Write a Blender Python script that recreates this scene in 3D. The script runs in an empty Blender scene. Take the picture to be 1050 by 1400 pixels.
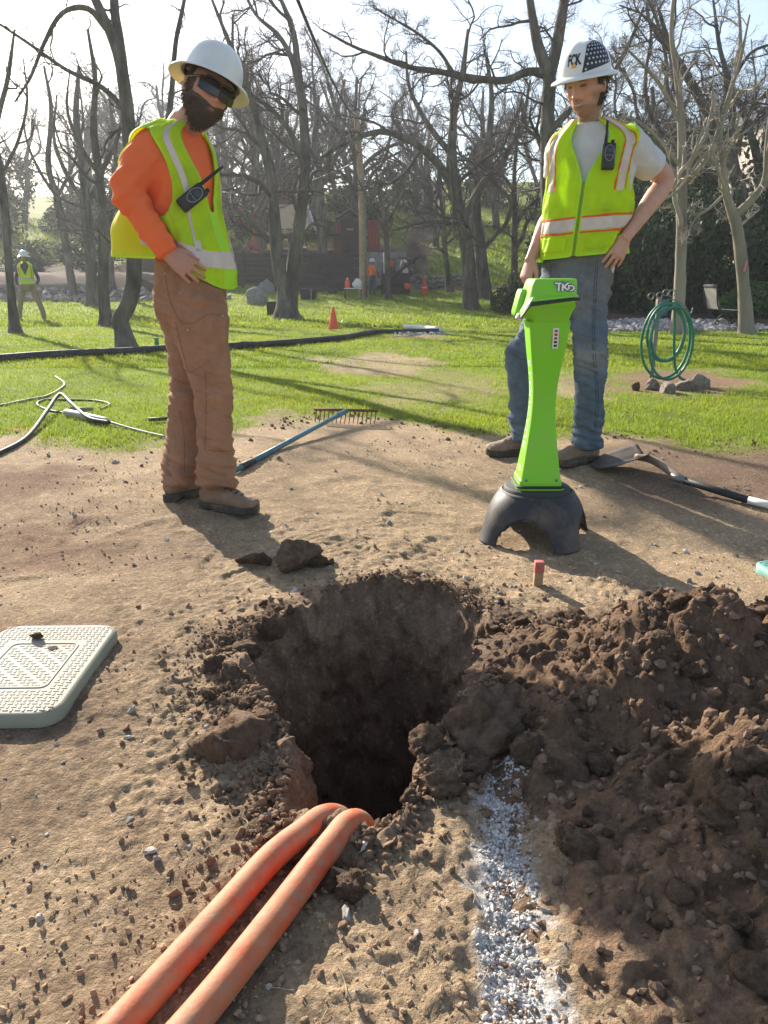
import bpy, bmesh, math, random
import numpy as np
from mathutils import Vector, Matrix

# ---------------------------------------------------------------- camera, sky, sun, exposure
scene = bpy.context.scene
COL = scene.collection
FPX, PITCH, EYE = 1051.0, math.radians(17.0), 1.03
cam_d = bpy.data.cameras.new('camera'); cam = bpy.data.objects.new('camera', cam_d); COL.objects.link(cam)
cam.location = (0, 0, EYE); cam.rotation_euler = (math.pi/2 - PITCH, 0, 0)
cam_d.sensor_fit = 'VERTICAL'; cam_d.sensor_height = 24.0; cam_d.lens = 24.0*FPX/1400.0
cam_d.clip_start = 0.02; cam_d.clip_end = 2000
scene.camera = cam

SUN_AZ, SUN_EL = math.radians(-32.0), math.radians(25.0)     # azimuth measured from +Y, negative = left
SUN_DIR = Vector((math.sin(SUN_AZ)*math.cos(SUN_EL), math.cos(SUN_AZ)*math.cos(SUN_EL), math.sin(SUN_EL)))
world = bpy.data.worlds.new('World'); scene.world = world; world.use_nodes = True
wn, wl = world.node_tree.nodes, world.node_tree.links
wn.clear()
sky = wn.new('ShaderNodeTexSky'); sky.sky_type = 'NISHITA'; sky.sun_disc = False
sky.sun_elevation = SUN_EL; sky.sun_rotation = SUN_AZ
sky.air_density = 1.0; sky.dust_density = 1.0; sky.ozone_density = 1.0
tc = wn.new('ShaderNodeTexCoord')
mp = wn.new('ShaderNodeMapping'); mp.inputs['Scale'].default_value = (1.0, 1.0, 2.6)
nz = wn.new('ShaderNodeTexNoise'); nz.inputs['Scale'].default_value = 2.3; nz.inputs['Detail'].default_value = 8
nz.inputs['Roughness'].default_value = 0.55
rp = wn.new('ShaderNodeValToRGB'); rp.color_ramp.elements[0].position = 0.42; rp.color_ramp.elements[1].position = 0.72
mxw = wn.new('ShaderNodeMix'); mxw.data_type = 'RGBA'
mxw.inputs[7].default_value = (4.3, 4.5, 5.0, 1)
mulw = wn.new('ShaderNodeMath'); mulw.operation = 'MULTIPLY'; mulw.inputs[1].default_value = 0.55
bg = wn.new('ShaderNodeBackground'); bg.inputs['Strength'].default_value = 0.09
wo = wn.new('ShaderNodeOutputWorld')
wl.new(tc.outputs['Generated'], mp.inputs['Vector']); wl.new(mp.outputs['Vector'], nz.inputs['Vector'])
wl.new(nz.outputs['Fac'], rp.inputs['Fac']); wl.new(rp.outputs['Color'], mulw.inputs[0])
wl.new(mulw.outputs['Value'], mxw.inputs[0]); wl.new(sky.outputs['Color'], mxw.inputs[6])
wl.new(mxw.outputs[2], bg.inputs['Color']); wl.new(bg.outputs['Background'], wo.inputs['Surface'])
sun_d = bpy.data.lights.new('sun', 'SUN'); sun = bpy.data.objects.new('sun', sun_d); COL.objects.link(sun)
sun_d.energy = 5.0; sun_d.angle = math.radians(0.55); sun_d.color = (1.0, 0.91, 0.78)
sun.rotation_euler = (-SUN_DIR).to_track_quat('-Z', 'Y').to_euler()
vs = scene.view_settings; vs.view_transform = 'Standard'; vs.look = 'None'; vs.exposure = 1.28; vs.gamma = 1.0
vs.use_curve_mapping = False
scene.cycles.max_bounces = 6; scene.cycles.transparent_max_bounces = 8
scene.cycles.use_adaptive_sampling = True
scene.cycles.use_denoising = True

# ---------------------------------------------------------------- maths helpers
rng = np.random.default_rng(7)
random.seed(7)
cp, sp_ = math.cos(PITCH), math.sin(PITCH)
def ray(px, py):
    d = np.array([0, cp, -sp_])*FPX + np.array([1.0, 0, 0])*(px-525) + np.array([0, sp_, cp])*(700-py)
    return d
def at(px, py, Y):
    """photo pixel -> world point on the vertical plane y = Y"""
    d = ray(px, py); t = Y/d[1]
    return np.array([d[0]*t, Y, EYE + d[2]*t])
def ss(a, b, x):
    t = np.clip((np.asarray(x, float)-a)/(b-a), 0, 1)
    return t*t*(3-2*t)
def _hash(ix, iy, iz, seed):
    n = (ix*374761393 + iy*668265263 + iz*1274126177 + seed*97531) & 0x7fffffff
    n = ((n ^ (n >> 13))*1274126177) & 0x7fffffff
    n = ((n ^ (n >> 15))*668265263) & 0x7fffffff
    return ((n ^ (n >> 16)) & 0xffff)/65535.0
def noise(P, seed=0):
    P = np.asarray(P, float); i = np.floor(P).astype(np.int64); f = P - i
    u = f*f*f*(f*(f*6-15)+10)
    x, y, z = i[..., 0], i[..., 1], i[..., 2]
    r = 0
    for dx in (0, 1):
        wx = u[..., 0] if dx else 1-u[..., 0]
        for dy in (0, 1):
            wy = u[..., 1] if dy else 1-u[..., 1]
            for dz in (0, 1):
                wz = u[..., 2] if dz else 1-u[..., 2]
                r = r + wx*wy*wz*_hash(x+dx, y+dy, z+dz, seed)
    return r*2-1
def fbm(P, octv=4, gain=0.5, seed=0):
    P = np.asarray(P, float); a, s, r = 1.0, 0.0, 0
    for o in range(octv):
        r = r + a*noise(P, seed+o*17); s += a; a *= gain; P = P*2.03 + 11.7
    return r/s
def p3(x, y, z=0.0):
    x = np.asarray(x, float)
    return np.stack([x, np.broadcast_to(y, x.shape).astype(float), np.broadcast_to(z, x.shape).astype(float)], -1)
def nrm(v):
    v = np.asarray(v, float); return v/np.maximum(np.linalg.norm(v, axis=-1, keepdims=True), 1e-9)
def catmull(pts, n):
    """smooth resample of rows (any width) to n rows"""
    pts = np.asarray(pts, float); m = len(pts)
    if m == 2:
        t = np.linspace(0, 1, n)[:, None]; return pts[0]*(1-t)+pts[1]*t
    Q = np.vstack([2*pts[0]-pts[1], pts, 2*pts[-1]-pts[-2]])
    t = np.linspace(0, m-1, n); i = np.minimum(t.astype(int), m-2); f = (t-i)[:, None]
    a, b, c, d = Q[i], Q[i+1], Q[i+2], Q[i+3]
    return 0.5*((2*b)+(-a+c)*f+(2*a-5*b+4*c-d)*f**2+(-a+3*b-3*c+d)*f**3)

# ---------------------------------------------------------------- mesh helpers
def mesh_data(name, V, faces, smooth=True, col=None, mats=None, midx=None):
    """faces: array (M,3)/(M,4) or a list of such arrays"""
    me = bpy.data.meshes.new(name)
    V = np.asarray(V, np.float32).reshape(-1, 3)
    if not isinstance(faces, (list, tuple)): faces = [faces]
    faces = [np.asarray(f, np.int32) for f in faces if len(f)]
    nl = sum(f.size for f in faces); nf = sum(len(f) for f in faces)
    me.vertices.add(len(V)); me.vertices.foreach_set('co', V.ravel())
    me.loops.add(nl); me.polygons.add(nf)
    me.loops.foreach_set('vertex_index', np.concatenate([f.ravel() for f in faces]))
    tot = np.concatenate([np.full(len(f), f.shape[1], np.int32) for f in faces])
    st = np.concatenate([[0], np.cumsum(tot)[:-1]]).astype(np.int32)
    me.polygons.foreach_set('loop_start', st)
    me.polygons.foreach_set('use_smooth', np.full(nf, smooth, bool))
    if midx is not None: me.polygons.foreach_set('material_index', np.asarray(midx, np.int32))
    me.update(calc_edges=True); me.validate()
    if col is not None: set_col(me, col)
    return me
def set_col(me, col, name='Col'):
    col = np.asarray(col, np.float32)
    if col.shape[1] == 3: col = np.hstack([col, np.ones((len(col), 1), np.float32)])
    a = me.color_attributes.new(name, 'FLOAT_COLOR', 'POINT')
    a.data.foreach_set('color', col.ravel())
def link(name, me, mat=None, parent=None):
    o = bpy.data.objects.new(name, me); COL.objects.link(o)
    if mat is not None:
        me.materials.clear()
        for m in (mat if isinstance(mat, (list, tuple)) else [mat]): me.materials.append(m)
    if parent is not None: o.parent = parent
    return o
def mk(name, V, F, mat=None, parent=None, smooth=True, col=None):
    return link(name, mesh_data(name, V, F, smooth, col), mat, parent)
def tag(o, label, cat, group=None, kind=None):
    if label: o['label'] = label
    if cat: o['category'] = cat
    if group: o['group'] = group
    if kind: o['kind'] = kind
    return o
def empty(name, loc=(0, 0, 0), label=None, cat=None, group=None, rz=0):
    o = bpy.data.objects.new(name, None); COL.objects.link(o); o.location = tuple(loc); o.rotation_euler = (0, 0, rz)
    o.empty_display_size = 0.1
    return tag(o, label, cat, group)
def under(o, parent):
    """parent o keeping the world-space coordinates it was modelled in"""
    o.parent = parent
    R = Matrix.LocRotScale(parent.location, parent.rotation_euler, parent.scale)
    o.matrix_parent_inverse = R.inverted()
    return o
class MB:
    """collects shapes into one mesh"""
    def __init__(s): s.V, s.Q, s.T, s.n = [], [], [], 0
    def add(s, V, Q=None, T=None):
        V = np.asarray(V, float).reshape(-1, 3)
        if Q is not None and len(Q): s.Q.append(np.asarray(Q)+s.n)
        if T is not None and len(T): s.T.append(np.asarray(T)+s.n)
        s.V.append(V); s.n += len(V); return s
    def box(s, c, size, rot=None, bev=0.0):
        x, y, z = np.asarray(size, float)/2
        if bev <= 0:
            V = np.array([[i*x, j*y, k*z] for k in (-1, 1) for j in (-1, 1) for i in (-1, 1)], float)
            Q = [[0, 2, 3, 1], [4, 5, 7, 6], [0, 1, 5, 4], [2, 6, 7, 3], [0, 4, 6, 2], [1, 3, 7, 5]]
            T = None
        else:
            bm = bmesh.new(); bmesh.ops.create_cube(bm, size=1)
            for v in bm.verts: v.co = Vector((v.co.x*2*x, v.co.y*2*y, v.co.z*2*z))
            bmesh.ops.bevel(bm, geom=list(bm.edges), offset=bev, segments=2, affect='EDGES', profile=0.6)
            V = np.array([v.co[:] for v in bm.verts]); bm.verts.index_update()
            Q = [[v.index for v in f.verts] for f in bm.faces if len(f.verts) == 4]
            T = [[v.index for v in f.verts] for f in bm.faces if len(f.verts) == 3]; bm.free()
        if rot is not None: V = V @ np.array(rot).T
        return s.add(V+np.asarray(c, float), Q, T)
    def tube(s, pts, r, k=10, n=None, cap=True, flat=None):
        pts = np.asarray(pts, float)
        r = np.broadcast_to(np.asarray(r, float), (len(pts),)) if np.ndim(r) < 2 else np.asarray(r, float)
        if n:
            full = catmull(np.column_stack([pts, r]), n); pts, r = full[:, :3], full[:, 3]
        V, Q = tubes(pts[None], np.asarray(r)[None], k)
        m = len(pts)
        if cap:
            V = np.vstack([V, pts[0], pts[-1]]); a, b = len(V)-2, len(V)-1
            T = [[a, (i+1) % k, i] for i in range(k)]+[[b, (m-1)*k+i, (m-1)*k+(i+1) % k] for i in range(k)]
        else: T = None
        return s.add(V, Q, T)
    def lathe(s, prof, c=(0, 0, 0), k=24, rot=None, close=True):
        prof = np.asarray(prof, float); a = np.linspace(0, 2*math.pi, k, endpoint=False)
        V = np.stack([prof[:, None, 0]*np.cos(a), prof[:, None, 0]*np.sin(a), np.broadcast_to(prof[:, None, 1], (len(prof), k))], -1).reshape(-1, 3)
        m = len(prof); i = np.arange(m-1)[:, None]*k; j = np.arange(k)[None]
        Q = np.stack([i+j, i+(j+1) % k, i+k+(j+1) % k, i+k+j], -1).reshape(-1, 4)
        if rot is not None: V = V @ np.array(rot).T
        return s.add(V+np.asarray(c, float), Q)
    def data(s, name, smooth=True):
        f = []
        if s.Q: f.append(np.vstack(s.Q))
        if s.T: f.append(np.vstack(s.T))
        return mesh_data(name, np.vstack(s.V), f, smooth)
    def build(s, name, mat, parent=None, smooth=True):
        return link(name, s.data(name, smooth), mat, parent)
def tubes(P, R, k):
    """batch of tubes: P (N,n,3), R (N,n) -> V, Q"""
    N, n, _ = P.shape
    T = nrm(np.gradient(P, axis=1))
    ref = np.where(np.abs(T[:, :1, 2:3]) > 0.9, np.array([1.0, 0, 0]), np.array([0, 0, 1.0]))
    A = nrm(np.cross(T, np.broadcast_to(ref, T.shape))); B = np.cross(T, A)
    # keep frames from flipping along a tube
    for i in range(1, n):
        a = A[:, i-1] - T[:, i]*np.sum(A[:, i-1]*T[:, i], -1, keepdims=True)
        A[:, i] = nrm(a); B[:, i] = np.cross(T[:, i], A[:, i])
    th = np.linspace(0, 2*math.pi, k, endpoint=False)
    V = P[:, :, None]+R[:, :, None, None]*(A[:, :, None]*np.cos(th)[:, None]+B[:, :, None]*np.sin(th)[:, None])
    t = np.arange(N)[:, None, None]*n*k; i = np.arange(n-1)[None, :, None]*k; j = np.arange(k)[None, None]
    Q = np.stack([t+i+j, t+i+(j+1) % k, t+i+k+(j+1) % k, t+i+k+j], -1).reshape(-1, 4)
    return V.reshape(-1, 3), Q
def grid_quads(nu, nv, wrap_u=False):
    """vertices laid out [v][u]"""
    i = np.arange(nv-1)[:, None]*nu; ju = np.arange(nu if wrap_u else nu-1)[None]; jn = (ju+1) % nu
    return np.stack([i+ju, i+jn, i+nu+jn, i+nu+ju], -1).reshape(-1, 4)
def rotm(ax, a):
    return np.array(Matrix.Rotation(a, 3, ax))

# ---------------------------------------------------------------- materials
def mat(name, col=(0.5, 0.5, 0.5), rough=0.6, var=0.12, scale=12.0, bump=0.0, bscale=80.0, metal=0.0, spec=0.4,
        attr=False, trans=0.0, dirt=None, dirt_scale=6.0, dirt_amt=0.5, coat=0.0, two=None, detail=6):
    m = bpy.data.materials.new(name); m.use_nodes = True
    N, L = m.node_tree.nodes, m.node_tree.links
    b = N['Principled BSDF']; out = N['Material Output']
    b.inputs['Roughness'].default_value = rough; b.inputs['Metallic'].default_value = metal
    b.inputs['Specular IOR Level'].default_value = spec; b.inputs['Coat Weight'].default_value = coat
    tcn = N.new('ShaderNodeTexCoord')
    n1 = N.new('ShaderNodeTexNoise'); n1.inputs['Scale'].default_value = scale; n1.inputs['Detail'].default_value = detail
    n1.inputs['Roughness'].default_value = 0.62
    L.new(tcn.outputs['Object'], n1.inputs['Vector'])
    mr = N.new('ShaderNodeMapRange'); mr.inputs[1].default_value = 0.25; mr.inputs[2].default_value = 0.75
    mr.inputs[3].default_value = 1-var; mr.inputs[4].default_value = 1+var
    L.new(n1.outputs['Fac'], mr.inputs[0])
    vm = N.new('ShaderNodeVectorMath'); vm.operation = 'SCALE'
    if attr:
        ca = N.new('ShaderNodeVertexColor'); ca.layer_name = 'Col'; L.new(ca.outputs['Color'], vm.inputs[0])
    elif two is not None:
        mx0 = N.new('ShaderNodeMix'); mx0.data_type = 'RGBA'; mx0.inputs[6].default_value = (*col, 1); mx0.inputs[7].default_value = (*two, 1)
        n0 = N.new('ShaderNodeTexNoise'); n0.inputs['Scale'].default_value = scale*0.45; n0.inputs['Detail'].default_value = 5
        L.new(tcn.outputs['Object'], n0.inputs['Vector'])
        r0 = N.new('ShaderNodeMapRange'); r0.inputs[1].default_value = 0.4; r0.inputs[2].default_value = 0.62
        L.new(n0.outputs['Fac'], r0.inputs[0]); L.new(r0.outputs[0], mx0.inputs[0]); L.new(mx0.outputs[2], vm.inputs[0])
    else: vm.inputs[0].default_value = col
    L.new(mr.outputs[0], vm.inputs['Scale'])
    cout = vm.outputs[0]
    if dirt is not None:
        n2 = N.new('ShaderNodeTexNoise'); n2.inputs['Scale'].default_value = dirt_scale; n2.inputs['Detail'].default_value = 8
        n2.inputs['Roughness'].default_value = 0.7
        L.new(tcn.outputs['Object'], n2.inputs['Vector'])
        r2 = N.new('ShaderNodeMapRange'); r2.inputs[1].default_value = 0.48; r2.inputs[2].default_value = 0.68
        r2.inputs[3].default_value = 0; r2.inputs[4].default_value = dirt_amt
        L.new(n2.outputs['Fac'], r2.inputs[0])
        mx = N.new('ShaderNodeMix'); mx.data_type = 'RGBA'; mx.inputs[7].default_value = (*dirt, 1)
        L.new(r2.outputs[0], mx.inputs[0]); L.new(cout, mx.inputs[6]); cout = mx.outputs[2]
    L.new(cout, b.inputs['Base Color'])
    if bump > 0:
        n3 = N.new('ShaderNodeTexNoise'); n3.inputs['Scale'].default_value = bscale; n3.inputs['Detail'].default_value = 6
        n3.inputs['Roughness'].default_value = 0.65
        L.new(tcn.outputs['Object'], n3.inputs['Vector'])
        bp = N.new('ShaderNodeBump'); bp.inputs['Strength'].default_value = 1.0; bp.inputs['Distance'].default_value = bump
        L.new(n3.outputs['Fac'], bp.inputs['Height']); L.new(bp.outputs['Normal'], b.inputs['Normal'])
    if trans > 0:
        tr = N.new('ShaderNodeBsdfTranslucent'); L.new(cout, tr.inputs['Color'])
        ms = N.new('ShaderNodeMixShader'); ms.inputs[0].default_value = trans
        L.new(b.outputs[0], ms.inputs[1]); L.new(tr.outputs[0], ms.inputs[2]); L.new(ms.outputs[0], out.inputs['Surface'])
    return m
# ---------------------------------------------------------------- the ground: one sheet with lawn, bare dirt, hole and hillside
HC = np.array([0.03, 1.70])                     # centre of the hole
def G(x, y):
    x = np.asarray(x, float); y = np.asarray(y, float)
    z = 0.10*ss(2.6, 4.3, y) - 0.12*ss(5, 20, y) + 0.45*ss(20, 33, y)
    left = ss(1.6, 0.2, x)
    terr = 1.62*ss(33.75, 34.15, y) + 0.15*np.maximum(y-35, 0)
    hill = 0.22*np.maximum(y-37, 0)*ss(36, 42, y) + 0.35*ss(33, 38, y)
    bank = 0.75*ss(27.5, 30.0, y)*ss(-6.5, -9.0, x)
    far = left*np.maximum(terr*ss(-13, -9, x) + bank*(1-ss(-13, -9, x)) + 0.15*np.maximum(y-35, 0)*(1-ss(-13, -9, x)), bank*ss(34, 33, y)) + (1-left)*hill
    z = z + np.minimum(far, 9.0)
    z = z + 0.35*ss(17, 26, y)*ss(4.0, 9, x)*ss(36, 30, y)
    return z
rim_px = [(540, 803), (600, 815), (650, 840), (690, 872), (668, 915), (625, 955), (597, 995), (573, 1035), (562, 1080),
          (548, 1120), (505, 1142), (445, 1133), (392, 1118), (400, 1060), (398, 1015), (375, 975), (352, 935), (335, 893), (385, 858), (440, 830), (490, 808)]
def flat_pt(px, py, z=0.0):
    d = ray(px, py); t = (z-EYE)/d[2]; return np.array([d[0]*t, d[1]*t])
rim = np.array([flat_pt(*p) for p in rim_px]) - HC
rim_a = np.arctan2(rim[:, 1], rim[:, 0]); rim_r = np.hypot(rim[:, 0], rim[:, 1])
o_ = np.argsort(rim_a); rim_a, rim_r = rim_a[o_], rim_r[o_]
def rim_radius(a):
    return np.interp(a, rim_a, rim_r, period=2*math.pi)
def hole_dist(x, y):
    """metres outside the hole's rim (negative inside)"""
    dx, dy = np.asarray(x)-HC[0], np.asarray(y)-HC[1]
    return np.hypot(dx, dy)-rim_radius(np.arctan2(dy, dx))
def seg_dist(x, y, pts):
    best = np.full(np.shape(x), 1e9)
    for a, b in zip(pts[:-1], pts[1:]):
        ab = b-a; t = np.clip(((x-a[0])*ab[0]+(y-a[1])*ab[1])/max(ab@ab, 1e-9), 0, 1)
        best = np.minimum(best, np.hypot(x-a[0]-t*ab[0], y-a[1]-t*ab[1]))
    return best
def in_poly(x, y, poly):
    poly = np.asarray(poly); c = np.zeros(np.shape(x), bool); j = len(poly)-1
    for i in range(len(poly)):
        xi, yi = poly[i]; xj, yj = poly[j]
        c ^= ((yi > y) != (yj > y)) & (x < (xj-xi)*(y-yi)/(yj-yi+1e-12)+xi); j = i
    return c
def poly_sd(x, y, poly):
    d = seg_dist(x, y, [*map(np.asarray, poly), np.asarray(poly[0])])
    return np.where(in_poly(x, y, poly), d, -d)     # positive inside
# bare-dirt outline and worn patches, traced on the photograph and dropped onto the ground
edge_px = [(0, 604), (60, 612), (150, 626), (232, 618), (330, 590), (400, 582), (470, 570), (540, 577), (600, 588), (650, 598), (760, 602), (850, 604), (960, 618), (1049, 622)]
edge_w = np.array([flat_pt(px, py, 0.085) for px, py in edge_px])
dirt_poly = [(-30, -8), (-30, 4.4), (-6, 4.5)] + [tuple(p) for p in edge_w] + [(6, 4.35), (30, 4.2), (30, -8)]
worn = [[(430, 492), (500, 480), (570, 484), (606, 500), (570, 516), (480, 518), (430, 508)],
        [(500, 528), (560, 522), (640, 535), (650, 556), (560, 560), (505, 545)],
        [(830, 520), (860, 510), (960, 508), (1020, 522), (1015, 541), (930, 548), (840, 542)],
        [(345, 570), (380, 566), (400, 580), (370, 592)], [(590, 500), (640, 515), (690, 540), (660, 548), (600, 520)],
        [(540, 448), (600, 447), (600, 460), (540, 460)], [(740, 515), (800, 510), (840, 525), (800, 548), (740, 545)]]
worn_w = [[tuple(flat_pt(px, py, 0.07)) for px, py in p] for p in worn]
def grass_mask(x, y):
    n = fbm(p3(x*2.2, y*2.2), 4, seed=3)*0.50 + fbm(p3(x*11, y*11), 3, seed=5)*0.24
    d = -poly_sd(x, y, dirt_poly)
    g = ss(-0.10, 0.22, d + n*np.minimum(1, 0.35+np.maximum(d, 0)))
    for i, w in enumerate(worn_w):
        s = poly_sd(x, y, w)
        g = g*(1-{0: 0.85, 1: 0.5, 4: 0.5, 6: 0.75}.get(i, 0.95)*ss(-0.16, 0.20, s + n*0.8))
    g = g*ss(34.6, 33.2, y - 2.0*fbm(p3(x*.3, y*.3), 2, seed=8)) * 1.0
    g = np.maximum(g, ss(35.5, 37.0, y+n)*ss(1.5, 2.2, x - 0.10*(y-37) + n))          # bright hillside on the right
    g = np.maximum(g, 0.85*ss(36, 40, y+3*n)*ss(0.9, 0.2, x-0.08*(y-37)))
    g = g*(1-ss(26.6, 27.6, y+n*1.5)*ss(-6.5, -7.5, x)*ss(38, 36, y))              # earth bank on the left
    bed = ss(15.55, 15.75, y+n*0.25+0.02*x)*ss(4.1, 4.5, x-0.02*(y-16)+n*0.3)
    g = g*(1-bed*ss(34, 30, y))
    return np.clip(g, 0, 1)
chalk_w = [flat_pt(*p) for p in [(706, 1030), (690, 1090), (690, 1160), (702, 1230), (694, 1300), (708, 1400), (712, 1480)]]
_pr = np.random.default_rng(55); PRINTS = [(a, b, c) for a, b, c in zip(_pr.uniform(-1.5, 1.3, 44), 0.9+3.1*_pr.random(44), _pr.uniform(0, 3.14, 44)) if hole_dist(np.array([a]), np.array([b]))[0] > 0.18 and b > 2.0]
def relief(x, y):
    """surface unevenness in metres"""
    P = p3(x, y); near = ss(11, 4, y)*ss(9, 4, np.abs(x))
    r = 0.016*fbm(P*1.7, 4, seed=21)
    hd = hole_dist(x, y)
    rough = np.clip(0.35+0.65*ss(0.9, 0.0, hd)+0.4*ss(0.1, 0.5, fbm(P*2.3, 3, seed=33)), 0, 1.3)
    dirtm = ss(4.9, 4.2, y)
    r = r + dirtm*rough*(0.009*fbm(P*9, 4, seed=22) + 0.010*np.abs(fbm(P*26, 3, seed=23)) + 0.006*fbm(P*60, 2, seed=24))
    r = r + dirtm*0.006*np.maximum(0, fbm(p3(np.asarray(x)*3+0.5*np.asarray(y), np.asarray(y)*16), 3, seed=25))   # raked streaks
    r = r + 0.020*ss(0.26, 0.02, hd)*(0.4+fbm(P*12, 4, seed=26)) + 0.03*ss(0.10, 0.0, hd)*(0.3+fbm(P*6, 3, seed=29))
    r = np.asarray(r, float); xa, ya = np.broadcast_arrays(np.asarray(x, float), np.asarray(y, float))
    for bx_, by_, ba_ in PRINTS:                      # shallow boot prints
        sel = (np.abs(xa-bx_) < 0.26) & (np.abs(ya-by_) < 0.26)
        if not sel.any(): continue
        u_ = (xa[sel]-bx_)*math.cos(ba_)+(ya[sel]-by_)*math.sin(ba_); v_ = -(xa[sel]-bx_)*math.sin(ba_)+(ya[sel]-by_)*math.cos(ba_)
        q_ = (u_/0.14)**4+(v_/0.05)**4+0.5*fbm(p3(u_*20+bx_*9, v_*20), 2, seed=57)
        r[sel] += -0.0065*ss(1.6, 0.5, q_)*(1-0.25*np.sin(u_*150)) + 0.003*ss(5, 1.8, q_)*ss(0.9, 1.6, q_)
    r = r - 0.018*ss(0.10, 0.0, seg_dist(np.asarray(x), np.asarray(y), chalk_w))
    return r*np.maximum(near, 0.35) + (1-near)*(0.03*fbm(P*0.5, 3, seed=30)+0.14*ss(27, 30, y)*ss(-5.5, -8, x)*fbm(P*1.6, 4, seed=36)*ss(40, 34, y))
def Zg(x, y):
    return G(x, y)+relief(x, y)
def zg(x, y): return float(Zg(np.array([x]), np.array([y]))[0])
def gp(px, py):
    """photo pixel -> point on the ground"""
    d = ray(px, py); d = d/np.linalg.norm(d)
    if d[2] > -0.004: d = d.copy(); d[2] = -0.004
    t = np.concatenate([np.linspace(0.6, 12, 1400), np.linspace(12.02, 90, 2400)])
    z = EYE+d[2]*t - Zg(d[0]*t, d[1]*t)
    k = np.argmax(z < 0) if (z < 0).any() else len(t)-1
    k = max(k, 1); f = z[k-1]/(z[k-1]-z[k]+1e-12); tt = t[k-1]+(t[k]-t[k-1])*f
    p = d*tt; return np.array([p[0], p[1], zg(p[0], p[1])])

NA = 620
ang = np.linspace(-math.pi, math.pi, NA, endpoint=False)
Rt = rim_radius(ang)
Rt = (np.roll(Rt, 2)+2*np.roll(Rt, 1)+3*Rt+2*np.roll(Rt, -1)+np.roll(Rt, -2))/9
far_side = np.clip(np.sin(ang), 0, 1)
Rb = np.minimum(Rt*0.72, 0.27+0.03*np.sin(ang*3+1))
DEPTH = 1.15
rows_r, rows_z, rows_w = [], [], []
for t in np.linspace(0.0, 1, 12)[:-1]:
    rows_r.append(Rb*t); rows_z.append(np.full(NA, -DEPTH)); rows_w.append(np.full(NA, 0.6))
for t in np.linspace(0, 1, 72):
    up = -DEPTH*(1-t)
    f = (0.30+0.25*far_side)*t + (0.70-0.25*far_side)*t**(1.8+2.6*(1-far_side))
    rows_r.append(Rb+(Rt-Rb)*f); rows_z.append(np.full(NA, 1.0)*up); rows_w.append(np.full(NA, 1.0))
r_off, steps = 0.0, []
while True:
    r0 = 0.4+r_off
    dr = 0.0065 if r0 < 1.0 else 0.0065+(r0-1.0)*0.023
    r_off += dr; steps.append(r_off)
    if r_off > 190: break
for so in steps:
    rows_r.append(Rt+so); rows_z.append(np.zeros(NA)); rows_w.append(np.full(NA, np.exp(-so/0.07)))
RR = np.array(rows_r); ZZ = np.array(rows_z); WW = np.array(rows_w)
GX = HC[0]+RR*np.cos(ang); GY = HC[1]+RR*np.sin(ang)
inside = (WW >= 0.6)
base = G(GX, GY)+np.where(RR <= Rt+1e-9, 0, 1)*relief(GX, GY)
lip = relief(HC[0]+Rt*np.cos(ang), HC[1]+Rt*np.sin(ang))
GZ = base + ZZ + np.where(RR <= Rt+1e-9, lip*np.clip(1+ZZ/0.3, 0, 1), 0)
# rough, crumbling walls: displace in plan by 3-D noise
P = np.stack([GX, GY, GZ], -1)
radial = np.stack([np.broadcast_to(np.cos(ang), GX.shape), np.broadcast_to(np.sin(ang), GX.shape)], -1)
nw = 0.05*fbm(P*5, 3, seed=41)+0.042*fbm(P*13, 4, seed=42)+0.020*fbm(P*40, 3, seed=43)
sc_w = 0.030*fbm(np.stack([GX*17, GY*17, GZ*1.6], -1), 3, seed=44)+0.012*(np.abs(fbm(np.stack([GX*6, GY*6, GZ*9.0], -1), 3, seed=46)))            # vertical spade marks on the far wall
amt = np.where(inside, 1.0, WW)
GX = GX+radial[..., 0]*(nw+sc_w)*amt; GY = GY+radial[..., 1]*(nw+sc_w)*amt
GZ = GZ+np.where(inside, 0.035*fbm(P*8+5, 4, seed=45)*np.clip(1+ZZ*0, 0, 1), 0.03*WW*fbm(P*8+5, 4, seed=45))
# colours (albedo)
gm = grass_mask(GX, GY)
PX = np.stack([GX, GY, GZ*0.5], -1)
n1 = fbm(PX*1.1, 4, seed=51)[..., None]; n2 = fbm(PX*7, 4, seed=52)[..., None]; n3 = fbm(PX*30, 3, seed=53)[..., None]
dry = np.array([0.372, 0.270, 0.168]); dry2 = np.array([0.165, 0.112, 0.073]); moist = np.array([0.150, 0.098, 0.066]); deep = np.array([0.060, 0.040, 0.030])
cc = dry*(1+0.22*n2+0.25*n3) + (dry2-dry)*np.clip(0.06+1.2*n1+0.65*n2, 0, 1)
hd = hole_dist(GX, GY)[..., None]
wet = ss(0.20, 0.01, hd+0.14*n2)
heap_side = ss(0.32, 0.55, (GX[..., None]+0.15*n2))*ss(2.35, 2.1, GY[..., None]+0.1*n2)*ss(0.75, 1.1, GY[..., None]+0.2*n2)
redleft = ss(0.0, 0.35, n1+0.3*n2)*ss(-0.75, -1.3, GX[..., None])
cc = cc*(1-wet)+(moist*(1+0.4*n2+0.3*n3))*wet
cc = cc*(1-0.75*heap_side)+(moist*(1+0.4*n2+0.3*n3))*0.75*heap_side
cc = cc*(1-0.55*redleft)+np.array([0.19, 0.105, 0.065])*0.55*redleft
dk = ss(-0.18, -0.48, (GZ-G(GX, GY))[..., None]+0.10*n2)  # hole colour darkens with depth, painting in the shade of the shaft
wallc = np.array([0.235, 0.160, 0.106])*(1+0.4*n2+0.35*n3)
cc = np.where(inside[..., None], wallc*(1-0.85*dk)+deep*1.3*0.85*dk, cc)
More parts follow.
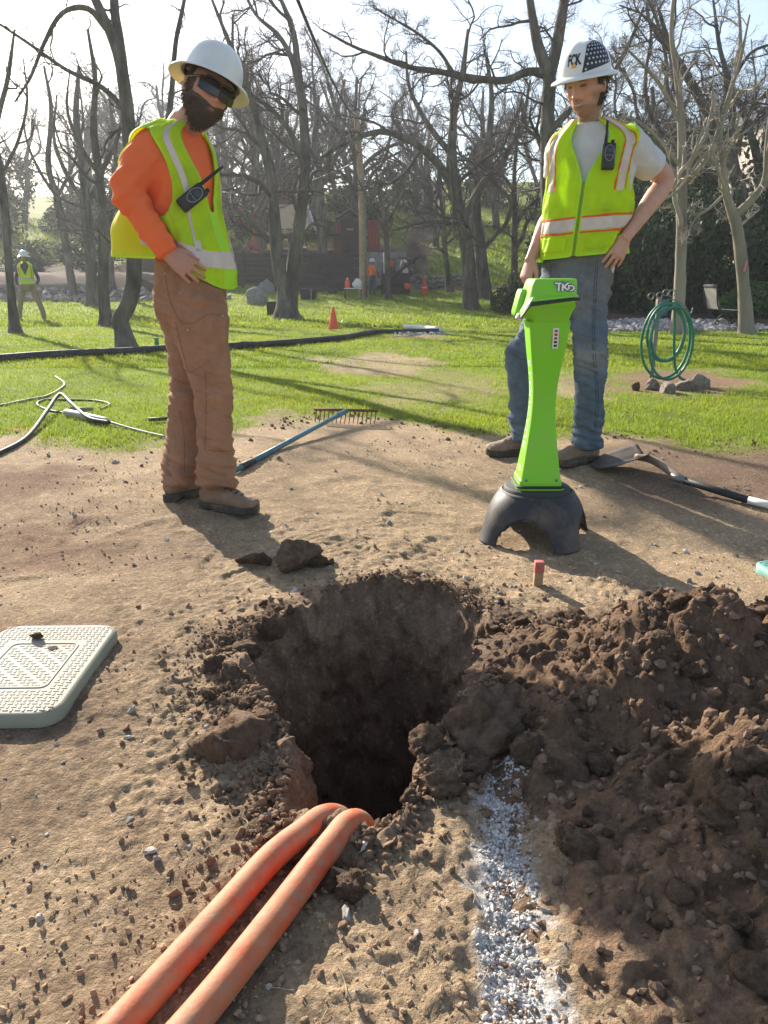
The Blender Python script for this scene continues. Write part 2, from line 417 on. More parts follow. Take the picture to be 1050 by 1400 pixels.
# dark freshly turned earth near the shovel and along the lawn edge
turned = ss(0.75, 0.95, (GX[..., None]-0.25))*ss(3.2, 3.55, GY[..., None]+0.15*n2)*ss(4.6, 4.25, GY[..., None]+0.2*n2)
cc = cc*(1-0.8*turned)+moist*(1.15+0.4*n2)*0.8*turned
gr = np.array([0.16, 0.215, 0.026])*(1+0.45*n2+0.3*n1)+np.array([0.05, 0.035, 0.0])*np.clip(n1, 0, 1)
gmm = gm[..., None]
cc = cc*(1-gmm)+gr*gmm
# hosestand bed, mulch bed and bank
reddish = ss(0.3, 0.0, -poly_sd(GX, GY, worn_w[2]))[..., None]*(1-gmm)
cc = cc*(1-0.7*reddish)+np.array([0.16, 0.085, 0.055])*(1+0.3*n2)*0.7*reddish
farb = ss(13, 16, GY)[..., None]*(1-gmm)
cc = cc*(1-farb)+np.array([0.085, 0.058, 0.040])*(1+0.7*n1+0.6*n2)*farb
# spray paint: white locate mark, one pink mark
cd = seg_dist(GX, GY, chalk_w)[..., None]
wp = ss(0.066, 0.022, cd+0.05*n2+0.035*n3)
cc = cc*(1-0.92*wp)+np.array([0.56, 0.54, 0.51])*0.92*wp
pk = gp(25, 585)
pm = ss(0.16, 0.05, np.hypot((GX-pk[0])*0.6, (GY-pk[1])*1.6)[..., None]+0.06*n2)
cc = cc*(1-0.6*pm)+np.array([0.75, 0.22, 0.13])*0.6*pm
cc = np.clip(cc, 0.01, 0.9)
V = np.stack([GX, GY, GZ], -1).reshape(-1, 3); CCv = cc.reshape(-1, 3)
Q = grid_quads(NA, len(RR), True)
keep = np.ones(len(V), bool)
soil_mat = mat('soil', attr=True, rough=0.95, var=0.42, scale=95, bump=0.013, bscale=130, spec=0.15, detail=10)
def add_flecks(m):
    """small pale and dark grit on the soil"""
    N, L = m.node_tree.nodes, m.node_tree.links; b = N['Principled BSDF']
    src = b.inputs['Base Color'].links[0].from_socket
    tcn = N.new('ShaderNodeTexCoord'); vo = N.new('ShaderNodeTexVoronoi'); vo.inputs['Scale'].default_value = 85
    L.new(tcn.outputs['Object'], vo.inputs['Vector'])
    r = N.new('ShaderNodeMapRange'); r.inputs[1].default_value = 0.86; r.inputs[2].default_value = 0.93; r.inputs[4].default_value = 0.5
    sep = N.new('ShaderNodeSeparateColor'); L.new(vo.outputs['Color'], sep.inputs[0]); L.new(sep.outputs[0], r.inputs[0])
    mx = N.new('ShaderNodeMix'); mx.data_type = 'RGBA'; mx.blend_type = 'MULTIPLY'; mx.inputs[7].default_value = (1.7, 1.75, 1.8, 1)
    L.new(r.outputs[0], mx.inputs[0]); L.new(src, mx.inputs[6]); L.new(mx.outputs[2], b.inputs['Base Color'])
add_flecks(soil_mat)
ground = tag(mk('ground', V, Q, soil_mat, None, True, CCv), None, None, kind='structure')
# ---------------------------------------------------------------- spoil heap, clods, crumbs, pebbles, grass
def heapH(x, y):
    x = np.asarray(x, float); y = np.asarray(y, float)
    def cone(cx, cy, rx, ry, h, p=1.25):
        d = np.hypot((x-cx)/rx, (y-cy)/ry); return h*np.clip(1-d, 0, 1)**p*1.0 + np.where(d > 1, -(d-1)*0.25, 0)
    wob = 0.05*fbm(p3(x*4, y*4), 3, seed=61)
    H = np.maximum.reduce([cone(0.80, 1.78, 0.52, 0.55, 0.30), cone(1.20, 1.66, 0.85, 0.66, 0.33), cone(1.15, 1.20, 0.75, 0.62, 0.24), cone(1.00, 0.78, 0.62, 0.42, 0.13),
                           cone(0.72, 1.38, 0.36, 0.50, 0.16), cone(0.62, 1.10, 0.38, 0.62, 0.12), cone(0.58, 0.74, 0.34, 0.42, 0.075), cone(0.54, 1.93, 0.32, 0.28, 0.12), cone(0.40, 1.52, 0.18, 0.28, 0.08)])
    return H+wob*np.clip(H*9, 0, 1)
def heapZ(x, y):
    H = heapH(x, y); P = p3(x, y)
    lump = 0.050*fbm(P*7, 3, seed=62)+0.045*np.abs(fbm(P*15, 3, seed=63))+0.026*fbm(P*40, 3, seed=64)
    return G(x, y)+H-0.012+lump*np.clip(0.25+H*8, 0, 1)
hx = np.linspace(0.22, 2.35, 330); hy = np.linspace(0.45, 2.52, 330)
HX, HY = np.meshgrid(hx, hy); HZ = heapZ(HX, HY)
Pn = np.stack([HX, HY, HZ], -1)
HX2 = HX+0.016*fbm(Pn*22, 2, seed=65); HY2 = HY+0.016*fbm(Pn*22+9, 2, seed=66)
a1 = fbm(Pn*3, 3, seed=67)[..., None]; a2 = fbm(Pn*25, 3, seed=68)[..., None]
hc = np.array([0.182, 0.116, 0.074])*(1+0.25*a1+0.35*a2)
grey = ss(0.12, 0.45, fbm(Pn*2.2+3, 3, seed=69))[..., None]*0.5
hc = hc*(1-grey)+np.array([0.215, 0.165, 0.130])*(1+0.3*a2)*grey
lowf = ss(1.15, 0.85, HY)[..., None]
hc = hc*(1-0.6*lowf)+np.array([0.25, 0.168, 0.108])*(1+0.3*a2)*0.6*lowf
Hq = grid_quads(330, 330)
inh = (HZ-Zg(HX, HY)).reshape(-1) > -0.03
Hq = Hq[inh[Hq].any(1)]
heap_mat = mat('heap_soil', attr=True, rough=0.95, var=0.38, scale=95, bump=0.014, bscale=120, spec=0.12, detail=10)
used = np.unique(Hq); remap = np.zeros(330*330, int); remap[used] = np.arange(len(used))
tag(mk('soil_heap', np.stack([HX2, HY2, HZ], -1).reshape(-1, 3)[used], remap[Hq], heap_mat, None, True, np.clip(hc, 0.01, 1).reshape(-1, 3)[used]),
    'big heap of dark crumbly excavated soil beside the hole', 'soil heap')

def ico(sub):
    bm = bmesh.new(); bmesh.ops.create_icosphere(bm, subdivisions=sub, radius=1.0)
    V = np.array([v.co[:] for v in bm.verts]); bm.verts.index_update()
    T = np.array([[v.index for v in f.verts] for f in bm.faces]); bm.free(); return V, T
def rock_shape(sub, seed, facets=7, squash=(1, 1, 0.75), rough=0.12, fine=0.05):
    V, T = ico(sub); r = np.random.default_rng(seed)
    n = nrm(r.normal(size=(facets, 3))); lim = r.uniform(0.55, 0.9, facets)
    d = V @ n.T
    k = np.min(np.where(d > 0.05, lim/np.maximum(d, 1e-3), 9), 1); k = np.minimum(k, 1.0)
    W = V*k[:, None]
    W = W*(1+rough*fbm(V*2.0+seed, 3, seed=seed)+fine*fbm(V*7+seed, 3, seed=seed+1))[:, None]
    return W*np.array(squash), T
clod_mat = mat('clod_soil', (0.215, 0.138, 0.090), rough=0.95, var=0.4, scale=5, bump=0.035, bscale=11, spec=0.12, two=(0.26, 0.185, 0.13), detail=9)
clod_dry = mat('clod_dry_soil', (0.29, 0.195, 0.125), rough=0.95, var=0.35, scale=5, bump=0.035, bscale=11, spec=0.12, two=(0.21, 0.138, 0.09), detail=9)
clod_me = []
for s in range(9):
    W, T = rock_shape(4, 100+s, facets=10, rough=0.34, fine=0.20); me = mesh_data('soil_clod', W, T, True); me.materials.append(clod_mat); clod_me.append(me)
clod_dry_me = []
for s in range(4):
    W, T = rock_shape(4, 150+s, facets=10, rough=0.34, fine=0.20); me = mesh_data('soil_clod', W, T, True); me.materials.append(clod_dry); clod_dry_me.append(me)
def clod(x, y, z, s, label, group=None, seed=0, dry=False, sq=None, name='soil_clod', rot=None):
    pool = clod_dry_me if dry else clod_me
    o = bpy.data.objects.new(name, pool[seed % len(pool)]); COL.objects.link(o)
    o.location = (x, y, z); r = np.random.default_rng(seed+9)
    o.rotation_euler = rot if rot is not None else tuple(r.uniform(-0.5, 0.5, 2))+(r.uniform(0, 6.28),)
    q = r.uniform(0.8, 1.25, 3) if sq is None else np.array(sq); o.scale = tuple(s*q)
    return tag(o, label, 'soil clod', group)
# the clods the photograph singles out
b = gp(404, 778); clod(b[0], b[1], b[2]+0.050, 0.095, 'largest dark faceted clod standing alone beyond the hole', seed=0, sq=(1.05, 0.8, 0.95), rot=(0.2, -0.15, 0.5))
for px, py, s, lab, sd in [(347, 770, 0.040, 'broken dark clod fragment left beside the lone large clod', 3), (362, 772, 0.034, 'small clod wedged against the lone large clod', 4),
                           (436, 773, 0.036, 'twin split clod on the camera-right flank of the lone large clod', 5), (330, 770, 0.022, 'crumb sized clod at the end of the short clod row', 6), (452, 771, 0.020, 'last tiny clod trailing from the lone large clod', 7)]:
    b = gp(px, py); clod(b[0], b[1], b[2]+s*0.45, s, lab.replace('camera-right ', '').replace('left beside', 'lying beside'), seed=sd)
for x, y, s, dz, lab, sd, dry in [(0.22, 1.56, 0.115, 0.03, 'large rounded earth block bulging over the hole edge beside the white mark', 1, False),
                             (0.305, 1.44, 0.05, 0.02, 'lump of earth between the rounded block and the white painted strip', 2, False),
                             (0.12, 1.36, 0.045, 0.015, 'pale clod at the hole lip next to the orange conduits', 8, True),
                             (-0.36, 1.52, 0.13, -0.055, 'broad earth shoulder overhanging the hole opposite the heap', 2, False),
                             (-0.40, 1.98, 0.06, 0.0, 'flat clod peeling from the broken hole edge', 3, False), (-0.33, 2.10, 0.05, 0.0, 'cracked crust piece at the broken hole edge', 4, False),
                             (0.83, 0.90, 0.105, 0.06, 'largest pale brown clod at the foot of the heap', 1, True), (1.30, 0.98, 0.12, 0.15, 'big shaded clod low on the heap flank', 0, False),
                             (1.00, 0.80, 0.075, 0.06, 'tilted sandy clod beside the largest pale one', 2, True)]:
    clod(x, y, max(zg(x, y), float(heapZ(np.array([x]), np.array([y]))[0]))+dz, s, lab, seed=sd, dry=dry)
r = np.random.default_rng(4)
cnt = 0
while cnt < 230:
    x = r.uniform(0.35, 2.0); y = r.uniform(0.62, 2.3); H = float(heapH(np.array([x]), np.array([y]))[0])
    if H < 0.01 or seg_dist(np.array([x]), np.array([y]), chalk_w)[0] < 0.07: continue
    s = 0.012+0.032*r.random()**2.6+(0.018 if y < 1.1 else 0)*r.random()
    z = float(heapZ(np.array([x]), np.array([y]))[0])
    dry = y < 1.2 and r.random() < 0.6
    clod(x, y, z+s*0.15, s, 'pale sunlit soil clod lying on the foot of the heap' if dry else 'dark soil clod resting on the slope of the heap',
         'pale clods at the heap foot' if dry else 'dark clods on the heap', seed=cnt, dry=dry); cnt += 1
cnt = 0
while cnt < 70:
    a = r.uniform(-math.pi, math.pi); e = r.uniform(0.005, 0.16); R0 = float(rim_radius(a))+e
    x, y = HC[0]+R0*math.cos(a), HC[1]+R0*math.sin(a)
    if y > 2.3 and r.random() < 0.8: continue
    s = 0.009+0.022*r.random()**2+(0.022*r.random() if cnt % 3 == 0 and e < 0.07 else 0)
    clod(x, y, zg(x, y)+s*0.3, s, 'soil clod crumbled along the rim of the hole', 'clods along the hole rim', seed=cnt+500); cnt += 1

def scatter(name, X, Y, Z, S, mat_, cols, seed, flat=0.7, sub=1):
    V0, T0 = ico(sub); n = len(X); r = np.random.default_rng(seed)
    q = nrm(r.normal(size=(n, 4))); w, x, y, z = q.T
    Rm = np.stack([np.stack([1-2*(y*y+z*z), 2*(x*y-z*w), 2*(x*z+y*w)], -1), np.stack([2*(x*y+z*w), 1-2*(x*x+z*z), 2*(y*z-x*w)], -1),
                   np.stack([2*(x*z-y*w), 2*(y*z+x*w), 1-2*(x*x+y*y)], -1)], 1)
    jit = 1+r.uniform(-0.32, 0.32, (n, len(V0), 1))
    sc = np.stack([r.uniform(0.7, 1.3, n), r.uniform(0.7, 1.3, n), np.full(n, flat)], -1)
    VV = np.einsum('nij,nkj->nki', Rm, V0[None]*jit*sc[:, None])*S[:, None, None]+np.stack([X, Y, Z], -1)[:, None]
    TT = T0[None]+(np.arange(n)*len(V0))[:, None, None]
    C = np.repeat(cols, len(V0), 0)
    return mk(name, VV.reshape(-1, 3), TT.reshape(-1, 3), mat_, None, False, C)
# loose crumbs: dense on the heap and round the hole, thin over the rest of the dirt
r = np.random.default_rng(11)
n = 6500
x = r.uniform(0.25, 2.1, n); y = r.uniform(0.55, 2.4, n); H = heapH(x, y); k = (H > 0.0) & (r.random(n) < np.clip(0.25+H*5, 0, 1)); x, y = x[k], y[k]
zz = heapZ(x, y)
n2_ = 8500
a = r.uniform(-math.pi, math.pi, n2_); e = r.exponential(0.075, n2_); R0 = rim_radius(a)+e+0.004; xr, yr = HC[0]+R0*np.cos(a), HC[1]+R0*np.sin(a)
k = (heapH(xr, yr) < 0.02) & (r.random(n2_) < np.where(yr > 2.2, 0.25, 0.8)); xr, yr = xr[k], yr[k]
n3_ = 15000
yg = 0.7+3.9*r.random(n3_)**1.5; xg = r.uniform(-1, 1, n3_)*(0.5+0.62*yg)
k = (hole_dist(xg, yg) > 0.02) & (heapH(xg, yg) < 0.02) & (fbm(p3(xg*3, yg*3), 3, seed=71)+0.12*r.normal(size=n3_) > 0.16) & (-poly_sd(xg, yg, dirt_poly) < 0.15); xg, yg = xg[k], yg[k]
ne = 700; te = r.random(ne)*(len(edge_w)-1.001); ie = te.astype(int); fe = (te-ie)[:, None]; pe = edge_w[ie]*(1-fe)+edge_w[ie+1]*fe+r.normal(0, 0.16, (ne, 2))+np.array([0, 0.08]); ke = fbm(p3(pe[:, 0]*3, pe[:, 1]*3), 3, seed=73) > 0.08; pe = pe[ke]; xe, ye = pe[:, 0], pe[:, 1]
X = np.concatenate([x, xr, xg, xe]); Y = np.concatenate([y, yr, yg, ye]); Z = np.concatenate([zz, Zg(xr, yr), Zg(xg, yg), Zg(xe, ye)])
S = np.concatenate([0.004+0.011*r.random(len(x))**2.5, 0.003+0.008*r.random(len(xr))**3, 0.002+0.005*r.random(len(xg))**3, 0.004+0.012*r.random(len(xe))**3])
base_c = np.concatenate([np.tile([0.175, 0.118, 0.082], (len(x), 1)), np.tile([0.19, 0.125, 0.08], (len(xr), 1)), np.tile([0.32, 0.225, 0.15], (len(xg), 1)), np.tile([0.16, 0.105, 0.068], (len(xe), 1))])
crumb_mat = mat('crumb_soil', attr=True, rough=0.95, var=0.2, scale=60, spec=0.1)
tag(scatter('soil_crumbs', X, Y, Z+S*0.25, S, crumb_mat, base_c*r.uniform(0.7, 1.35, (len(X), 1)), 12), 'loose crumbs of soil strewn over the dirt and heap', 'soil crumbs', kind='stuff')
# white painted crumbs of the locate mark
n = 4400
t = r.random(n)*(len(chalk_w)-1.001); i = t.astype(int); f = (t-i)[:, None]; cw = np.array(chalk_w)
pt = cw[i]*(1-f)+cw[i+1]*f+r.normal(0, 0.022, (n, 2))
S = 0.0013+0.0042*r.random(n)**2.4
wcol = np.array([0.56, 0.54, 0.51])*r.uniform(0.7, 1.1, (n, 1)); brown = r.random(n) < 0.10+0.30*(np.abs(fbm(p3(pt[:,0]*14, pt[:,1]*14), 2, seed=75))>0.3); wcol[brown] = np.array([0.2, 0.13, 0.085])
tag(scatter('painted_soil', pt[:, 0], pt[:, 1], np.maximum(Zg(pt[:, 0], pt[:, 1]), heapZ(pt[:, 0], pt[:, 1])-0.004)+S*0.3, S, crumb_mat, wcol, 13, flat=0.55), 'white spray painted crumbs of the locate mark running to the hole', 'painted soil', kind='stuff')
# pebbles
n = 1700
yg = 0.7+4.2*r.random(n)**1.3; xg = r.uniform(-1, 1, n)*(0.5+0.6*yg)
k = (hole_dist(xg, yg) > 0.03) & (heapH(xg, yg) < 0.01) & (-poly_sd(xg, yg, dirt_poly) < 0.1) & (fbm(p3(xg*1.3, yg*1.3), 2, seed=72)+0.4*r.normal(size=n) > 0.15); xg, yg = xg[k], yg[k]
S = 0.003+0.011*r.random(len(xg))**3.5
pc = np.array([0.36, 0.33, 0.30])*r.uniform(0.5, 1.35, (len(xg), 1))*np.array([1, 0.97, 0.93])
tag(scatter('pebbles', xg, yg, Zg(xg, yg)+S*0.12, S, mat('pebble', attr=True, rough=0.8, var=0.15, scale=90), pc, 14, flat=0.5, sub=2), 'small pale stones lying in the dry dirt', 'pebbles', kind='stuff')

# dry straw on the dirt
n = 260; y = 0.7+3.6*r.random(n)**1.3; x = r.uniform(-1, 1, n)*(0.5+0.6*y); k = (hole_dist(x, y) > 0.03) & (heapH(x, y) < 0.0); x, y = x[k], y[k]; n = len(x)
a = r.uniform(0, 6.28, n); L_ = r.uniform(0.015, 0.06, n); P = np.stack([np.stack([x+np.cos(a+0.3*t)*L_*t, y+np.sin(a+0.3*t)*L_*t], -1) for t in np.linspace(0, 1, 5)], 1)
P = np.concatenate([P, (Zg(P[..., 0], P[..., 1])+0.004)[..., None]], -1); V_, Q_ = tubes(P, np.full(P.shape[:2], 0.0008), 4)
tag(mk('straw', V_, Q_, mat('straw', (0.42, 0.34, 0.20), 0.8, 0.3, 40)), 'bits of dry straw scattered on the dirt', 'straw', kind='stuff')
# lawn blades
def blades(name, n, y0, y1, hmin, hmax, w, xhalf, label, seed, power=1.0):
    r = np.random.default_rng(seed)
    y = y0+(y1-y0)*r.random(n)**power; x = r.uniform(-1, 1, n)*xhalf(y)
    g = grass_mask(x, y); clump = 0.5+0.5*fbm(p3(x*5, y*5), 3, seed=81)
    k = r.random(n) < g*np.clip(0.45+0.9*clump, 0, 1); x, y, clump, g = x[k], y[k], clump[k], g[k]; m = len(x)
    z = Zg(x, y); h = (hmin+(hmax-hmin)*r.random(m))*(0.55+0.8*clump)*(0.5+0.5*g)
    a = r.uniform(0, math.pi, m); lean = r.normal(0, 0.45, (m, 2))*h[:, None]
    dx, dy = np.cos(a)*w*r.uniform(0.6, 1.4, m), np.sin(a)*w*r.uniform(0.6, 1.4, m)
    B1 = np.stack([x-dx, y-dy, z-0.004], -1); B2 = np.stack([x+dx, y+dy, z-0.004], -1); Tp = np.stack([x+lean[:, 0], y+lean[:, 1], z+h], -1)
    VV = np.stack([B1, B2, Tp], 1).reshape(-1, 3); TT = np.arange(m*3).reshape(-1, 3)
    t1 = fbm(p3(x*1.2, y*1.2), 3, seed=82); tone = r.uniform(0.75, 1.25, m)
    c = np.stack([0.275+0.08*t1, 0.350+0.04*t1, 0.026+0*t1], -1)*tone[:, None]
    dryb = r.random(m) < 0.05; c[dryb] = np.array([0.3, 0.26, 0.11])
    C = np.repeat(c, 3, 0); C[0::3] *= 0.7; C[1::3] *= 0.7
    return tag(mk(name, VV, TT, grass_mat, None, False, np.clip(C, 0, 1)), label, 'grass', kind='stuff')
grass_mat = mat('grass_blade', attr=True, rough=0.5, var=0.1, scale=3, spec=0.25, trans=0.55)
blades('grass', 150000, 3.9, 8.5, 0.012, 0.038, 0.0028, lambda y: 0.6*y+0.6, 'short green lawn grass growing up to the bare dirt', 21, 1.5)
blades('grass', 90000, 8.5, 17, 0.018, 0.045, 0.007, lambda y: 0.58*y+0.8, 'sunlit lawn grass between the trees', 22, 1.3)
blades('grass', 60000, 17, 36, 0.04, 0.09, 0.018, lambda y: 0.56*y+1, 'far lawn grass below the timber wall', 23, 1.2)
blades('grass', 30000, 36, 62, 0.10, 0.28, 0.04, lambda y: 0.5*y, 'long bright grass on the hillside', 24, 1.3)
# ---------------------------------------------------------------- near objects
def text_mesh(s, size, extr=0.0, bold=0.0):
    cu = bpy.data.curves.new('t', 'FONT'); cu.body = s; cu.size = size; cu.extrude = extr; cu.align_x = 'CENTER'; cu.align_y = 'CENTER'
    cu.resolution_u = 4; cu.offset = bold
    o = bpy.data.objects.new('t', cu); COL.objects.link(o)
    dg = bpy.context.evaluated_depsgraph_get(); me = bpy.data.meshes.new_from_object(o.evaluated_get(dg))
    V = np.array([v.co[:] for v in me.vertices]); F = [list(p.vertices) for p in me.polygons]
    bpy.data.objects.remove(o); bpy.data.curves.remove(cu); bpy.data.meshes.remove(me); return V, F
def ngon_mesh(name, V, F, mt, parent=None):
    me = bpy.data.meshes.new(name); me.from_pydata([tuple(v) for v in V], [], F); me.update()
    return link(name, me, mt, parent)
wood_mat = mat('bare_wood', (0.36, 0.24, 0.14), 0.8, 0.25, 25, 0.003, 60)
metal_grey = mat('weathered_steel', (0.22, 0.21, 0.20), 0.5, 0.25, 15, 0.001, 90, metal=0.6, dirt=(0.2, 0.13, 0.08), dirt_scale=9)
black_plastic = mat('black_plastic', (0.028, 0.029, 0.031), 0.55, 0.2, 15, 0.0006, 120, dirt=(0.17, 0.125, 0.085), dirt_scale=7, dirt_amt=0.55)
rubber = mat('black_rubber', (0.022, 0.022, 0.024), 0.62, 0.2, 20, 0.001, 90, dirt=(0.10, 0.085, 0.065), dirt_scale=4, dirt_amt=0.5)
white_mat = mat('white_paint', (0.72, 0.72, 0.70), 0.5, 0.08, 12)
orange_cone = mat('cone_orange', (0.82, 0.10, 0.035), 0.55, 0.1, 9)

# orange conduits rising out of the hole
conduit_mat = mat('orange_conduit', attr=True, rough=0.68, var=0.14, scale=40, bump=0.0009, bscale=120, dirt=(0.33, 0.225, 0.145), dirt_scale=38, dirt_amt=0.75)
for pxs, lab in [([(72, 1500), (190, 1374), (300, 1252), (370, 1174), (418, 1136)], 'dusty orange conduit farther from the white mark, bending into the hole'),
                 ([(172, 1500), (282, 1374), (372, 1260), (425, 1190), (458, 1148)], 'dusty orange conduit nearer the white mark, bending into the hole')]:
    zs = np.linspace(0.032, 0.030, len(pxs)); pts = [np.array([*flat_pt(px, py, z), z]) for (px, py), z in zip(pxs, zs)]
    d = nrm(pts[-1]-pts[-2]); L = pts[-1]
    for k, dz in [(0.045, -0.002), (0.09, -0.028), (0.125, -0.08), (0.15, -0.17), (0.165, -0.40), (0.165, -0.80)]:
        pts.append(L+np.array([d[0]*k, d[1]*k, dz]))
    V_, Q_ = tubes(catmull(pts, 90)[None], np.full((1, 90), 0.0255), 28)
    cen = catmull(pts, 90); upc = np.repeat(cen, 28, 0); hgt = (V_[:, 2]-upc[:, 2])/0.0275; al = np.repeat(np.arange(90)*0.02, 28)
    sd_ = (V_-upc) @ np.array([0.8, 0.6, 0]); 
    w_ = np.clip(0.5+1.3*fbm(np.column_stack([sd_*90, al*1.2, hgt*1.5]), 4, seed=77)+0.7*fbm(V_*40, 3, seed=78)-0.35*hgt*0, 0, 1)[:, None]
    c_ = np.array([0.60, 0.088, 0.026])*(1-w_)+np.array([0.45, 0.190, 0.092])*w_
    mu = ss(0.25, 0.6, fbm(V_*55, 3, seed=79))[:, None]*0.5; c_ = c_*(1-mu)+np.array([0.33, 0.21, 0.13])*mu
    tag(mk('conduit', V_, Q_, conduit_mat, None, True, np.clip(c_, 0, 1)), lab, 'conduit', 'orange conduits')
# twig/root by the conduits
rt = [np.array([*flat_pt(px, py, 0.02), 0.02]) for px, py in [(452, 1188), (470, 1196), (490, 1208), (508, 1214)]]
tag(MB().tube(rt, [0.006, 0.008, 0.007, 0.004], 7, 14).build('root', wood_mat), 'broken bare root lying beside the conduits', 'root')

# valve box lids
lid_top = mat('lid_dusty_plastic', (0.38, 0.37, 0.315), 0.75, 0.14, 14, 0.0008, 150, dirt=(0.36, 0.27, 0.18), dirt_scale=7, dirt_amt=0.6)
lid_side = mat('lid_green_plastic', (0.25, 0.255, 0.18), 0.6, 0.14, 9, 0.0005, 100, dirt=(0.30, 0.24, 0.17), dirt_scale=5, dirt_amt=0.6)
lid_teal = mat('lid_teal_plastic', (0.16, 0.36, 0.31), 0.6, 0.14, 9, dirt=(0.30, 0.24, 0.17), dirt_scale=8, dirt_amt=0.4)
def rrect(w, l, r, n=8):
    out = []
    for cx, cy, a0 in [(w/2-r, l/2-r, 0), (-w/2+r, l/2-r, 90), (-w/2+r, -l/2+r, 180), (w/2-r, -l/2+r, 270)]:
        for k in range(n+1):
            a = math.radians(a0+90*k/n); out.append((cx+r*math.cos(a), cy+r*math.sin(a)))
    return np.array(out)
def lid(c, rz, w, l, label, mt, ms, tread=True):
    e = empty('valve_box_lid', c, label, 'lid', rz=rz); e.scale = (1, 1, 0.62)
    R = rrect(w, l, 0.055); n = len(R)
    rings = [(R, 0.0), (R*1.0, 0.045), (R*(1-0.012/np.array([w, l])*2), 0.056), (R*(1-0.03/np.array([w, l])*2), 0.057)]
    V = np.vstack([np.column_stack([a, np.full(n, z)]) for a, z in rings]+[[[0, 0, 0.057]]]); Qs = grid_quads(n, 4, True)
    T = [[3*n+i, 3*n+(i+1) % n, 4*n] for i in range(n)]
    o = link('lid_body', mesh_data('lid_body', V, [Qs, np.array(T)], True), [ms, mt], e)
    mi = np.array([0]*(n)+[0]*n+[1]*n+[1]*len(T)); o.data.polygons.foreach_set('material_index', mi.astype(np.int32)); o.data.polygons.foreach_set('use_smooth', np.array([True]*(n*2)+[False]*(n+len(T))))
    if tread:
        P = rrect(w*0.56, l*0.50, 0.02, 4); P2 = P*np.array([1-0.012/(w*.56), 1-0.012/(l*.5)])
        k = len(P); V = np.vstack([np.column_stack([P, np.full(k, 0.058)]), np.column_stack([P, np.full(k, 0.0605)]), np.column_stack([P2, np.full(k, 0.0605)]), np.column_stack([P2, np.full(k, 0.0565)])])
        mk('panel_rim', V, grid_quads(k, 4, True), mt, e, False)
        m = MB()
        for i in range(int(w/0.0145)-1):
            for j in range(int(l/0.0145)-1):
                x, y = -w/2+0.022+i*0.0145, -l/2+0.022+j*0.0145
                if abs(x) > w/2-0.02 or abs(y) > l/2-0.02: continue
                if abs(abs(x)-w*.28) < 0.010 and abs(y) < l*.25+0.012 or abs(abs(y)-l*.25) < 0.010 and abs(x) < w*.28+0.012: continue
                inner = abs(x) < w*.28 and abs(y) < l*.25
                if inner and (i*7+j*3) % 4 == 0: continue
                hx_, hy_ = (0.012, 0.0042) if (i+j) % 2 else (0.0042, 0.012)
                m.box((x, y, 0.0578), (hx_, hy_, 0.0026))
        tr = m.build('tread', mt, e, False); tr['kind'] = 'stuff'
        MB().lathe([(0.001, 0.0612), (0.013, 0.0610)], (0.03, 0.09, 0), 14).build('keyhole', mat('dark_hole', (0.004, 0.004, 0.004), 0.9), e)
    return e
z0 = zg(-0.93, 1.84)
lid((-0.945, 1.835, z0-0.004), 0.02, 0.34, 0.50, 'dusty grey-green rectangular valve box lid lying on the dirt', lid_top, lid_side)
lid((1.56, 2.47, zg(1.56, 2.47)-0.003), 0.25, 0.34, 0.44, 'teal valve box lid half hidden behind the soil heap', lid_teal, lid_teal)
clod(-0.985, 1.985, z0+0.040, 0.020, 'small red-brown soil lump lying on the valve box lid', seed=3)

# survey stake with a painted top
b = gp(735, 800)
e = empty('survey_stake', b, 'short wooden stake with faded red top driven into dirt', 'stake')
MB().box((0, 0, 0.015), (0.030, 0.026, 0.09), rotm('Y', 0.03), 0.002).build('shaft', wood_mat, e)
MB().box((0.0015, 0, 0.068), (0.0325, 0.0285, 0.040), rotm('Y', 0.03), 0.003).build('painted_top', mat('faded_red', (0.42, 0.13, 0.11), 0.8, 0.3, 40, 0.001, 90, dirt=(0.4, 0.28, 0.2), dirt_scale=20), e)

# bow rake
blue_fg = mat('blue_fibreglass', (0.055, 0.19, 0.26), 0.45, 0.15, 15, dirt=(0.28, 0.22, 0.16), dirt_scale=8, dirt_amt=0.6)
rust = mat('rusty_steel', (0.16, 0.075, 0.045), 0.75, 0.3, 25, 0.001, 120)
A = gp(322, 648); A[2] += 0.018; B = gp(474, 579); B[2] += 0.085
e = empty('rake', (A+B)/2*np.array([1, 1, 0])+np.array([0, 0, zg(*((A+B)/2)[:2])]), 'bow rake with blue handle lying at the lawn edge', 'rake')
def shaft(name, P, Q, r, mt, par, k=12): return under(MB().tube([P, P+(Q-P)*0.5, Q], r, k).build(name, mt), par)
D = nrm(B-A)
shaft('handle', A, B-D*0.03, 0.0145, blue_fg, e)
shaft('grip', A+D*0.06, A+D*0.18, 0.0185, black_plastic, e)
shaft('ferrule', B-D*0.16, B, 0.0165, blue_fg, e)
hl = at(430, 566, B[1]+0.03); hr = at(517, 575, B[1]-0.03); hl[2] = hr[2] = B[2]+0.005
U = nrm(hr-hl)
under(MB().tube([hl, (hl+hr)/2, hr], 0.010, 6).build('head_bar', rust), e)
for k in range(15):
    p = hl+(hr-hl)*((k+0.5)/15)
    under(MB().tube([p, p+np.array([-0.004, -0.012, -0.045]), p+np.array([-0.01, -0.03, -0.085])], [0.0045, 0.004, 0.0025], 6).build('tine', rust), e)

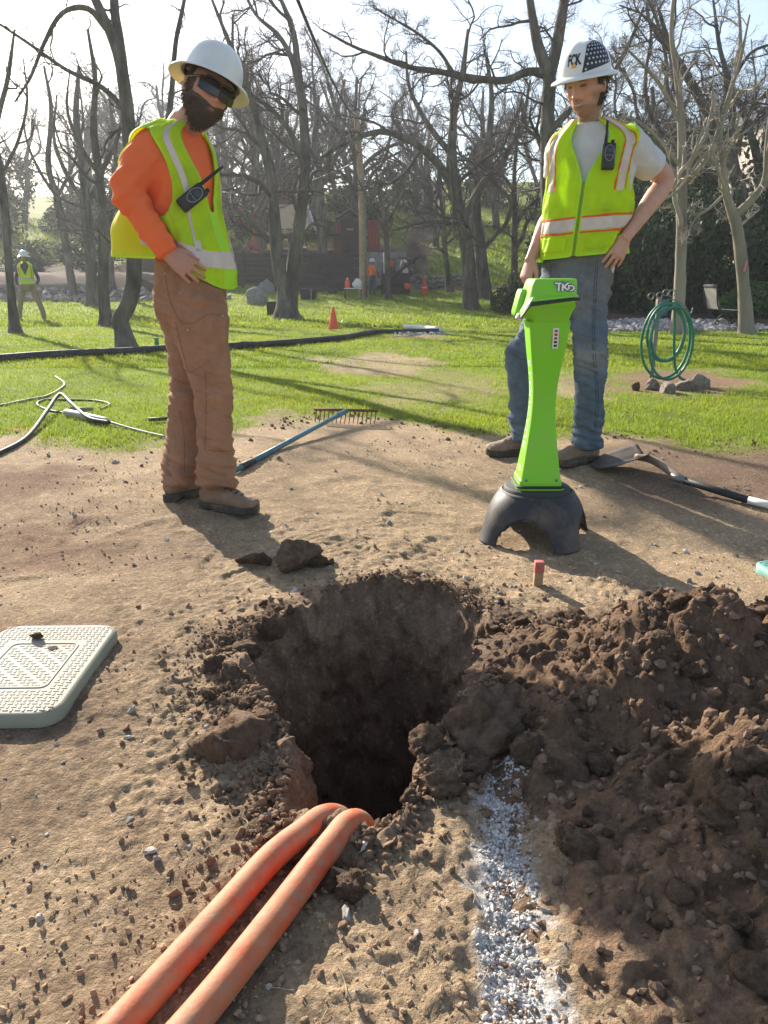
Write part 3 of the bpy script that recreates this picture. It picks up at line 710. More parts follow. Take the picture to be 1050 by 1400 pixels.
# shovel
S0 = gp(812, 643); S0[2] += 0.012; S1 = gp(880, 640); S1[2] += 0.075; S2 = gp(930, 668); S2[2] += 0.045; S3 = gp(1022, 690); S3[2] += 0.022; S4 = gp(1075, 702); S4[2] += 0.02
e = empty('shovel', (S1[0], S1[1], zg(S1[0], S1[1])), 'dirty shovel with black and white handle lying on the turned earth', 'shovel')
n = 18; us = np.linspace(0, 1, n); vv = np.linspace(-1, 1, 13); ax = nrm(S1-S0); side = nrm(np.cross(ax, [0, 0, 1])); upv = np.cross(side, ax)
Ls = np.linalg.norm(S1-S0)
Vb = []
for u in us:
    wdt = 0.125*min(1, (0.35+1.9*u))**0.8 if u < 0.5 else 0.125*(1-0.1*(u-0.5))
    if u > 0.9: wdt *= 1-(u-0.9)*2.5
    for v in vv: Vb.append(S0+ax*(u*Ls)+side*(v*wdt)+upv*(0.035*v*v*(0.4+0.6*u)-0.018*math.exp(-(v/0.18)**2)*u))
ob = under(mk('blade', np.array(Vb), grid_quads(13, n), mat('muddy_blade', (0.085, 0.075, 0.066), 0.6, 0.3, 15, 0.001, 60, metal=0.4, dirt=(0.13, 0.09, 0.06), dirt_scale=9, dirt_amt=0.8)), e); so = ob.modifiers.new('s', 'SOLIDIFY'); so.thickness = 0.004
under(MB().tube([S1-ax*0.05, S1+(S2-S1)*0.3, S2], [0.016, 0.021, 0.019], 12, 12).build('socket', mat('muddy_steel', (0.24, 0.17, 0.12), 0.7, 0.3, 20, 0.001, 80)), e)
shaft('handle', S2, S3, 0.0175, black_plastic, e)
shaft('collar', S2-nrm(S3-S2)*0.05, S2+nrm(S3-S2)*0.02, 0.0205, metal_grey, e)
shaft('handle_end', S3, S4, 0.0178, white_mat, e)

# black pipe across the lawn, white pipe and stones at its end
pts = [gp(*p) for p in [(-60, 499), (0, 495), (80, 489), (170, 485), (240, 480), (330, 477), (400, 472), (470, 465), (510, 458), (560, 456.5), (600, 456)]]
pts = [p+np.array([0, 0, 0.045]) for p in pts]
e = empty('pipe', (pts[5][0], pts[5][1], zg(pts[5][0], pts[5][1])), 'long black plastic pipe lying across the lawn', 'pipe')
under(MB().tube(pts, 0.047, 14, 80).build('pipe_wall', rubber), e)
P5 = pts[5]; under(MB().tube([P5+(pts[6]-P5)*0.0, P5+(pts[6]-P5)*0.12, P5+(pts[6]-P5)*0.22], 0.055, 14).build('coupling', black_plastic), e)
pw = [gp(*p)+np.array([0, 0, 0.05]) for p in [(553, 450), (575, 451), (601, 454)]]
tag(MB().tube(pw, 0.05, 12, 10).build('pipe', white_mat), 'short white pipe section at the end of the black pipe', 'pipe')

# thin hoses and piercing tool on the left
grey_hose = mat('grey_hose', (0.045, 0.046, 0.045), 0.6, 0.2, 9, dirt=(0.13, 0.115, 0.095), dirt_scale=6, dirt_amt=0.5)
pale_cable = mat('pale_cable', (0.24, 0.23, 0.20), 0.6, 0.2, 9)
def lay(pxs, r, name, mt, label, cat, n=60, lift=None):
    P = []
    for i, p in enumerate(pxs):
        q = gp(*p); q[2] += r+(0 if lift is None else lift[i]); P.append(q)
    return tag(MB().tube(P, r, 10, n).build(name, mt), label, cat)
lay([(-40, 636), (0, 622), (38, 600), (66, 572), (84, 556), (100, 566), (122, 578), (150, 583)], 0.013, 'hose', grey_hose, 'dark grey air hose arching up over the grass edge', 'hose', 60, [0, 0, 0, 0.04, 0.08, 0.06, 0.02, 0.012])
lay([(-40, 562), (0, 556), (38, 548), (64, 543), (84, 532), (88, 525), (76, 516)], 0.009, 'hose', pale_cable, 'thin pale hose curling up on the lawn behind the arching hose', 'hose')
lay([(95, 567), (66, 562), (51, 554), (62, 548), (95, 548), (130, 549), (150, 554), (138, 561)], 0.008, 'cable', grey_hose, 'loop of thin cable lying around the piercing tool', 'cable')
p0, p1, p2 = gp(92, 569), gp(147, 581), gp(232, 601)
e = empty('piercing_tool', p0, 'grey steel piercing tool on a thin rod lying in grass', 'tool')
D = nrm(p1-p0); up = np.array([0, 0, 0.024])
under(MB().tube([p0+up-D*0.05, p0+up, p0+up+(p1-p0)*.3, p1+up-D*0.03, p1+up+D*0.03], [0.010, 0.027, 0.029, 0.026, 0.009], 14).build('body', mat('worn_grey', (0.30, 0.29, 0.26), 0.6, 0.25, 20, 0.001, 60)), e)
under(MB().tube([p1+up, (p1+p2)/2+np.array([0, 0, .012]), p2+np.array([0, 0, .012])], 0.008, 8, 10).build('rod', pale_cable), e)
q0, q1 = gp(97, 565), gp(128, 564)
under(MB().tube([q0+up*1.1, (q0+q1)/2+up, q1+up], [0.02, 0.018, 0.012], 10).build('wedge', pale_cable), e)
q0, q1 = gp(203, 578), gp(236, 576)
tag(MB().tube([q0+[0, 0, .02], (q0+q1)/2+[0, 0, .02], q1+[0, 0, .02]], 0.013, 8).build('stick', rubber), 'short dark stick in grass behind the brown trouser legs', 'stick')
b = gp(215, 476)
e = empty('marker_stake', b, 'small green marker stake beside the black pipe', 'stake')
MB().box((0, 0, 0.055), (0.055, 0.03, 0.15), None, 0.004).build('post', mat('green_plastic', (0.05, 0.23, 0.075), 0.5), e)
MB().box((0, 0, 0.136), (0.062, 0.036, 0.018), None, 0.004).build('cap', mat('green_plastic_cap', (0.06, 0.27, 0.09), 0.5), e)

# ---------------------------------------------------------------- green drill locator standing on its black base
LC = np.array([0.622, 3.02]); LZ = zg(*LC)-0.006
loc = empty('drill_locator', (LC[0], LC[1], LZ), 'lime green drill locator with lettered head standing on the dirt', 'locator')
stand = empty('locator_stand', (LC[0], LC[1], LZ), 'black plastic arched stand carrying the green locator', 'stand', rz=-0.38)
lime = mat('lime_plastic', (0.20, 0.60, 0.015), 0.42, 0.05, 6, 0.0003, 90, spec=0.45, dirt=(0.27, 0.42, 0.08), dirt_scale=6, dirt_amt=0.5)
# stand: dome with four arches
nu, nv = 160, 56; VS = []
for j in range(nv):
    t = j/(nv-1); z = 0.195*t
    rr = 0.205-0.015*t-0.050*t**3.5 if t < 1 else 0.14
    for i in range(nu):
        a = 2*math.pi*i/nu; p = 3.2
        q = (abs(math.cos(a))**p+abs(math.sin(a))**p)**(-1/p); q = 1+(q-1)*(0.75-0.45*t)
        flare = 1+0.10*(1-t)**3*(math.cos(4*(a-math.pi/4))*0.5+0.5)
        VS.append((rr*q*flare*math.cos(a), rr*q*flare*math.sin(a), z))
VS = np.array(VS); QS = grid_quads(nu, nv, True)
cA = VS[QS].mean(1); aa = np.arctan2(cA[:, 1], cA[:, 0]); da = np.abs((aa+math.pi/4) % (math.pi/2)-math.pi/4)
arch = (da/0.52)**2+(np.maximum(cA[:, 2], 0)/0.118)**2 < 1
QS = QS[~arch]; us_ = np.unique(QS); rm = np.zeros(len(VS), int); rm[us_] = np.arange(len(us_))
# pull the boundary vertices onto the smooth arch curve
vv_ = VS[us_].copy(); va = np.arctan2(vv_[:, 1], vv_[:, 0]); vd = (va+math.pi/4) % (math.pi/2)-math.pi/4
e2 = np.sqrt((vd/0.52)**2+(vv_[:, 2]/0.118)**2); near = (e2 < 1.08)
tz = 0.118*np.sqrt(np.clip(1-(vd/0.52)**2, 0, 1)); sel = near & (np.abs(vd) < 0.45); vv_[sel, 2] = tz[sel]
o = mk('dome', vv_, rm[QS], black_plastic, stand); so = o.modifiers.new('s', 'SOLIDIFY'); so.thickness = 0.009; so.offset = -1
MB().lathe([(0.001, 0.175), (0.150, 0.175), (0.152, 0.190), (0.140, 0.196)], (0, 0, 0), 48).build('shoulder', black_plastic, stand)
MB().lathe([(0.136, 0.182), (0.134, 0.206), (0.126, 0.212), (0.001, 0.212)], (0, 0, 0), 48).build('top_plate', mat('black_plastic_matt', (0.035, 0.035, 0.037), 0.7, 0.2, 30, 0.0006, 150), stand)
# body of the locator: chamfered column
def section(hw, hd, ch, n=5):
    out = []
    for sx, sy, a0 in [(1, 1, 0), (-1, 1, 90), (-1, -1, 180), (1, -1, 270)]:
        for k in range(n):
            a = math.radians(a0+90*k/(n-1)); out.append((sx*(hw-ch)+ch*math.cos(a), sy*(hd-ch)+ch*math.sin(a)))
    return np.array(out)
keys = np.array([[0.228, 0.092, 0.088, 0.02], [0.245, 0.090, 0.086, 0.014], [0.262, 0.083, 0.080, 0.012], [0.34, 0.071, 0.070, 0.011], [0.42, 0.060, 0.060, 0.010], [0.50, 0.051, 0.053, 0.009], [0.58, 0.049, 0.052, 0.009],
                 [0.66, 0.056, 0.057, 0.010], [0.74, 0.068, 0.066, 0.012], [0.82, 0.079, 0.074, 0.014], [0.86, 0.084, 0.080, 0.016]])
keys[:, 1:3] *= 0.93
rows = catmull(keys, 70)
ns = 20; V_ = np.vstack([np.column_stack([section(r_[1], r_[2], r_[3]), np.full(ns, r_[0])]) for r_ in rows])
o = mk('column', V_, grid_quads(ns, len(rows), True), lime, loc)
for zz_, rr_, mm, nm in [(0.2155, 0.0955, lime, 'foot_ring'), (0.2235, 0.098, rubber, 'foot_seal')]:
    S_ = section(rr_, rr_*0.96, 0.03)
    Vr = np.vstack([np.column_stack([S_*f, np.full(ns, zz_+dz)]) for f, dz in [(0.97, -0.005), (1, -0.003), (1, 0.003), (0.97, 0.005), (0.5, 0.005)]])
    mk(nm, Vr, grid_quads(ns, 5, True), mm, loc)
# head: flared tray, seal, cap; the edge dips on the side with the handle
def dip(V):
    V = V.copy(); V[:, 0] *= 0.82; V[:, 1] *= 0.88; d = np.clip(-0.070-V[:, 0], 0, 1); V[:, 2] -= d*1.2+d*d*6; return V
def ring_loft(name, ks, mt, close_top=False, n=7):
    rows = catmull(np.array(ks), 26); ns = 4*n
    V_ = np.vstack([np.column_stack([section(r_[1], r_[2], r_[3], n)+np.array([r_[4], 0.0]), np.full(ns, r_[0])]) for r_ in rows])
    T = None; F = [grid_quads(ns, len(rows), True)]
    if close_top:
        V_ = np.vstack([V_, [[rows[-1][4], 0, rows[-1][0]]]]); b_ = (len(rows)-1)*ns; F.append(np.array([[b_+i, b_+(i+1) % ns, len(V_)-1] for i in range(ns)]))
    return mk(name, dip(V_), F, mt, loc)
ring_loft('tray', [[0.845, 0.080, 0.078, 0.016, 0], [0.875, 0.090, 0.088, 0.02, -.002], [0.905, 0.108, 0.105, 0.03, -.006], [0.925, 0.122, 0.120, 0.035, -.01], [0.938, 0.127, 0.125, 0.035, -.01]], lime)
ring_loft('seal', [[0.936, 0.118, 0.116, 0.035, -.01], [0.938, 0.1305, 0.1285, 0.035, -.01], [0.948, 0.1305, 0.1285, 0.035, -.01], [0.950, 0.118, 0.116, 0.035, -.01]], rubber)
ring_loft('cap', [[0.948, 0.126, 0.124, 0.035, -.01], [0.956, 0.124, 0.122, 0.035, -.01], [0.962, 0.114, 0.112, 0.032, -.006], [0.985, 0.108, 0.106, 0.030, 0.0], [1.005, 0.104, 0.102, 0.03, 0.004], [1.013, 0.098, 0.096, 0.03, 0.006], [1.015, 0.08, 0.08, 0.03, .006]], lime, True)
MB().box((-0.098, 0.035, 0.925), (0.040, 0.11, 0.105), rotm('Y', 0.22), 0.016).build('handle', lime, loc)
MB().box((-0.116, -0.045, 0.878), (0.018, 0.03, 0.022), rotm('Y', 0.5), 0.004).build('latch', white_mat, loc)
dark_ink = mat('dark_ink', (0.02, 0.022, 0.025), 0.6); ink_white = mat('white_ink', (0.82, 0.83, 0.84), 0.5, 0.03)
def stamp(txts, mt, name, y, grow=0.0, par=loc, rot=None):
    for s, size, x, z in txts:
        V_, F_ = text_mesh(s, size, 0, 0.0012)
        V_ = np.column_stack([V_[:, 0]*(1.18+grow*0.0)+x, np.full(len(V_), y), V_[:, 1]+z]); ngon_mesh(name, V_, F_, mt, par)
fy = -0.0965
tw = [('T', 0.042, 0.016, 0.984), ('K', 0.042, 0.040, 0.984), ('D', 0.030, 0.061, 0.980)]
for s, size, x, z in tw:
    for dx, dz in [(-.004, 0), (.004, 0), (0, .004), (0, -.004), (.003, .003), (-.003, .003), (.003, -.003), (-.003, -.003)]:
        V_, F_ = text_mesh(s, size); ngon_mesh('letter_outline', np.column_stack([V_[:, 0]*1.18+x+dx, np.full(len(V_), fy-0.0002*(1+abs(dx)*50+dz*20)), V_[:, 1]+z+dz]), F_, dark_ink, loc)
stamp(tw, ink_white, 'letter', fy-0.0016)
for sx, sy, sz in [(-0.06, -0.0815, 0.252), (0.06, -0.0815, 0.252), (-0.072, -0.1025, 0.928), (0.085, -0.1025, 0.928)]:
    MB().lathe([(0.001, 0.003), (0.005, 0.003), (0.006, 0)], (sx, sy, sz), 12, rotm('X', math.pi/2)).build('screw', metal_grey, loc)
# warning label on the column
st = MB().box((0.022, -0.0715, 0.80), (0.022, 0.002, 0.075), None).build('warning_label', mat('label_white', (0.75, 0.72, 0.66), 0.6), loc, False)
for k in range(5):
    o = MB().box((0.022, -0.0730, 0.827-k*0.0135), (0.012, 0.001, 0.0085), None).build('label_print', mat('label_red', (0.36, 0.035, 0.03), 0.6) if k < 3 else dark_ink, st, False)
# lettering running down the side face (too oblique to read in full)
zz_ = 0.70
for s in 'ELOUCAUR':
    hw = float(np.interp(zz_, rows[:, 0], rows[:, 1])); V_, F_ = text_mesh(s, 0.062)
    x_ = -np.interp(zz_+V_[:, 0]*-1.0, rows[:, 0], rows[:, 1])-0.0012
    ngon_mesh('letter', np.column_stack([x_, V_[:, 1]*1.1, zz_-V_[:, 0]]), F_, ink_white, loc); zz_ -= 0.046
V_, F_ = text_mesh('TKD', 0.03); x_ = -np.interp(0.285+V_[:, 1], rows[:, 0], rows[:, 1])-0.0012
ngon_mesh('letter', np.column_stack([x_, -V_[:, 0], 0.285+V_[:, 1]]), F_, ink_white, loc)

# ---------------------------------------------------------------- garden hose stand
b = gp(890, 522)
e = empty('hose_stand', b, 'steel garden hose stand with scrolled top on bare patch', 'hose stand')
MB().box((0, 0, 0.37), (0.036, 0.02, 0.78), None, 0.003).build('post', metal_grey, e)
for dx, dz in [(-0.055, 0.765), (0.02, 0.77), (0.075, 0.795), (0.13, 0.79)]:
    a = np.linspace(0.3, 6.6, 26); rr_ = 0.034-0.002*a
    MB().tube(np.column_stack([dx-0.02+rr_*np.cos(a), np.zeros(26), dz+rr_*np.sin(a)]), 0.005, 6).build('scroll', metal_grey, e)
MB().tube([(0, 0, 0.72), (0.10, -0.03, 0.74), (0.20, -0.05, 0.70), (0.27, -0.06, 0.62), (0.29, -.06, 0.67)], 0.006, 6, 24).build('bracket', metal_grey, e)
MB().box((0.02, 0.03, 0.71), (0.07, 0.05, 0.07), None, 0.01).build('bracket_plate', rust, e)
green_hose = mat('green_hose', (0.012, 0.17, 0.10), 0.42, 0.12, 9, dirt=(0.2, 0.25, 0.18), dirt_scale=6, dirt_amt=0.3)
loops = []
for k, (cx, w, h, dy) in enumerate([(0.075, 0.245, 0.68, -0.05), (0.055, 0.185, 0.50, -0.07), (0.10, 0.215, 0.64, -0.09), (0.075, 0.165, 0.46, -0.035)]):
    a = np.linspace(math.pi/2, math.pi/2+2*math.pi, 26)[:-1]
    for q in a:
        sx = math.cos(q); sz = math.sin(q)
        loops.append((cx+w*sx*(0.78+0.22*(1-sz)/2+0.1*sz), dy-0.0008*len(loops), 0.72-0.02*k-h/2+h/2*sz))
loops += [(0.16, -0.10, 0.20), (0.22, -0.11, 0.06), (0.27, -0.14, 0.03)]
tag(MB().tube(np.array(loops)+b, 0.0125, 10, 420).build('garden_hose', green_hose), 'green garden hose coiled in loops on the scrolled stand', 'hose')
rock_mat = mat('pale_rock', (0.36, 0.32, 0.26), 0.85, 0.25, 5, 0.03, 9, two=(0.24, 0.19, 0.14), detail=9)
for (px, py, s, sq, lab), sd in zip([(892, 533, 0.062, (0.85, 0.8, 1.0), 'upright end rock against the hose stand post'), (912, 537, 0.075, (1.3, .8, .7), 'low pale rock second from the hose stand post'),
                      (938, 534, 0.08, (1.2, .8, .8), 'pale rock between the low rock and the tallest rock'), (956, 531, 0.085, (1.0, .8, 1.05), 'tallest pale rock at the far end of the hose stand border')], range(4)):
    W, T = rock_shape(4, 300+sd, 7, (1, 1, 1), 0.2, 0.06); o = mk('rock', W, T, rock_mat); q = gp(px, py); o.location = (q[0], q[1], q[2]+s*0.55*sq[2]); o.scale = tuple(s*np.array(sq)*1.15); o.rotation_euler = (0.1*sd, 0, sd*1.3); tag(o, lab, 'rock')
q = gp(868, 534); clod(q[0], q[1], q[2]+0.03, 0.05, 'dark clod on the bare patch near the hose stand', seed=2)

# ---------------------------------------------------------------- traffic cones
def cone(px, py, h, label, collar):
    b = gp(px, py); e = empty('traffic_cone', b, label, 'cone')
    MB().box((0, 0, 0.012), (h*0.62, h*0.62, 0.03), None, 0.008).build('base', orange_cone if not collar else orange_cone, e)
    MB().lathe([(h*0.24, 0.027), (h*0.225, 0.05), (h*0.055, h*0.97), (h*0.045, h), (0.001, h)], (0, 0, 0), 24).build('cone_body', orange_cone, e)
    if collar: MB().lathe([(h*0.172, h*0.36), (h*0.098, h*0.73)], (0, 0, 0), 24).build('collar', white_mat, e)
cone(456, 449, 0.44, 'plain orange traffic cone on lawn in front of the double tree', False)
cone(580, 402, 0.62, 'small orange traffic cone with white band near the drilling rig', True)
# ---------------------------------------------------------------- bare trees
bark = mat('grey_bark', (0.165, 0.146, 0.128), 0.92, 0.55, 9, 0.06, 22, spec=0.1, two=(0.085, 0.075, 0.066), detail=8)
bark_pale = mat('pale_smooth_bark', (0.30, 0.255, 0.205), 0.85, 0.22, 6, 0.006, 30, spec=0.15, two=(0.21, 0.18, 0.15), detail=8)
twig_mat = mat('twig_bark', (0.095, 0.080, 0.070), 0.9, 0.25, 3, spec=0.1)
twig_pale = mat('pale_twig_bark', (0.33, 0.29, 0.25), 0.8, 0.25, 3, spec=0.2)
for m_ in (bark, bark_pale):            # stretch the relief along the stem
    N_, L_ = m_.node_tree.nodes, m_.node_tree.links
    for nd in list(N_):
        if nd.type == 'TEX_NOISE':
            src = nd.inputs['Vector'].links[0].from_socket; mpn = N_.new('ShaderNodeMapping'); mpn.inputs['Scale'].default_value = (1, 1, 0.28); L_.new(src, mpn.inputs['Vector']); L_.new(mpn.outputs['Vector'], nd.inputs['Vector'])
def interp_rows(P, t):
    """P (N,n,3), t (N,) in 0..1 -> point, tangent"""
    n = P.shape[1]; x = np.clip(t*(n-1), 0, n-1.001); i = x.astype(int); f = (x-i)[:, None]; k = np.arange(len(P))
    return P[k, i]*(1-f)+P[k, i+1]*f, nrm(P[k, i+1]-P[k, i])
def sprout(P, R, count, t0, t1, ang, lratio, segs, wig, up, rng_, rmul=0.62, rmin=0.002, lmin=0.1, lenp=None):
    N = len(P); Ls = np.linalg.norm(np.diff(P, axis=1), axis=2).sum(1) if lenp is None else lenp
    idx = np.repeat(np.arange(N), count); t = np.tile((np.arange(count)+0.5)/count, N)+rng_.uniform(-0.5, 0.5, N*count)/count; t = t0+(t1-t0)*t
    p, T = interp_rows(P[idx], t); n = R.shape[1]; x = np.clip(t*(n-1), 0, n-1.001); i = x.astype(int); f = x-i; r0 = (R[idx, i]*(1-f)+R[idx, i+1]*f)
    rv = nrm(rng_.normal(size=(len(idx), 3))); perp = nrm(rv-T*np.sum(rv*T, 1, keepdims=True))
    a = rng_.normal(ang, 0.22, len(idx))[:, None]; d = nrm(T*np.cos(a)+perp*np.sin(a)+np.array([0, 0, up]))
    L = np.maximum(Ls[idx]*lratio*(1.1-0.6*t)*rng_.uniform(0.6, 1.25, len(idx)), lmin)
    pts = [p]; cur = p
    for s in range(segs):
        d = nrm(d+rng_.normal(0, wig, d.shape)+np.array([0, 0, up*0.35])); cur = cur+d*(L/segs)[:, None]; pts.append(cur)
    Q = np.stack(pts, 1); rs = np.minimum(r0*rmul, 0.022*L+0.004)*rng_.uniform(0.75, 1.1, len(idx)); rs = np.maximum(rs, rmin)
    RR_ = rs[:, None]*np.linspace(1, 0.35, segs+1)[None]; RR_ = np.maximum(RR_, rmin*0.7)
    return Q, RR_, L
def crown_mesh(name, stems, rstems, spec, seed, sides=(6, 4, 3, 3)):
    """stems (N,n,3): limbs the crown grows from"""
    rg = np.random.default_rng(seed); V, Q, n = [], [], 0; P, R = stems, rstems; L = None
    for lv, sp in enumerate(spec):
        P, R, L = sprout(P, R, *sp, rg) if not isinstance(sp, dict) else sprout(P, R, rng_=rg, **sp)
        v, q = tubes(P, R, sides[min(lv, len(sides)-1)]); V.append(v); Q.append(q+n); n += len(v)
    return mesh_data(name, np.vstack(V), np.vstack(Q), True)
def S(count, t0, t1, ang, lratio, segs, wig, up, rmin=0.003, rmul=0.62): return dict(count=count, t0=t0, t1=t1, ang=ang, lratio=lratio, segs=segs, wig=wig, up=up, rmin=rmin, rmul=rmul)
def stem_mesh(name, pts, r, k=12, n=40, flare=True, lump=0.06):
    full = catmull(np.column_stack([pts, r]), n); P, R = full[:, :3], full[:, 3]
    if flare: R = R*(1+0.45*np.exp(-np.arange(n)/(n*0.035)))
    V, Q = tubes(P[None], R[None], k); c = np.repeat(P, k, 0)
    V = c+(V-c)*(1+lump*2.2*fbm(V*np.array([6, 6, 2.2]), 3, seed=len(pts)+int(abs(P[0, 0])*97))+lump*fbm(V*16, 2, seed=5))[:, None]
    return V, Q, P, R
def tree(base, stems, label, seed, spec, name='bare_tree', mt=None, tw=None, group=None, k=14):
    """stems: list of (points, radii) in world space; first is the trunk"""
    mt = mt or bark; tw = tw or twig_mat
    e = empty(name, base, label, 'tree', group); SP, SR = [], []
    for i, (pts, r) in enumerate(stems):
        V, Q, P, R = stem_mesh('trunk', np.asarray(pts, float), np.asarray(r, float), k if i == 0 else max(6, k-5), 44 if i == 0 else 26, i == 0)
        under(mk('trunk' if i == 0 else 'limb', V, Q, mt), e)
        idx = np.linspace(0, len(P)-1, 14).astype(int); SP.append(P[idx]); SR.append(R[idx])
    cm = crown_mesh('crown', np.array(SP), np.array(SR), spec, seed)
    under(link('crown', cm, tw), e); return e
def px_stem(pxs, Y, rpx, lean=0.0):
    """pixels traced along a stem; Y distance of its foot; rpx half-widths in photo pixels"""
    P, R = [], []
    for i, (px, py) in enumerate(pxs):
        yy = Y+lean*i; p = at(px, py, yy); dep = yy*cp-(p[2]-EYE)*sp_; P.append(p); R.append(rpx[i]*dep/FPX)
    return P, R
def foot(px, py):
    return gp(px, py)
FINE = [S(9, 0.30, 1.0, 0.95, 0.42, 8, 0.26, 0.06, 0.007), S(8, 0.15, 1.0, 0.85, 0.55, 6, 0.30, 0.03, 0.0035), S(7, 0.15, 1.0, 0.8, 0.55, 4, 0.32, 0.02, 0.002), S(4, 0.15, 1.0, 0.7, 0.6, 3, 0.3, 0.02, 0.0015)]
# gnarled tree left
b = foot(174, 478); Yt = b[1]
t1_ = px_stem([(174, 480), (168, 452), (164, 438), (176, 415), (183, 380), (183, 320), (181, 250), (176, 180), (172, 130), (160, 70), (140, 20), (118, -25), (100, -60)], Yt, [13, 11, 10.5, 10.5, 10.5, 10, 9.5, 9, 8.5, 7.5, 6.5, 5, 2.5])
t1b = px_stem([(172, 135), (163, 60), (156, 0), (162, -40), (158, -80)], Yt, [8, 7.5, 6, 4.5, 2], 0.15)
t1c = px_stem([(148, 42), (120, 12), (85, 18), (60, 60), (42, 105), (20, 140)], Yt, [5, 4, 3.2, 2.6, 2, 1.2], -0.15)
t1d = px_stem([(182, 300), (215, 215), (232, 150), (240, 60), (252, 0), (258, -50)], Yt, [5, 4.5, 3.8, 3.2, 2.5, 1.2], 0.12)
t1e = px_stem([(180, 160), (140, 120), (90, 95), (40, 60), (-20, 20)], Yt, [4.5, 3.5, 2.8, 2.2, 1.2], 0.25)
tree(b, [t1_, t1b, t1c, t1d, t1e], 'gnarled bare tree with crooked trunk just behind the orange-sleeved worker', 1, [S(5, 0.3, 1.0, 0.9, 0.26, 7, 0.30, 0.0, 0.005), S(5, 0.15, 1.0, 0.85, 0.55, 6, 0.32, -0.02, 0.003), S(5, 0.15, 1, 0.8, 0.55, 4, 0.32, 0.0, 0.0022)])
# double-stemmed tree
b = foot(395, 436); Yt = b[1]
s1 = px_stem([(393, 440), (391, 420), (388, 395), (382, 370), (377, 330), (374, 280), (368, 230), (352, 170), (335, 110), (310, 50), (290, 0)], Yt, [17, 15, 10, 9, 8.5, 8, 7, 5.5, 4, 3, 1.8])
s2 = px_stem([(396, 425), (398, 395), (401, 360), (407, 320), (413, 270), (417, 210), (414, 150), (407, 90), (400, 40), (380, -10)], Yt, [12, 9.5, 9, 8.5, 8, 7.2, 6.2, 5, 4, 2.5], 0.04)
s3 = px_stem([(416, 240), (402, 190), (372, 150), (340, 125), (320, 80), (318, 20)], Yt, [4.5, 4, 3.5, 3, 2.4, 1.4], -0.1)
s4 = px_stem([(413, 150), (402, 90), (382, 50), (350, 20), (330, -20)], Yt, [4.5, 4, 3.2, 2.2, 1.4], 0.15)
tree(b, [s1, s2, s3, s4], 'bare tree with two stems joined at the base near the boulders', 2, FINE[:3] + [S(2, 0.2, 1, 0.7, 0.6, 2, 0.3, 0.02, 0.0016)])
# tree behind the locator side lawn
b = foot(643, 423); Yt = b[1]
s1 = px_stem([(644, 425), (642, 390), (640, 350), (634, 310), (624, 270), (618, 220), (620, 160), (632, 100), (640, 40)], Yt, [11, 9.5, 9.5, 9.5, 9, 7.5, 5.5, 4, 2])
s2 = px_stem([(622, 265), (600, 225), (565, 195), (525, 180), (490, 188), (455, 205), (430, 222)], Yt, [6, 5.5, 4.8, 4, 3.2, 2.5, 1.5], -0.12)
s3 = px_stem([(634, 300), (660, 250), (690, 215), (715, 160), (725, 110)], Yt, [5.5, 5, 4, 3, 1.6], 0.15)
s4 = px_stem([(620, 215), (585, 170), (560, 120), (555, 70)], Yt, [4.5, 3.6, 2.6, 1.4], 0.2)
tree(b, [s1, s2, s3, s4], 'bare leaning tree with long low side limb near the evergreen bushes', 3, FINE[:3] + [S(2, 0.2, 1, 0.7, 0.6, 2, 0.3, 0.02, 0.0016)])
b = foot(663, 408); Yt = b[1]
s1 = px_stem([(663, 410), (660, 370), (656, 330), (650, 290), (655, 240), (668, 190), (672, 130), (665, 80)], Yt, [9, 8, 8, 7.5, 6, 5, 3.5, 2])
s2 = px_stem([(662, 340), (676, 322), (690, 308), (697, 290), (700, 262)], Yt, [3.5, 3.2, 2.8, 2.2, 1.5])
tree(b, [s1, s2], 'dark bare tree half hidden behind the leaning tree', 4, FINE[:3])
b = foot(614, 400); Yt = b[1]
tree(b, [px_stem([(615, 402), (612, 370), (608, 340), (606, 300), (602, 260), (598, 200)], Yt, [5.5, 4, 3.6, 3, 2.2, 1]), px_stem([(608, 330), (622, 300), (634, 280), (640, 250)], Yt, [2.2, 2, 1.5, .8])], 'thin bare sapling in front of the bright grassy hillside', 5, FINE[:3])
# big tree behind the T-shirt worker
b = foot(757, 452); Yt = b[1]
s1 = px_stem([(757, 455), (756, 400), (752, 320), (749, 250), (748, 190), (750, 135), (750, 105), (735, 60), (726, 10), (715, -60)], Yt, [13, 11, 10.5, 10, 9.5, 9.5, 9, 7, 5.5, 3.5])
s2 = px_stem([(750, 112), (762, 60), (770, 10), (784, -60), (790, -130)], Yt, [8.5, 8, 7, 5, 2.5], 0.1)
s3 = px_stem([(749, 100), (722, 98), (690, 110), (650, 107), (600, 98), (560, 92), (520, 78), (480, 62), (440, 40)], Yt, [6, 5.5, 5, 4.5, 4, 3.4, 2.8, 2, 1.2], -0.08)
s4 = px_stem([(751, 180), (790, 140), (830, 110), (860, 60), (880, 10)], Yt, [5, 4.5, 3.5, 2.8, 1.5], 0.12)
s5 = px_stem([(620, 100), (600, 70), (570, 45), (545, 30), (510, 10)], Yt-0.4, [2.6, 2.2, 1.8, 1.4, .8], -0.1)
tree(b, [s1, s2, s3, s4, s5], 'large forked bare tree rising behind the T-shirt worker', 6, [S(9, 0.25, 1, 0.8, 0.32, 8, 0.28, 0.06, 0.006), S(7, 0.15, 1, 0.8, 0.5, 6, 0.32, 0.02, 0.004), S(6, 0.15, 1, 0.75, 0.55, 4, 0.3, 0.02, 0.0025), S(3, 0.2, 1, 0.7, 0.6, 2, 0.3, 0.02, 0.0018)])
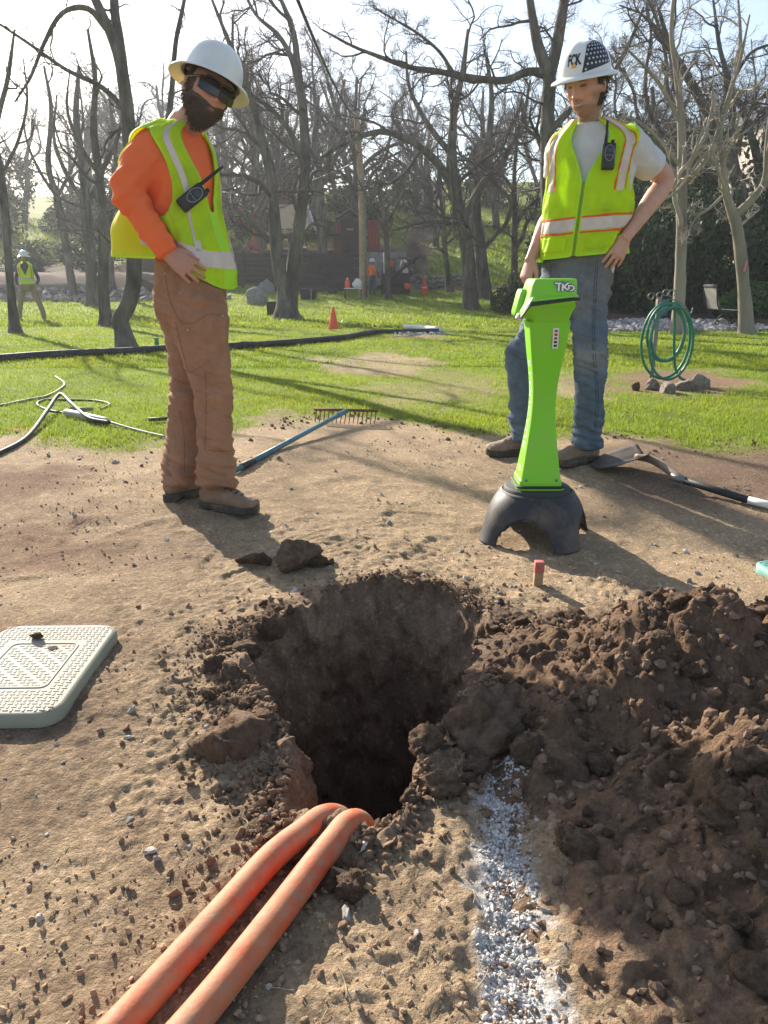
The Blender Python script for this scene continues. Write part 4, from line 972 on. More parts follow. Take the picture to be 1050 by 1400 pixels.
# two pale smooth trees by the gravel and a darker one
b = foot(927, 456); Yt = b[1]
s1 = px_stem([(927, 458), (929, 400), (931, 340), (932, 280), (932, 215), (931, 160), (925, 100), (918, 40), (925, -40)], Yt, [9, 8, 7.6, 7.2, 6, 5, 4, 3, 1.5])
s2 = px_stem([(933, 250), (955, 232), (975, 200), (990, 150), (1010, 90), (1025, 20)], Yt, [4, 3.8, 3.4, 2.8, 2.2, 1.2], -0.1)
s3 = px_stem([(931, 170), (905, 120), (880, 90), (850, 60)], Yt, [3, 2.6, 2, 1.2], -0.1)
s4 = px_stem([(932, 230), (900, 190), (870, 165), (845, 160)], Yt, [2.8, 2.2, 1.7, 1], -0.15)
tree(b, [s1, s2, s3, s4], 'slender pale-barked straight tree at the gravel edge beside the hose stand', 7, [S(8, 0.25, 1, 0.9, 0.30, 7, 0.28, 0.05, 0.006), S(6, 0.15, 1, 0.85, 0.5, 5, 0.34, 0.0, 0.0045), S(5, 0.2, 1, 0.8, 0.5, 4, 0.32, 0, 0.0035)], mt=bark_pale, tw=twig_pale)
b = foot(1020, 456); Yt = b[1]
s1 = px_stem([(1021, 458), (1018, 410), (1013, 350), (1007, 310), (1002, 292), (993, 265), (988, 225), (984, 180), (1000, 120), (1012, 60), (1008, -20)], Yt, [9.5, 8.5, 8, 7.8, 7, 5.2, 4.5, 4, 3.2, 2.4, 1.2])
s2 = px_stem([(1005, 295), (1030, 270), (1046, 245), (1050, 190), (1060, 110), (1075, 30)], Yt, [6, 5.5, 4.6, 4, 3, 1.5], -0.05)
s3 = px_stem([(995, 262), (970, 285), (950, 300), (938, 330)], Yt, [2.5, 2, 1.5, .8], -0.1)
s4 = px_stem([(988, 200), (960, 215), (925, 262), (890, 280)], Yt, [3, 2.5, 1.8, 1], -0.1)
tree(b, [s1, s2, s3, s4], 'pale-barked forked tree with pink ribbon standing in the gravel', 8, [S(8, 0.25, 1, 0.9, 0.32, 7, 0.28, 0.05, 0.006), S(6, 0.15, 1, 0.85, 0.5, 5, 0.34, 0.0, 0.0045), S(5, 0.2, 1, 0.8, 0.5, 4, 0.32, 0, 0.0035)], mt=bark_pale, tw=twig_pale)
pink = mat('pink_ribbon', (0.85, 0.20, 0.28), 0.5, 0.1, 9, trans=0.2)
q = at(1019, 364, Yt-0.13); tag(MB().box(q, (0.035, 0.008, 0.19), rotm('Y', 0.15), 0.002).build('ribbon', pink), 'pink ribbon tied on the pale forked tree', 'ribbon')
b = foot(1035, 424); Yt = b[1]
s1 = px_stem([(1034, 426), (1032, 380), (1028, 330), (1020, 290), (1006, 240), (988, 195), (965, 150), (940, 105), (915, 60), (900, 10)], Yt, [10, 9, 9, 9, 8.5, 8, 7, 5.5, 4, 2])
s2 = px_stem([(1010, 245), (1000, 190), (1002, 130), (985, 70), (975, 0)], Yt, [5, 4.6, 4, 3, 1.5], 0.15)
tree(b, [s1, s2], 'dark leaning tree with pink tape behind the pale forked tree', 9, FINE[:3] + [S(2, 0.2, 1, 0.7, 0.6, 2, 0.3, 0.02, 0.0016)])
q = at(1036, 371, Yt-0.18); tag(MB().box(q, (0.03, 0.008, 0.16), rotm('Y', -0.6), 0.002).build('ribbon', pink), 'pink tape tied on the dark leaning tree', 'ribbon')
# left group
for pxs, rp, lab, sd in [([(21, 455), (16, 410), (12, 360), (8, 300), (2, 240), (-6, 180), (10, 110), (20, 40)], [7, 5.5, 5.2, 5, 4.6, 4, 3, 1.5], 'thin bare tree beside the distant walking worker', 21),
                         ([(146, 446), (142, 410), (141, 360), (140, 300), (136, 240), (128, 180), (130, 110), (120, 40)], [9, 7.5, 7, 6.5, 6, 4.8, 3.6, 1.8], 'bare tree next to the gnarled one on the walking-worker side', 22),
                         ([(128, 418), (125, 380), (121, 330), (118, 280), (112, 220), (104, 160), (108, 90)], [9, 7.5, 7, 6.6, 5.5, 4.2, 2], 'mid bare tree with flared foot between two thinner trunks', 23),
                         ([(103, 410), (97, 380), (92, 345), (86, 310), (78, 270), (66, 225), (70, 150), (60, 90)], [6, 5.5, 5.2, 5, 4.4, 3.8, 2.8, 1.5], 'thin bare tree leaning towards the walking worker', 24),
                         ([(152, 392), (151, 350), (150, 300), (155, 250), (160, 190)], [5, 4.5, 4.2, 3.6, 1.8], 'slim far tree seen past the row by the gnarled tree', 25),
                         ([(442, 388), (441, 350), (440, 310), (437, 260), (430, 200), (436, 130)], [7.5, 6.5, 6.5, 6, 4.5, 2], 'tree standing against the timber wall below the trailer', 26),
                         ([(356, 392), (357, 350), (352, 300), (350, 240), (356, 190)], [4, 3.6, 3.4, 3, 1.5], 'thin tree against the timber wall near the red frame', 27),
                         ([(531, 409), (530, 380), (529, 350), (527, 310), (520, 270), (514, 230)], [4.5, 4, 3.8, 3.4, 2.6, 1.2], 'thin dark tree standing beside the drilling rig', 28)]:
    b = foot(*pxs[0]); s0 = px_stem(pxs, b[1], rp); k = len(pxs)
    pb = pxs[k//2]; br = px_stem([pb, (pb[0]+22, pb[1]-45), (pb[0]+35, pb[1]-100), (pb[0]+30, pb[1]-160)], b[1], [rp[k//2]*.6, rp[k//2]*.5, rp[k//2]*.38, .8], 0.25)
    bl = px_stem([pb, (pb[0]-26, pb[1]-40), (pb[0]-44, pb[1]-90), (pb[0]-40, pb[1]-150)], b[1], [rp[k//2]*.55, rp[k//2]*.45, rp[k//2]*.33, .8], -0.2)
    tree(b, [s0, br, bl], lab, sd, [S(6, 0.3, 1.0, 0.9, 0.30, 6, 0.30, 0.0, 0.005), S(5, 0.15, 1, 0.85, 0.55, 5, 0.32, 0.0, 0.0035), S(5, 0.15, 1, 0.8, 0.55, 3, 0.32, 0.0, 0.0025)], k=12)
# the wood on the slope behind: prototypes copied as individual trees
protos = []
for s in range(3):
    rg = np.random.default_rng(400+s); h = 5.2+1.2*rg.random(); P = [np.array([0, 0, -0.3])]; d = np.array([rg.normal(0, .1), rg.normal(0, .1), 1])
    for k in range(9): d = nrm(d+rg.normal(0, 0.10, 3)*np.array([1, 1, .2])); P.append(P[-1]+d*h/9)
    r = np.linspace(0.17, 0.05, 10); stems = [(P, r)]
    for k in range(4):
        i = 3+k; q = P[i]; a = rg.uniform(0, 6.28); dd = np.array([math.cos(a)*.8, math.sin(a)*.8, 0.75]); pp = [q]
        for j in range(6): dd = nrm(dd+rg.normal(0, .22, 3)+np.array([0, 0, .06])); pp.append(pp[-1]+dd*0.62)
        stems.append((pp, np.linspace(r[i]*.75, .02, 7)))
    trm = MB(); SP, SR = [], []
    for i, (pts, rr_) in enumerate(stems):
        V, Q, PP, RR_ = stem_mesh('t', np.array(pts), np.array(rr_), 9 if i == 0 else 6, 24, i == 0); trm.add(V, Q); idx = np.linspace(0, len(PP)-1, 12).astype(int); SP.append(PP[idx]); SR.append(RR_[idx])
    tm = trm.data('trunk'); tm.materials.append(bark)
    cmh = crown_mesh('crown', np.array(SP), np.array(SR), [S(7, 0.25, 1, 0.9, 0.40, 6, 0.28, 0.08, 0.009), S(6, 0.15, 1, 0.85, 0.55, 5, 0.3, 0.04, 0.006), S(6, 0.15, 1, 0.8, 0.6, 3, 0.3, 0.03, 0.0042), S(4, 0.2, 1, 0.7, 0.75, 2, 0.3, 0.02, 0.0032)], 500+s, (5, 4, 3, 3))
    cmh.materials.append(twig_mat); protos.append((tm, cmh))
rg = np.random.default_rng(77); spots = []
for Yb, nrow, lo, hi in [(37, 3, -7, 0), (41, 6, -10, 16), (46, 8, -17, 20), (51, 10, -22, 24), (59, 12, -28, 28), (68, 12, -33, 33)]:
    for k in range(nrow):
        x = lo+(hi-lo)*(k+0.5)/nrow+rg.uniform(-1, 1); y = Yb+rg.uniform(-1.2, 1.2)
        if 2.4 < x-0.1*(y-37) < 7 and y < 46: continue
        if 0.5 < x-0.09*(y-37) < 1.6 and y < 46: continue
        spots.append((x, y))
spots += [(9.5, 24.5), (12.5, 26), (7.2, 28.5), (11, 31), (14.5, 22.5), (5.4, 33.5)]
for i, (x, y) in enumerate(spots):
    tm, cmh = protos[i % 3]; z = zg(x, y); s = rg.uniform(1.0, 1.45)
    lab = 'bare grey tree in the dense wood on the slope behind the lawn' if y > 36 else ('bare tree growing on the earth bank behind the walking worker' if x < 0 else 'bare tree rising among the dark evergreen bushes')
    e = empty('bare_tree', (x, y, z), lab, 'tree', 'trees of the wood' if y > 36 else ('trees on the earth bank' if x < 0 else 'bare trees among the bushes'), rz=rg.uniform(0, 6.28)); e.scale = (s, s, s*rg.uniform(0.9, 1.15))
    link('trunk', tm, None, e); link('crown', cmh, None, e)

# ---------------------------------------------------------------- evergreen bushes
def bush_mesh(seed, n, leaf, lumps=9):
    r = np.random.default_rng(seed); c = r.normal(0, 0.42, (lumps, 3))*np.array([1, 1, .7]); rad = r.uniform(0.38, 0.62, lumps)
    k = r.integers(0, lumps, n); d = nrm(r.normal(size=(n, 3))); p = c[k]+d*(rad[k]*r.uniform(0.62, 1.06, n)**0.6)[:, None]; p = p[p[:, 2] > -0.75]; n = len(p)
    a = nrm(r.normal(size=(n, 3))); bb = nrm(np.cross(a, r.normal(size=(n, 3)))); s = leaf*r.uniform(0.6, 1.4, (n, 1))
    V = np.stack([p-a*s, p+bb*s*.5, p+a*s, p-bb*s*.5], 1).reshape(-1, 3); Q = np.arange(n*4).reshape(-1, 4)
    base_ = np.array([0.036, 0.062, 0.022]); C = np.repeat(base_*r.uniform(0.45, 1.7, (n, 1)), 4, 0)
    me = mesh_data('foliage', V, Q, False, C); me.materials.append(leaf_mat); return me
leaf_mat = mat('evergreen_leaf', attr=True, rough=0.65, var=0.15, scale=3, spec=0.2, trans=0.2)
leaf_bright = mat('bright_leaf', (0.09, 0.17, 0.035), 0.45, 0.3, 6, trans=0.35)
bushes = [bush_mesh(600+s, 5200, 0.045) for s in range(3)]
low_me = bush_mesh(650, 2600, 0.06); low_b = low_me.copy(); low_b.materials.clear(); low_b.materials.append(leaf_bright)
rg = np.random.default_rng(9)
def stem_small():
    return MB().tube([(0, 0, -0.9), (0.03, 0, -0.3), (-0.02, 0.03, 0.25)], [0.07, 0.05, 0.02], 7, 10).data('stem')
stm = stem_small(); stm.materials.append(bark)
def bush(x, y, sx, sz, lab, me, grp='evergreen bushes', nm='evergreen_bush'):
    e = empty(nm, (x, y, zg(x, y)+sz*0.62), lab, 'bush', grp, rz=rg.uniform(0, 6.28)); e.scale = (sx, sx, sz); link('foliage', me, None, e); link('stem', stm, None, e)
for x, y, sx, sz, lab in [(3.9, 23.0, 0.95, 0.95, 'rounded grey-green bush at the lawn end beside the leaning trees'), (4.9, 22.0, 1.2, 1.5, 'dark evergreen bush behind the T-shirt worker\'s hip'), (6.3, 22.8, 1.6, 2.2, 'tall dark evergreen bush behind the worker\'s bent elbow'),
                          (7.9, 22.0, 1.6, 2.3, 'tall dark evergreen bush behind the slender pale tree'), (9.6, 21.6, 1.7, 2.4, 'tall evergreen bush behind the lounge chair'), (11.4, 22.5, 1.9, 2.8, 'largest evergreen bush below the house'),
                          (6.8, 26, 2.2, 3.2, 'high evergreen mass rising behind the bush row'), (10.2, 27, 2.6, 3.6, 'highest evergreen mass in front of the house wall'), (14, 25, 2.4, 3.2, 'evergreen mass beyond the house corner')]:
    bush(x, y, sx, sz, lab, bushes[int(x*10) % 3])
for x, y, sx, sz, lab in [(9.3, 20.2, 0.9, 0.55, 'low leafy green shrub behind the lounge chair'), (10.8, 20.4, 0.9, 0.6, 'low leafy green shrub below the dark leaning tree')]:
    bush(x, y, sx, sz, lab, low_b, 'low leafy shrubs', 'leafy_shrub')
for x, y, sx, sz in [(-15.5, 35.5, 1.6, 1.0), (-13.2, 36, 1.5, 1.0), (-11, 36.5, 1.5, 0.9), (-8.8, 37.5, 1.4, .9), (-6.2, 40, 1.6, 1.0), (-3.6, 40.5, 1.6, 1.0), (-9.5, 41, 2.0, 1.4), (-1.5, 44, 2.2, 1.4)]:
    bush(x, y, sx, sz, 'dark hedge bush on the upper terrace under the bare trees', bushes[int(-x) % 3], 'terrace hedge bushes')

for k, (x, y) in enumerate([(-30, 50), (-26.5, 52), (-23, 49), (-20, 53), (-17, 50), (-14, 54), (-11, 51), (-8, 55), (-5, 52), (-2, 56), (1, 58), (8, 60), (12, 57), (16, 60), (20, 55), (24, 58), (28, 54), (18, 46), (22, 44)]):
    bush(x, y, 2.4, 1.9+0.5*(k % 3), 'distant evergreen mass at the back of the wood', bushes[k % 3], 'evergreens at the back of the wood')
# ---------------------------------------------------------------- people
from mathutils.bvhtree import BVHTree
def loft(keys, front, n=40, k=28):
    """keys rows: x y z r_side r_front ; closed tube with elliptical sections; front = reference direction"""
    R = catmull(np.array(keys, float), n); P = R[:, :3]; T = nrm(np.gradient(P, axis=0))
    fr = np.asarray(front, float)
    A = nrm(fr-T*(T@fr)[:, None]); B = np.cross(T, A); th = np.linspace(0, 2*math.pi, k, endpoint=False)
    V = P[:, None]+A[:, None]*(R[:, 4, None]*np.cos(th))[..., None]+B[:, None]*(R[:, 3, None]*np.sin(th))[..., None]
    V = np.vstack([V.reshape(-1, 3), P[0]-T[0]*R[0, 3]*0.35, P[-1]+T[-1]*R[-1, 3]*0.35]); a, b = len(V)-2, len(V)-1
    Tt = [[a, (i+1) % k, i] for i in range(k)]+[[b, (n-1)*k+i, (n-1)*k+(i+1) % k] for i in range(k)]
    return V, grid_quads(k, n, True), np.array(Tt)
def ball(c, r, R=None, sub=3):
    V, T = ico(sub); V = V*np.asarray(r)
    if R is not None: V = V @ np.asarray(R).T
    return V+np.asarray(c), None, T
def fuse(parts, voxel, smooth=2):
    m = MB()
    for V, Q, T in parts: m.add(V, Q, T)
    me = m.data('tmp'); o = bpy.data.objects.new('tmp', me); COL.objects.link(o)
    md = o.modifiers.new('r', 'REMESH'); md.mode = 'VOXEL'; md.voxel_size = voxel
    if smooth:
        sm = o.modifiers.new('s', 'SMOOTH'); sm.factor = 0.5; sm.iterations = smooth
    dg = bpy.context.evaluated_depsgraph_get(); ev = bpy.data.meshes.new_from_object(o.evaluated_get(dg))
    bpy.data.objects.remove(o); bpy.data.meshes.remove(me)
    n = len(ev.vertices); V = np.empty(n*3, np.float32); ev.vertices.foreach_get('co', V); V = V.reshape(-1, 3).astype(float)
    Nn = np.empty(n*3, np.float32); ev.vertices.foreach_get('normal', Nn); Nn = Nn.reshape(-1, 3).astype(float)
    F = np.empty(len(ev.polygons)*4, np.int32); ev.polygons.foreach_get('vertices', F); F = F.reshape(-1, 4)
    bpy.data.meshes.remove(ev); return V, F, Nn
def frame(fwd, roll=0.0):
    """columns: his right, forward, up"""
    f = nrm(np.array(fwd, float)); u = nrm(np.array([0, 0, 1.0])-f*f[2]); r = np.cross(f, u)
    c, s = math.cos(roll), math.sin(roll); r2, u2 = r*c+u*s, u*c-r*s
    return np.column_stack([r2, f, u2])
def g2(x, y, cx, cy, sx, sy): return np.exp(-((x-cx)/sx)**2-((y-cy)/sy)**2)
def head_grid(smile=0.0, nu=150, nv=120):
    th = np.linspace(0, 2*math.pi, nu, endpoint=False); ph = np.linspace(-math.pi/2, math.pi/2, nv)
    TH, PH = np.meshgrid(th, ph)
    x = np.cos(PH)*np.sin(TH); y = np.cos(PH)*np.cos(TH); z = np.sin(PH)        # TH=0 is forward
    X = 0.077*x*np.abs(1); Y = 0.098*y; Z = 0.122*z
    lo = ss(0.01, -0.115, Z)
    X = X*(1-0.24*lo); Y = np.where(Y > 0, Y*(1-0.05*lo), Y*(1-0.36*lo))
    Y = Y-np.where(Y > 0, 0, 0)*1
    Y = np.where(y > 0, Y-0.010*np.clip(y, 0, 1)*ss(0.06, -0.02, np.abs(Z-0.0)), Y)
    fr = np.clip(y, 0, 1)**0.6
    F = 0
    nz_ = np.clip((0.036-Z)/0.062, 0, 1)*ss(-0.040, -0.022, Z)
    F = F+0.026*nz_**1.2*np.exp(-(X/(0.0085+0.006*nz_))**2)+0.008*g2(X, Z, 0.011, -0.026, 0.007, 0.008)+0.008*g2(X, Z, -0.011, -0.026, 0.007, 0.008)
    for s in (-1, 1):
        F = F-0.013*g2(X, Z, s*0.031, 0.019, 0.016, 0.0115)+0.0055*g2(X, Z, s*0.031, 0.016, 0.012, 0.0045)
        F = F+0.006*g2(X, Z, s*0.030, 0.039, 0.022, 0.008)
        F = F+(0.006+0.006*smile)*g2(X, Z, s*0.043, -0.012+0.004*smile, 0.019, 0.016)
        F = F-0.004*g2(X, Z, s*0.036, -0.045, 0.010, 0.018)*(1+smile)
    F = F+0.008*g2(X, Z, 0, -0.056+0.0, 0.024+0.006*smile, 0.013)
    zl = -0.056+smile*10*X**2
    F = F+0.004*np.exp(-((Z-zl-0.007)/0.004)**2-(X/0.022)**2)+0.0045*np.exp(-((Z-zl+0.008)/0.005)**2-(X/0.019)**2)-0.006*np.exp(-((Z-zl)/0.0022)**2-(X/(0.022+0.006*smile))**4)
    F = F+0.012*g2(X, Z, 0, -0.096, 0.022, 0.014)-0.004*g2(X, Z, 0, -0.077, 0.020, 0.007)
    Y = Y+F*fr
    return np.stack([X, Y, Z], -1), TH, PH
def skin_colors(L, base, smile, stubble=0.0, brow=(0.03, 0.02, 0.015)):
    """albedo of head vertices from local coordinates L"""
    X, Y, Z = L[:, 0], L[:, 1], L[:, 2]; front = ss(0.02, 0.06, Y)
    c = np.tile(base, (len(L), 1))*(1+0.10*fbm(L*30, 3, seed=90)[:, None]+0.06*fbm(L*90, 2, seed=91)[:, None])
    red = np.array([1.12, 0.86, 0.80])
    w = (g2(np.abs(X), Z, 0.045, -0.012, 0.02, 0.018)+g2(X, Z, 0, -0.022, 0.014, 0.014))*front
    c = c*(1-w[:, None]*0.6)+c*red*w[:, None]*0.6
    zl = -0.056+smile*10*X**2
    lip = np.exp(-((Z-zl)/0.010)**4-(X/0.026)**4)*front; c = c*(1-lip[:, None]*0.7)+np.array([0.36, 0.13, 0.11])*lip[:, None]*0.7
    if smile > 0:
        te = np.exp(-((Z-zl-0.0006)/0.0034)**4-(X/0.021)**4)*front; c = c*(1-te[:, None])+np.array([0.62, 0.58, 0.52])*te[:, None]
    ml = np.exp(-((Z-zl-0.004*(smile > 0))/0.0016)**2-(X/0.026)**4)*front; c = c*(1-ml[:, None]*0.8)+np.array([0.05, 0.02, 0.018])*ml[:, None]*0.8
    bz = 0.0375+0.10*(0.03-np.abs(np.abs(X)-0.03))*0.3-1.2*(np.abs(X)-0.03)**2*0
    br = np.exp(-((Z-bz)/0.0058)**2-((np.abs(X)-0.033)/0.019)**4)*front; c = c*(1-br[:, None]*0.85)+np.array(brow)*br[:, None]*0.85
    ez = 0.0165-4*(np.abs(X)-0.031)**2
    ey = np.exp(-((Z-ez)/0.0044)**2-((np.abs(X)-0.031)/0.0135)**4)*front; c = c*(1-ey[:, None]*0.92)+np.array([0.022, 0.014, 0.011])*ey[:, None]*0.92
    if stubble > 0:
        jaw = ss(-0.035, -0.075, Z+0.25*np.abs(X)*0)*ss(-0.06, 0.0, Y)*(1-0.6*lip)
        side = ss(0.045, 0.068, np.abs(X))*ss(0.005, -0.03, Z)*ss(-0.045, -0.01, Y)
        mus = np.exp(-((Z+0.040)/0.007)**2-(X/0.028)**4)*front
        w = np.clip(np.maximum.reduce([0.6*jaw, 0.7*side, 0.75*mus, 0.6*g2(X, Z, 0, -0.095, 0.028, 0.018)*front]), 0, 1)*stubble*(0.8+0.3*fbm(L*160, 2, seed=92))
        c = c*(1-w[:, None])+np.array([0.09, 0.055, 0.035])*w[:, None]
    return np.clip(c, 0.005, 1)
def hand_parts(w, d, n, side, curl=0.5, spread=1.0, scale=1.0, thumb_out=0.8, curls=None):
    """w wrist, d finger direction, n back of the hand, side towards the thumb"""
    d = nrm(d); n = nrm(n-d*np.dot(n, d)); side = nrm(side-d*np.dot(side, d)-n*np.dot(side, n)); S = scale; out = []
    out.append(loft([[*(w-d*0.02*S), .027*S, .021*S], [*(w+d*0.015*S), .031*S, .019*S], [*(w+d*0.05*S), .040*S, .0165*S], [*(w+d*0.085*S), .042*S, .0145*S], [*(w+d*0.098*S), .038*S, .012*S]], n, 24, 24))
    for i, (off, ln, r) in enumerate([(0.034, 0.074, 0.0088), (0.0115, 0.083, 0.0092), (-0.0115, 0.077, 0.0088), (-0.033, 0.060, 0.0078)]):
        cu = curl if curls is None else curls[i]
        p = w+d*(0.086-0.006*abs(i-1))*S+side*off*S; dr = nrm(d+side*off*4.2*spread); pts = [[*(p-dr*0.02*S), r*S, r*S], [*p, r*S*1.05, r*S*1.05]]; ang = 0
        for f, rr in [(0.45, 1.0), (0.32, 0.92), (0.23, 0.78)]:
            ang += cu*0.62; q = dr*math.cos(ang)-n*math.sin(ang); p = p+q*ln*f*S; pts.append([*p, r*rr*S, r*rr*S])
        out.append(loft(pts, n, 26, 14))
    p = w+d*0.022*S+side*0.026*S-n*0.006*S; t1 = nrm(d*0.75+side*thumb_out-n*0.25)
    t2 = nrm(d*1.0+side*thumb_out*0.35-n*0.35)
    out.append(loft([[*(p-t1*.01), .016*S, .014*S], [*(p+t1*.038*S), .0125*S, .012*S], [*(p+t1*.038*S+t2*.03*S), .0105*S, .010*S], [*(p+t1*.038*S+t2*.054*S), .0082*S, .0075*S]], n, 26, 16))
    return out
def cast(px, py, bvh, mt=None):
    d = ray(px, py); d = d/np.linalg.norm(d); h = bvh.ray_cast(Vector((0, 0, EYE)), Vector(d))
    return (None, None) if h[0] is None else (np.array(h[0]), np.array(h[1]))
def bvh_of(V, F): return BVHTree.FromPolygons([tuple(v) for v in V], [tuple(f) for f in F])
def seam(pxs, bvh, r, mt, par, name='seam', n=30, off=0.0005):
    full = catmull(np.array(pxs, float), n); P = []
    for px, py in full:
        h, nn = cast(px, py, bvh)
        if h is not None and (not P or np.linalg.norm(h-P[-1]) < 0.08): P.append(h+nn*off)
    if len(P) > 3: return under(MB().tube(P, r, 6).build(name, mt), par)
def boot(par, ank, toe_dir, zfl, mt_up, mt_sole, L=0.30, laces=True, W=0.052, lace_mt=None):
    """ank = (x, y) below the ankle; toe_dir 2-D"""
    d = nrm(np.array([*toe_dir, 0.0])); s = np.array([d[1], -d[0], 0]); u = np.array([0, 0, 1.0]); o = np.array([ank[0], ank[1], zfl])
    hl = -0.085
    P = lambda a, z: o+d*a+u*z
    up = [loft([[*P(0.0, 0.20), .054, .060], [*P(-0.008, 0.14), .047, .055], [*P(-0.012, 0.09), .044, .060], [*P(-0.01, 0.045), .042, .066]], d, 16, 24),
          loft([[*P(hl+0.012, 0.052), .030, .032], [*P(hl+0.04, 0.060), .040, .044], [*P(0.0, 0.068), .044, .050], [*P(0.06, 0.062), .047, .045], [*P(0.12, 0.048), .052, .034], [*P(0.17, 0.043), .050, .028], [*P(0.198, 0.040), .036, .022]], u, 36, 28)]
    V, F, N = fuse(up, 0.005, 2)
    V += N*(0.0035*fbm(V*32, 3, seed=95)+0.0015*fbm(V*90, 2, seed=96))[:, None]
    V[:, 2] = np.maximum(V[:, 2], zfl+0.018)
    ub = under(mk('boot', V, F, mt_up), par)
    # sole with heel
    t = np.linspace(0, 1, 22); xs = hl-0.004+t*(0.298); wd = np.interp(t, [0, .04, .12, .3, .45, .7, .85, .95, 1], [0.012, .030, .041, .042, .041, .055, .054, .040, 0.010])*W/0.052
    loop = np.array([(x, w) for x, w in zip(xs, wd)]+[(x, -w) for x, w in zip(xs[::-1], wd[::-1])])
    m = MB(); n = len(loop)
    ring = lambda sc, z: np.array([P(a*1.0, z)+s*(w*sc) for a, w in loop])
    zb = np.where((loop[:, 0] > -0.035) & (loop[:, 0] < 0.005), 0.014, 0.0); toe = 0.012*ss(0.15, 0.21, loop[:, 0])
    def rz(sc, z): q = ring(sc, 0); q[:, 2] += z; return q
    Vs = np.vstack([rz(0.92, zb+toe-0.004), rz(1.0, zb+0.004+toe), rz(1.0, np.full(n, 0.026)+toe), rz(0.93, np.full(n, 0.032)+toe), [P(0.05, 0.03)], [P(0.05, 0.004)]])
    Tt = [[3*n+i, 3*n+(i+1) % n, 4*n] for i in range(n)]+[[(i+1) % n, i, 4*n+1] for i in range(n)]
    m.add(Vs, grid_quads(n, 4, True), Tt); under(m.build('sole', mt_sole), ub)
    if laces:
        for k in range(4):
            a0 = 0.060+0.022*k; z0_ = 0.100-0.0115*k
            under(MB().tube([P(a0, z0_)+s*0.027, P(a0+0.006, z0_+0.012)+s*0.01, P(a0+0.004, z0_+0.012)-s*0.01, P(a0, z0_)-s*0.027], 0.0032, 6, 12).build('lace', lace_mt or dark_ink), ub)
    return ub
def hard_hat(par, C, R, mt, sz=1.0, zoff=0.052, brim=0.045, name='hard_hat', tilt=0.0, mt_under=None):
    """full-brim hat; returns function mapping (angle, height 0..1) to a point on the shell"""
    nu, nv = 96, 34; a = np.linspace(0, 2*math.pi, nu, endpoint=False)
    Rt_ = R @ rotm('X', tilt)
    def shell(ang_, t, off=0.0):
        t = np.asarray(t, float); ang_ = np.asarray(ang_, float)
        c_ = np.cos(t*math.pi/2)**0.62; h_ = np.sin(t*math.pi/2)**1.05
        ridge = 0.0035*(np.exp(-((np.sin(ang_))*c_/0.16)**2)+0.6*np.exp(-((np.abs(np.sin(ang_))*c_-0.36)/0.10)**2))*ss(0.25, 0.6, t)
        X = (0.116+off)*c_*np.sin(ang_); Y = (0.136+off)*c_*np.cos(ang_)-0.004; Z = zoff+(0.128+off)*h_+ridge
        return np.stack([X, Y, Z], -1)*sz @ Rt_.T+C
    rows = []
    for k in range(7):                                         # brim, outer edge to shell
        f = 1-k/6; w = brim*(1+0.28*np.clip(np.cos(a), 0, 1)**2+0.10*np.clip(-np.cos(a), 0, 1))*f
        X = (0.116+w)*np.sin(a); Y = (0.136+w)*np.cos(a)-0.004; Z = zoff-0.004-0.016*f**1.4-(0.006 if k == 0 else 0)+0*a
        rows.append(np.stack([X, Y, Z], -1)*sz @ Rt_.T+C)
    for t in np.linspace(0.0, 0.995, nv): rows.append(shell(a, np.full(nu, t)))
    V = np.vstack(rows); n = len(rows); V = np.vstack([V, shell(np.array([0.0]), np.array([1.0]))])
    T = np.array([[(n-1)*nu+i, (n-1)*nu+(i+1) % nu, len(V)-1] for i in range(nu)])
    o = under(mk(name, V, [grid_quads(nu, n, True), T], mt), par); s_ = o.modifiers.new('s', 'SOLIDIFY'); s_.thickness = 0.003; s_.offset = 1
    # headband inside
    hb = []
    for zz, rr in [(-0.012, 0.97), (0.012, 0.97)]: hb.append(np.stack([0.104*rr*np.sin(a), 0.124*rr*np.cos(a)-0.004, zoff+zz+0*a], -1)*sz @ Rt_.T+C)
    under(mk('headband', np.vstack(hb), grid_quads(nu, 2, True), dark_ink), o)
    return o, shell
def shell_part(name, Gd, mask, off, R, C, mt, par, seed, amp=0.003, fq=140):
    nv, nu, _ = Gd.shape; V = Gd.reshape(-1, 3); Q = grid_quads(nu, nv, True)
    nr = nrm(V/np.array([0.077, 0.098, 0.122])**2)
    w = mask.reshape(-1); off_v = off*np.clip(w, 0, 1)**0.6+amp*fbm(V*fq, 3, seed=seed)*np.clip(w*2, 0, 1)-0.004*(w < 0.15)
    W = V+nr*off_v[:, None]; k = (w[Q] > 0.08).any(1); Qk = Q[k]; u_ = np.unique(Qk); rm_ = np.zeros(len(V), int); rm_[u_] = np.arange(len(u_))
    return under(mk(name, W[u_] @ R.T+C, rm_[Qk], mt), par)
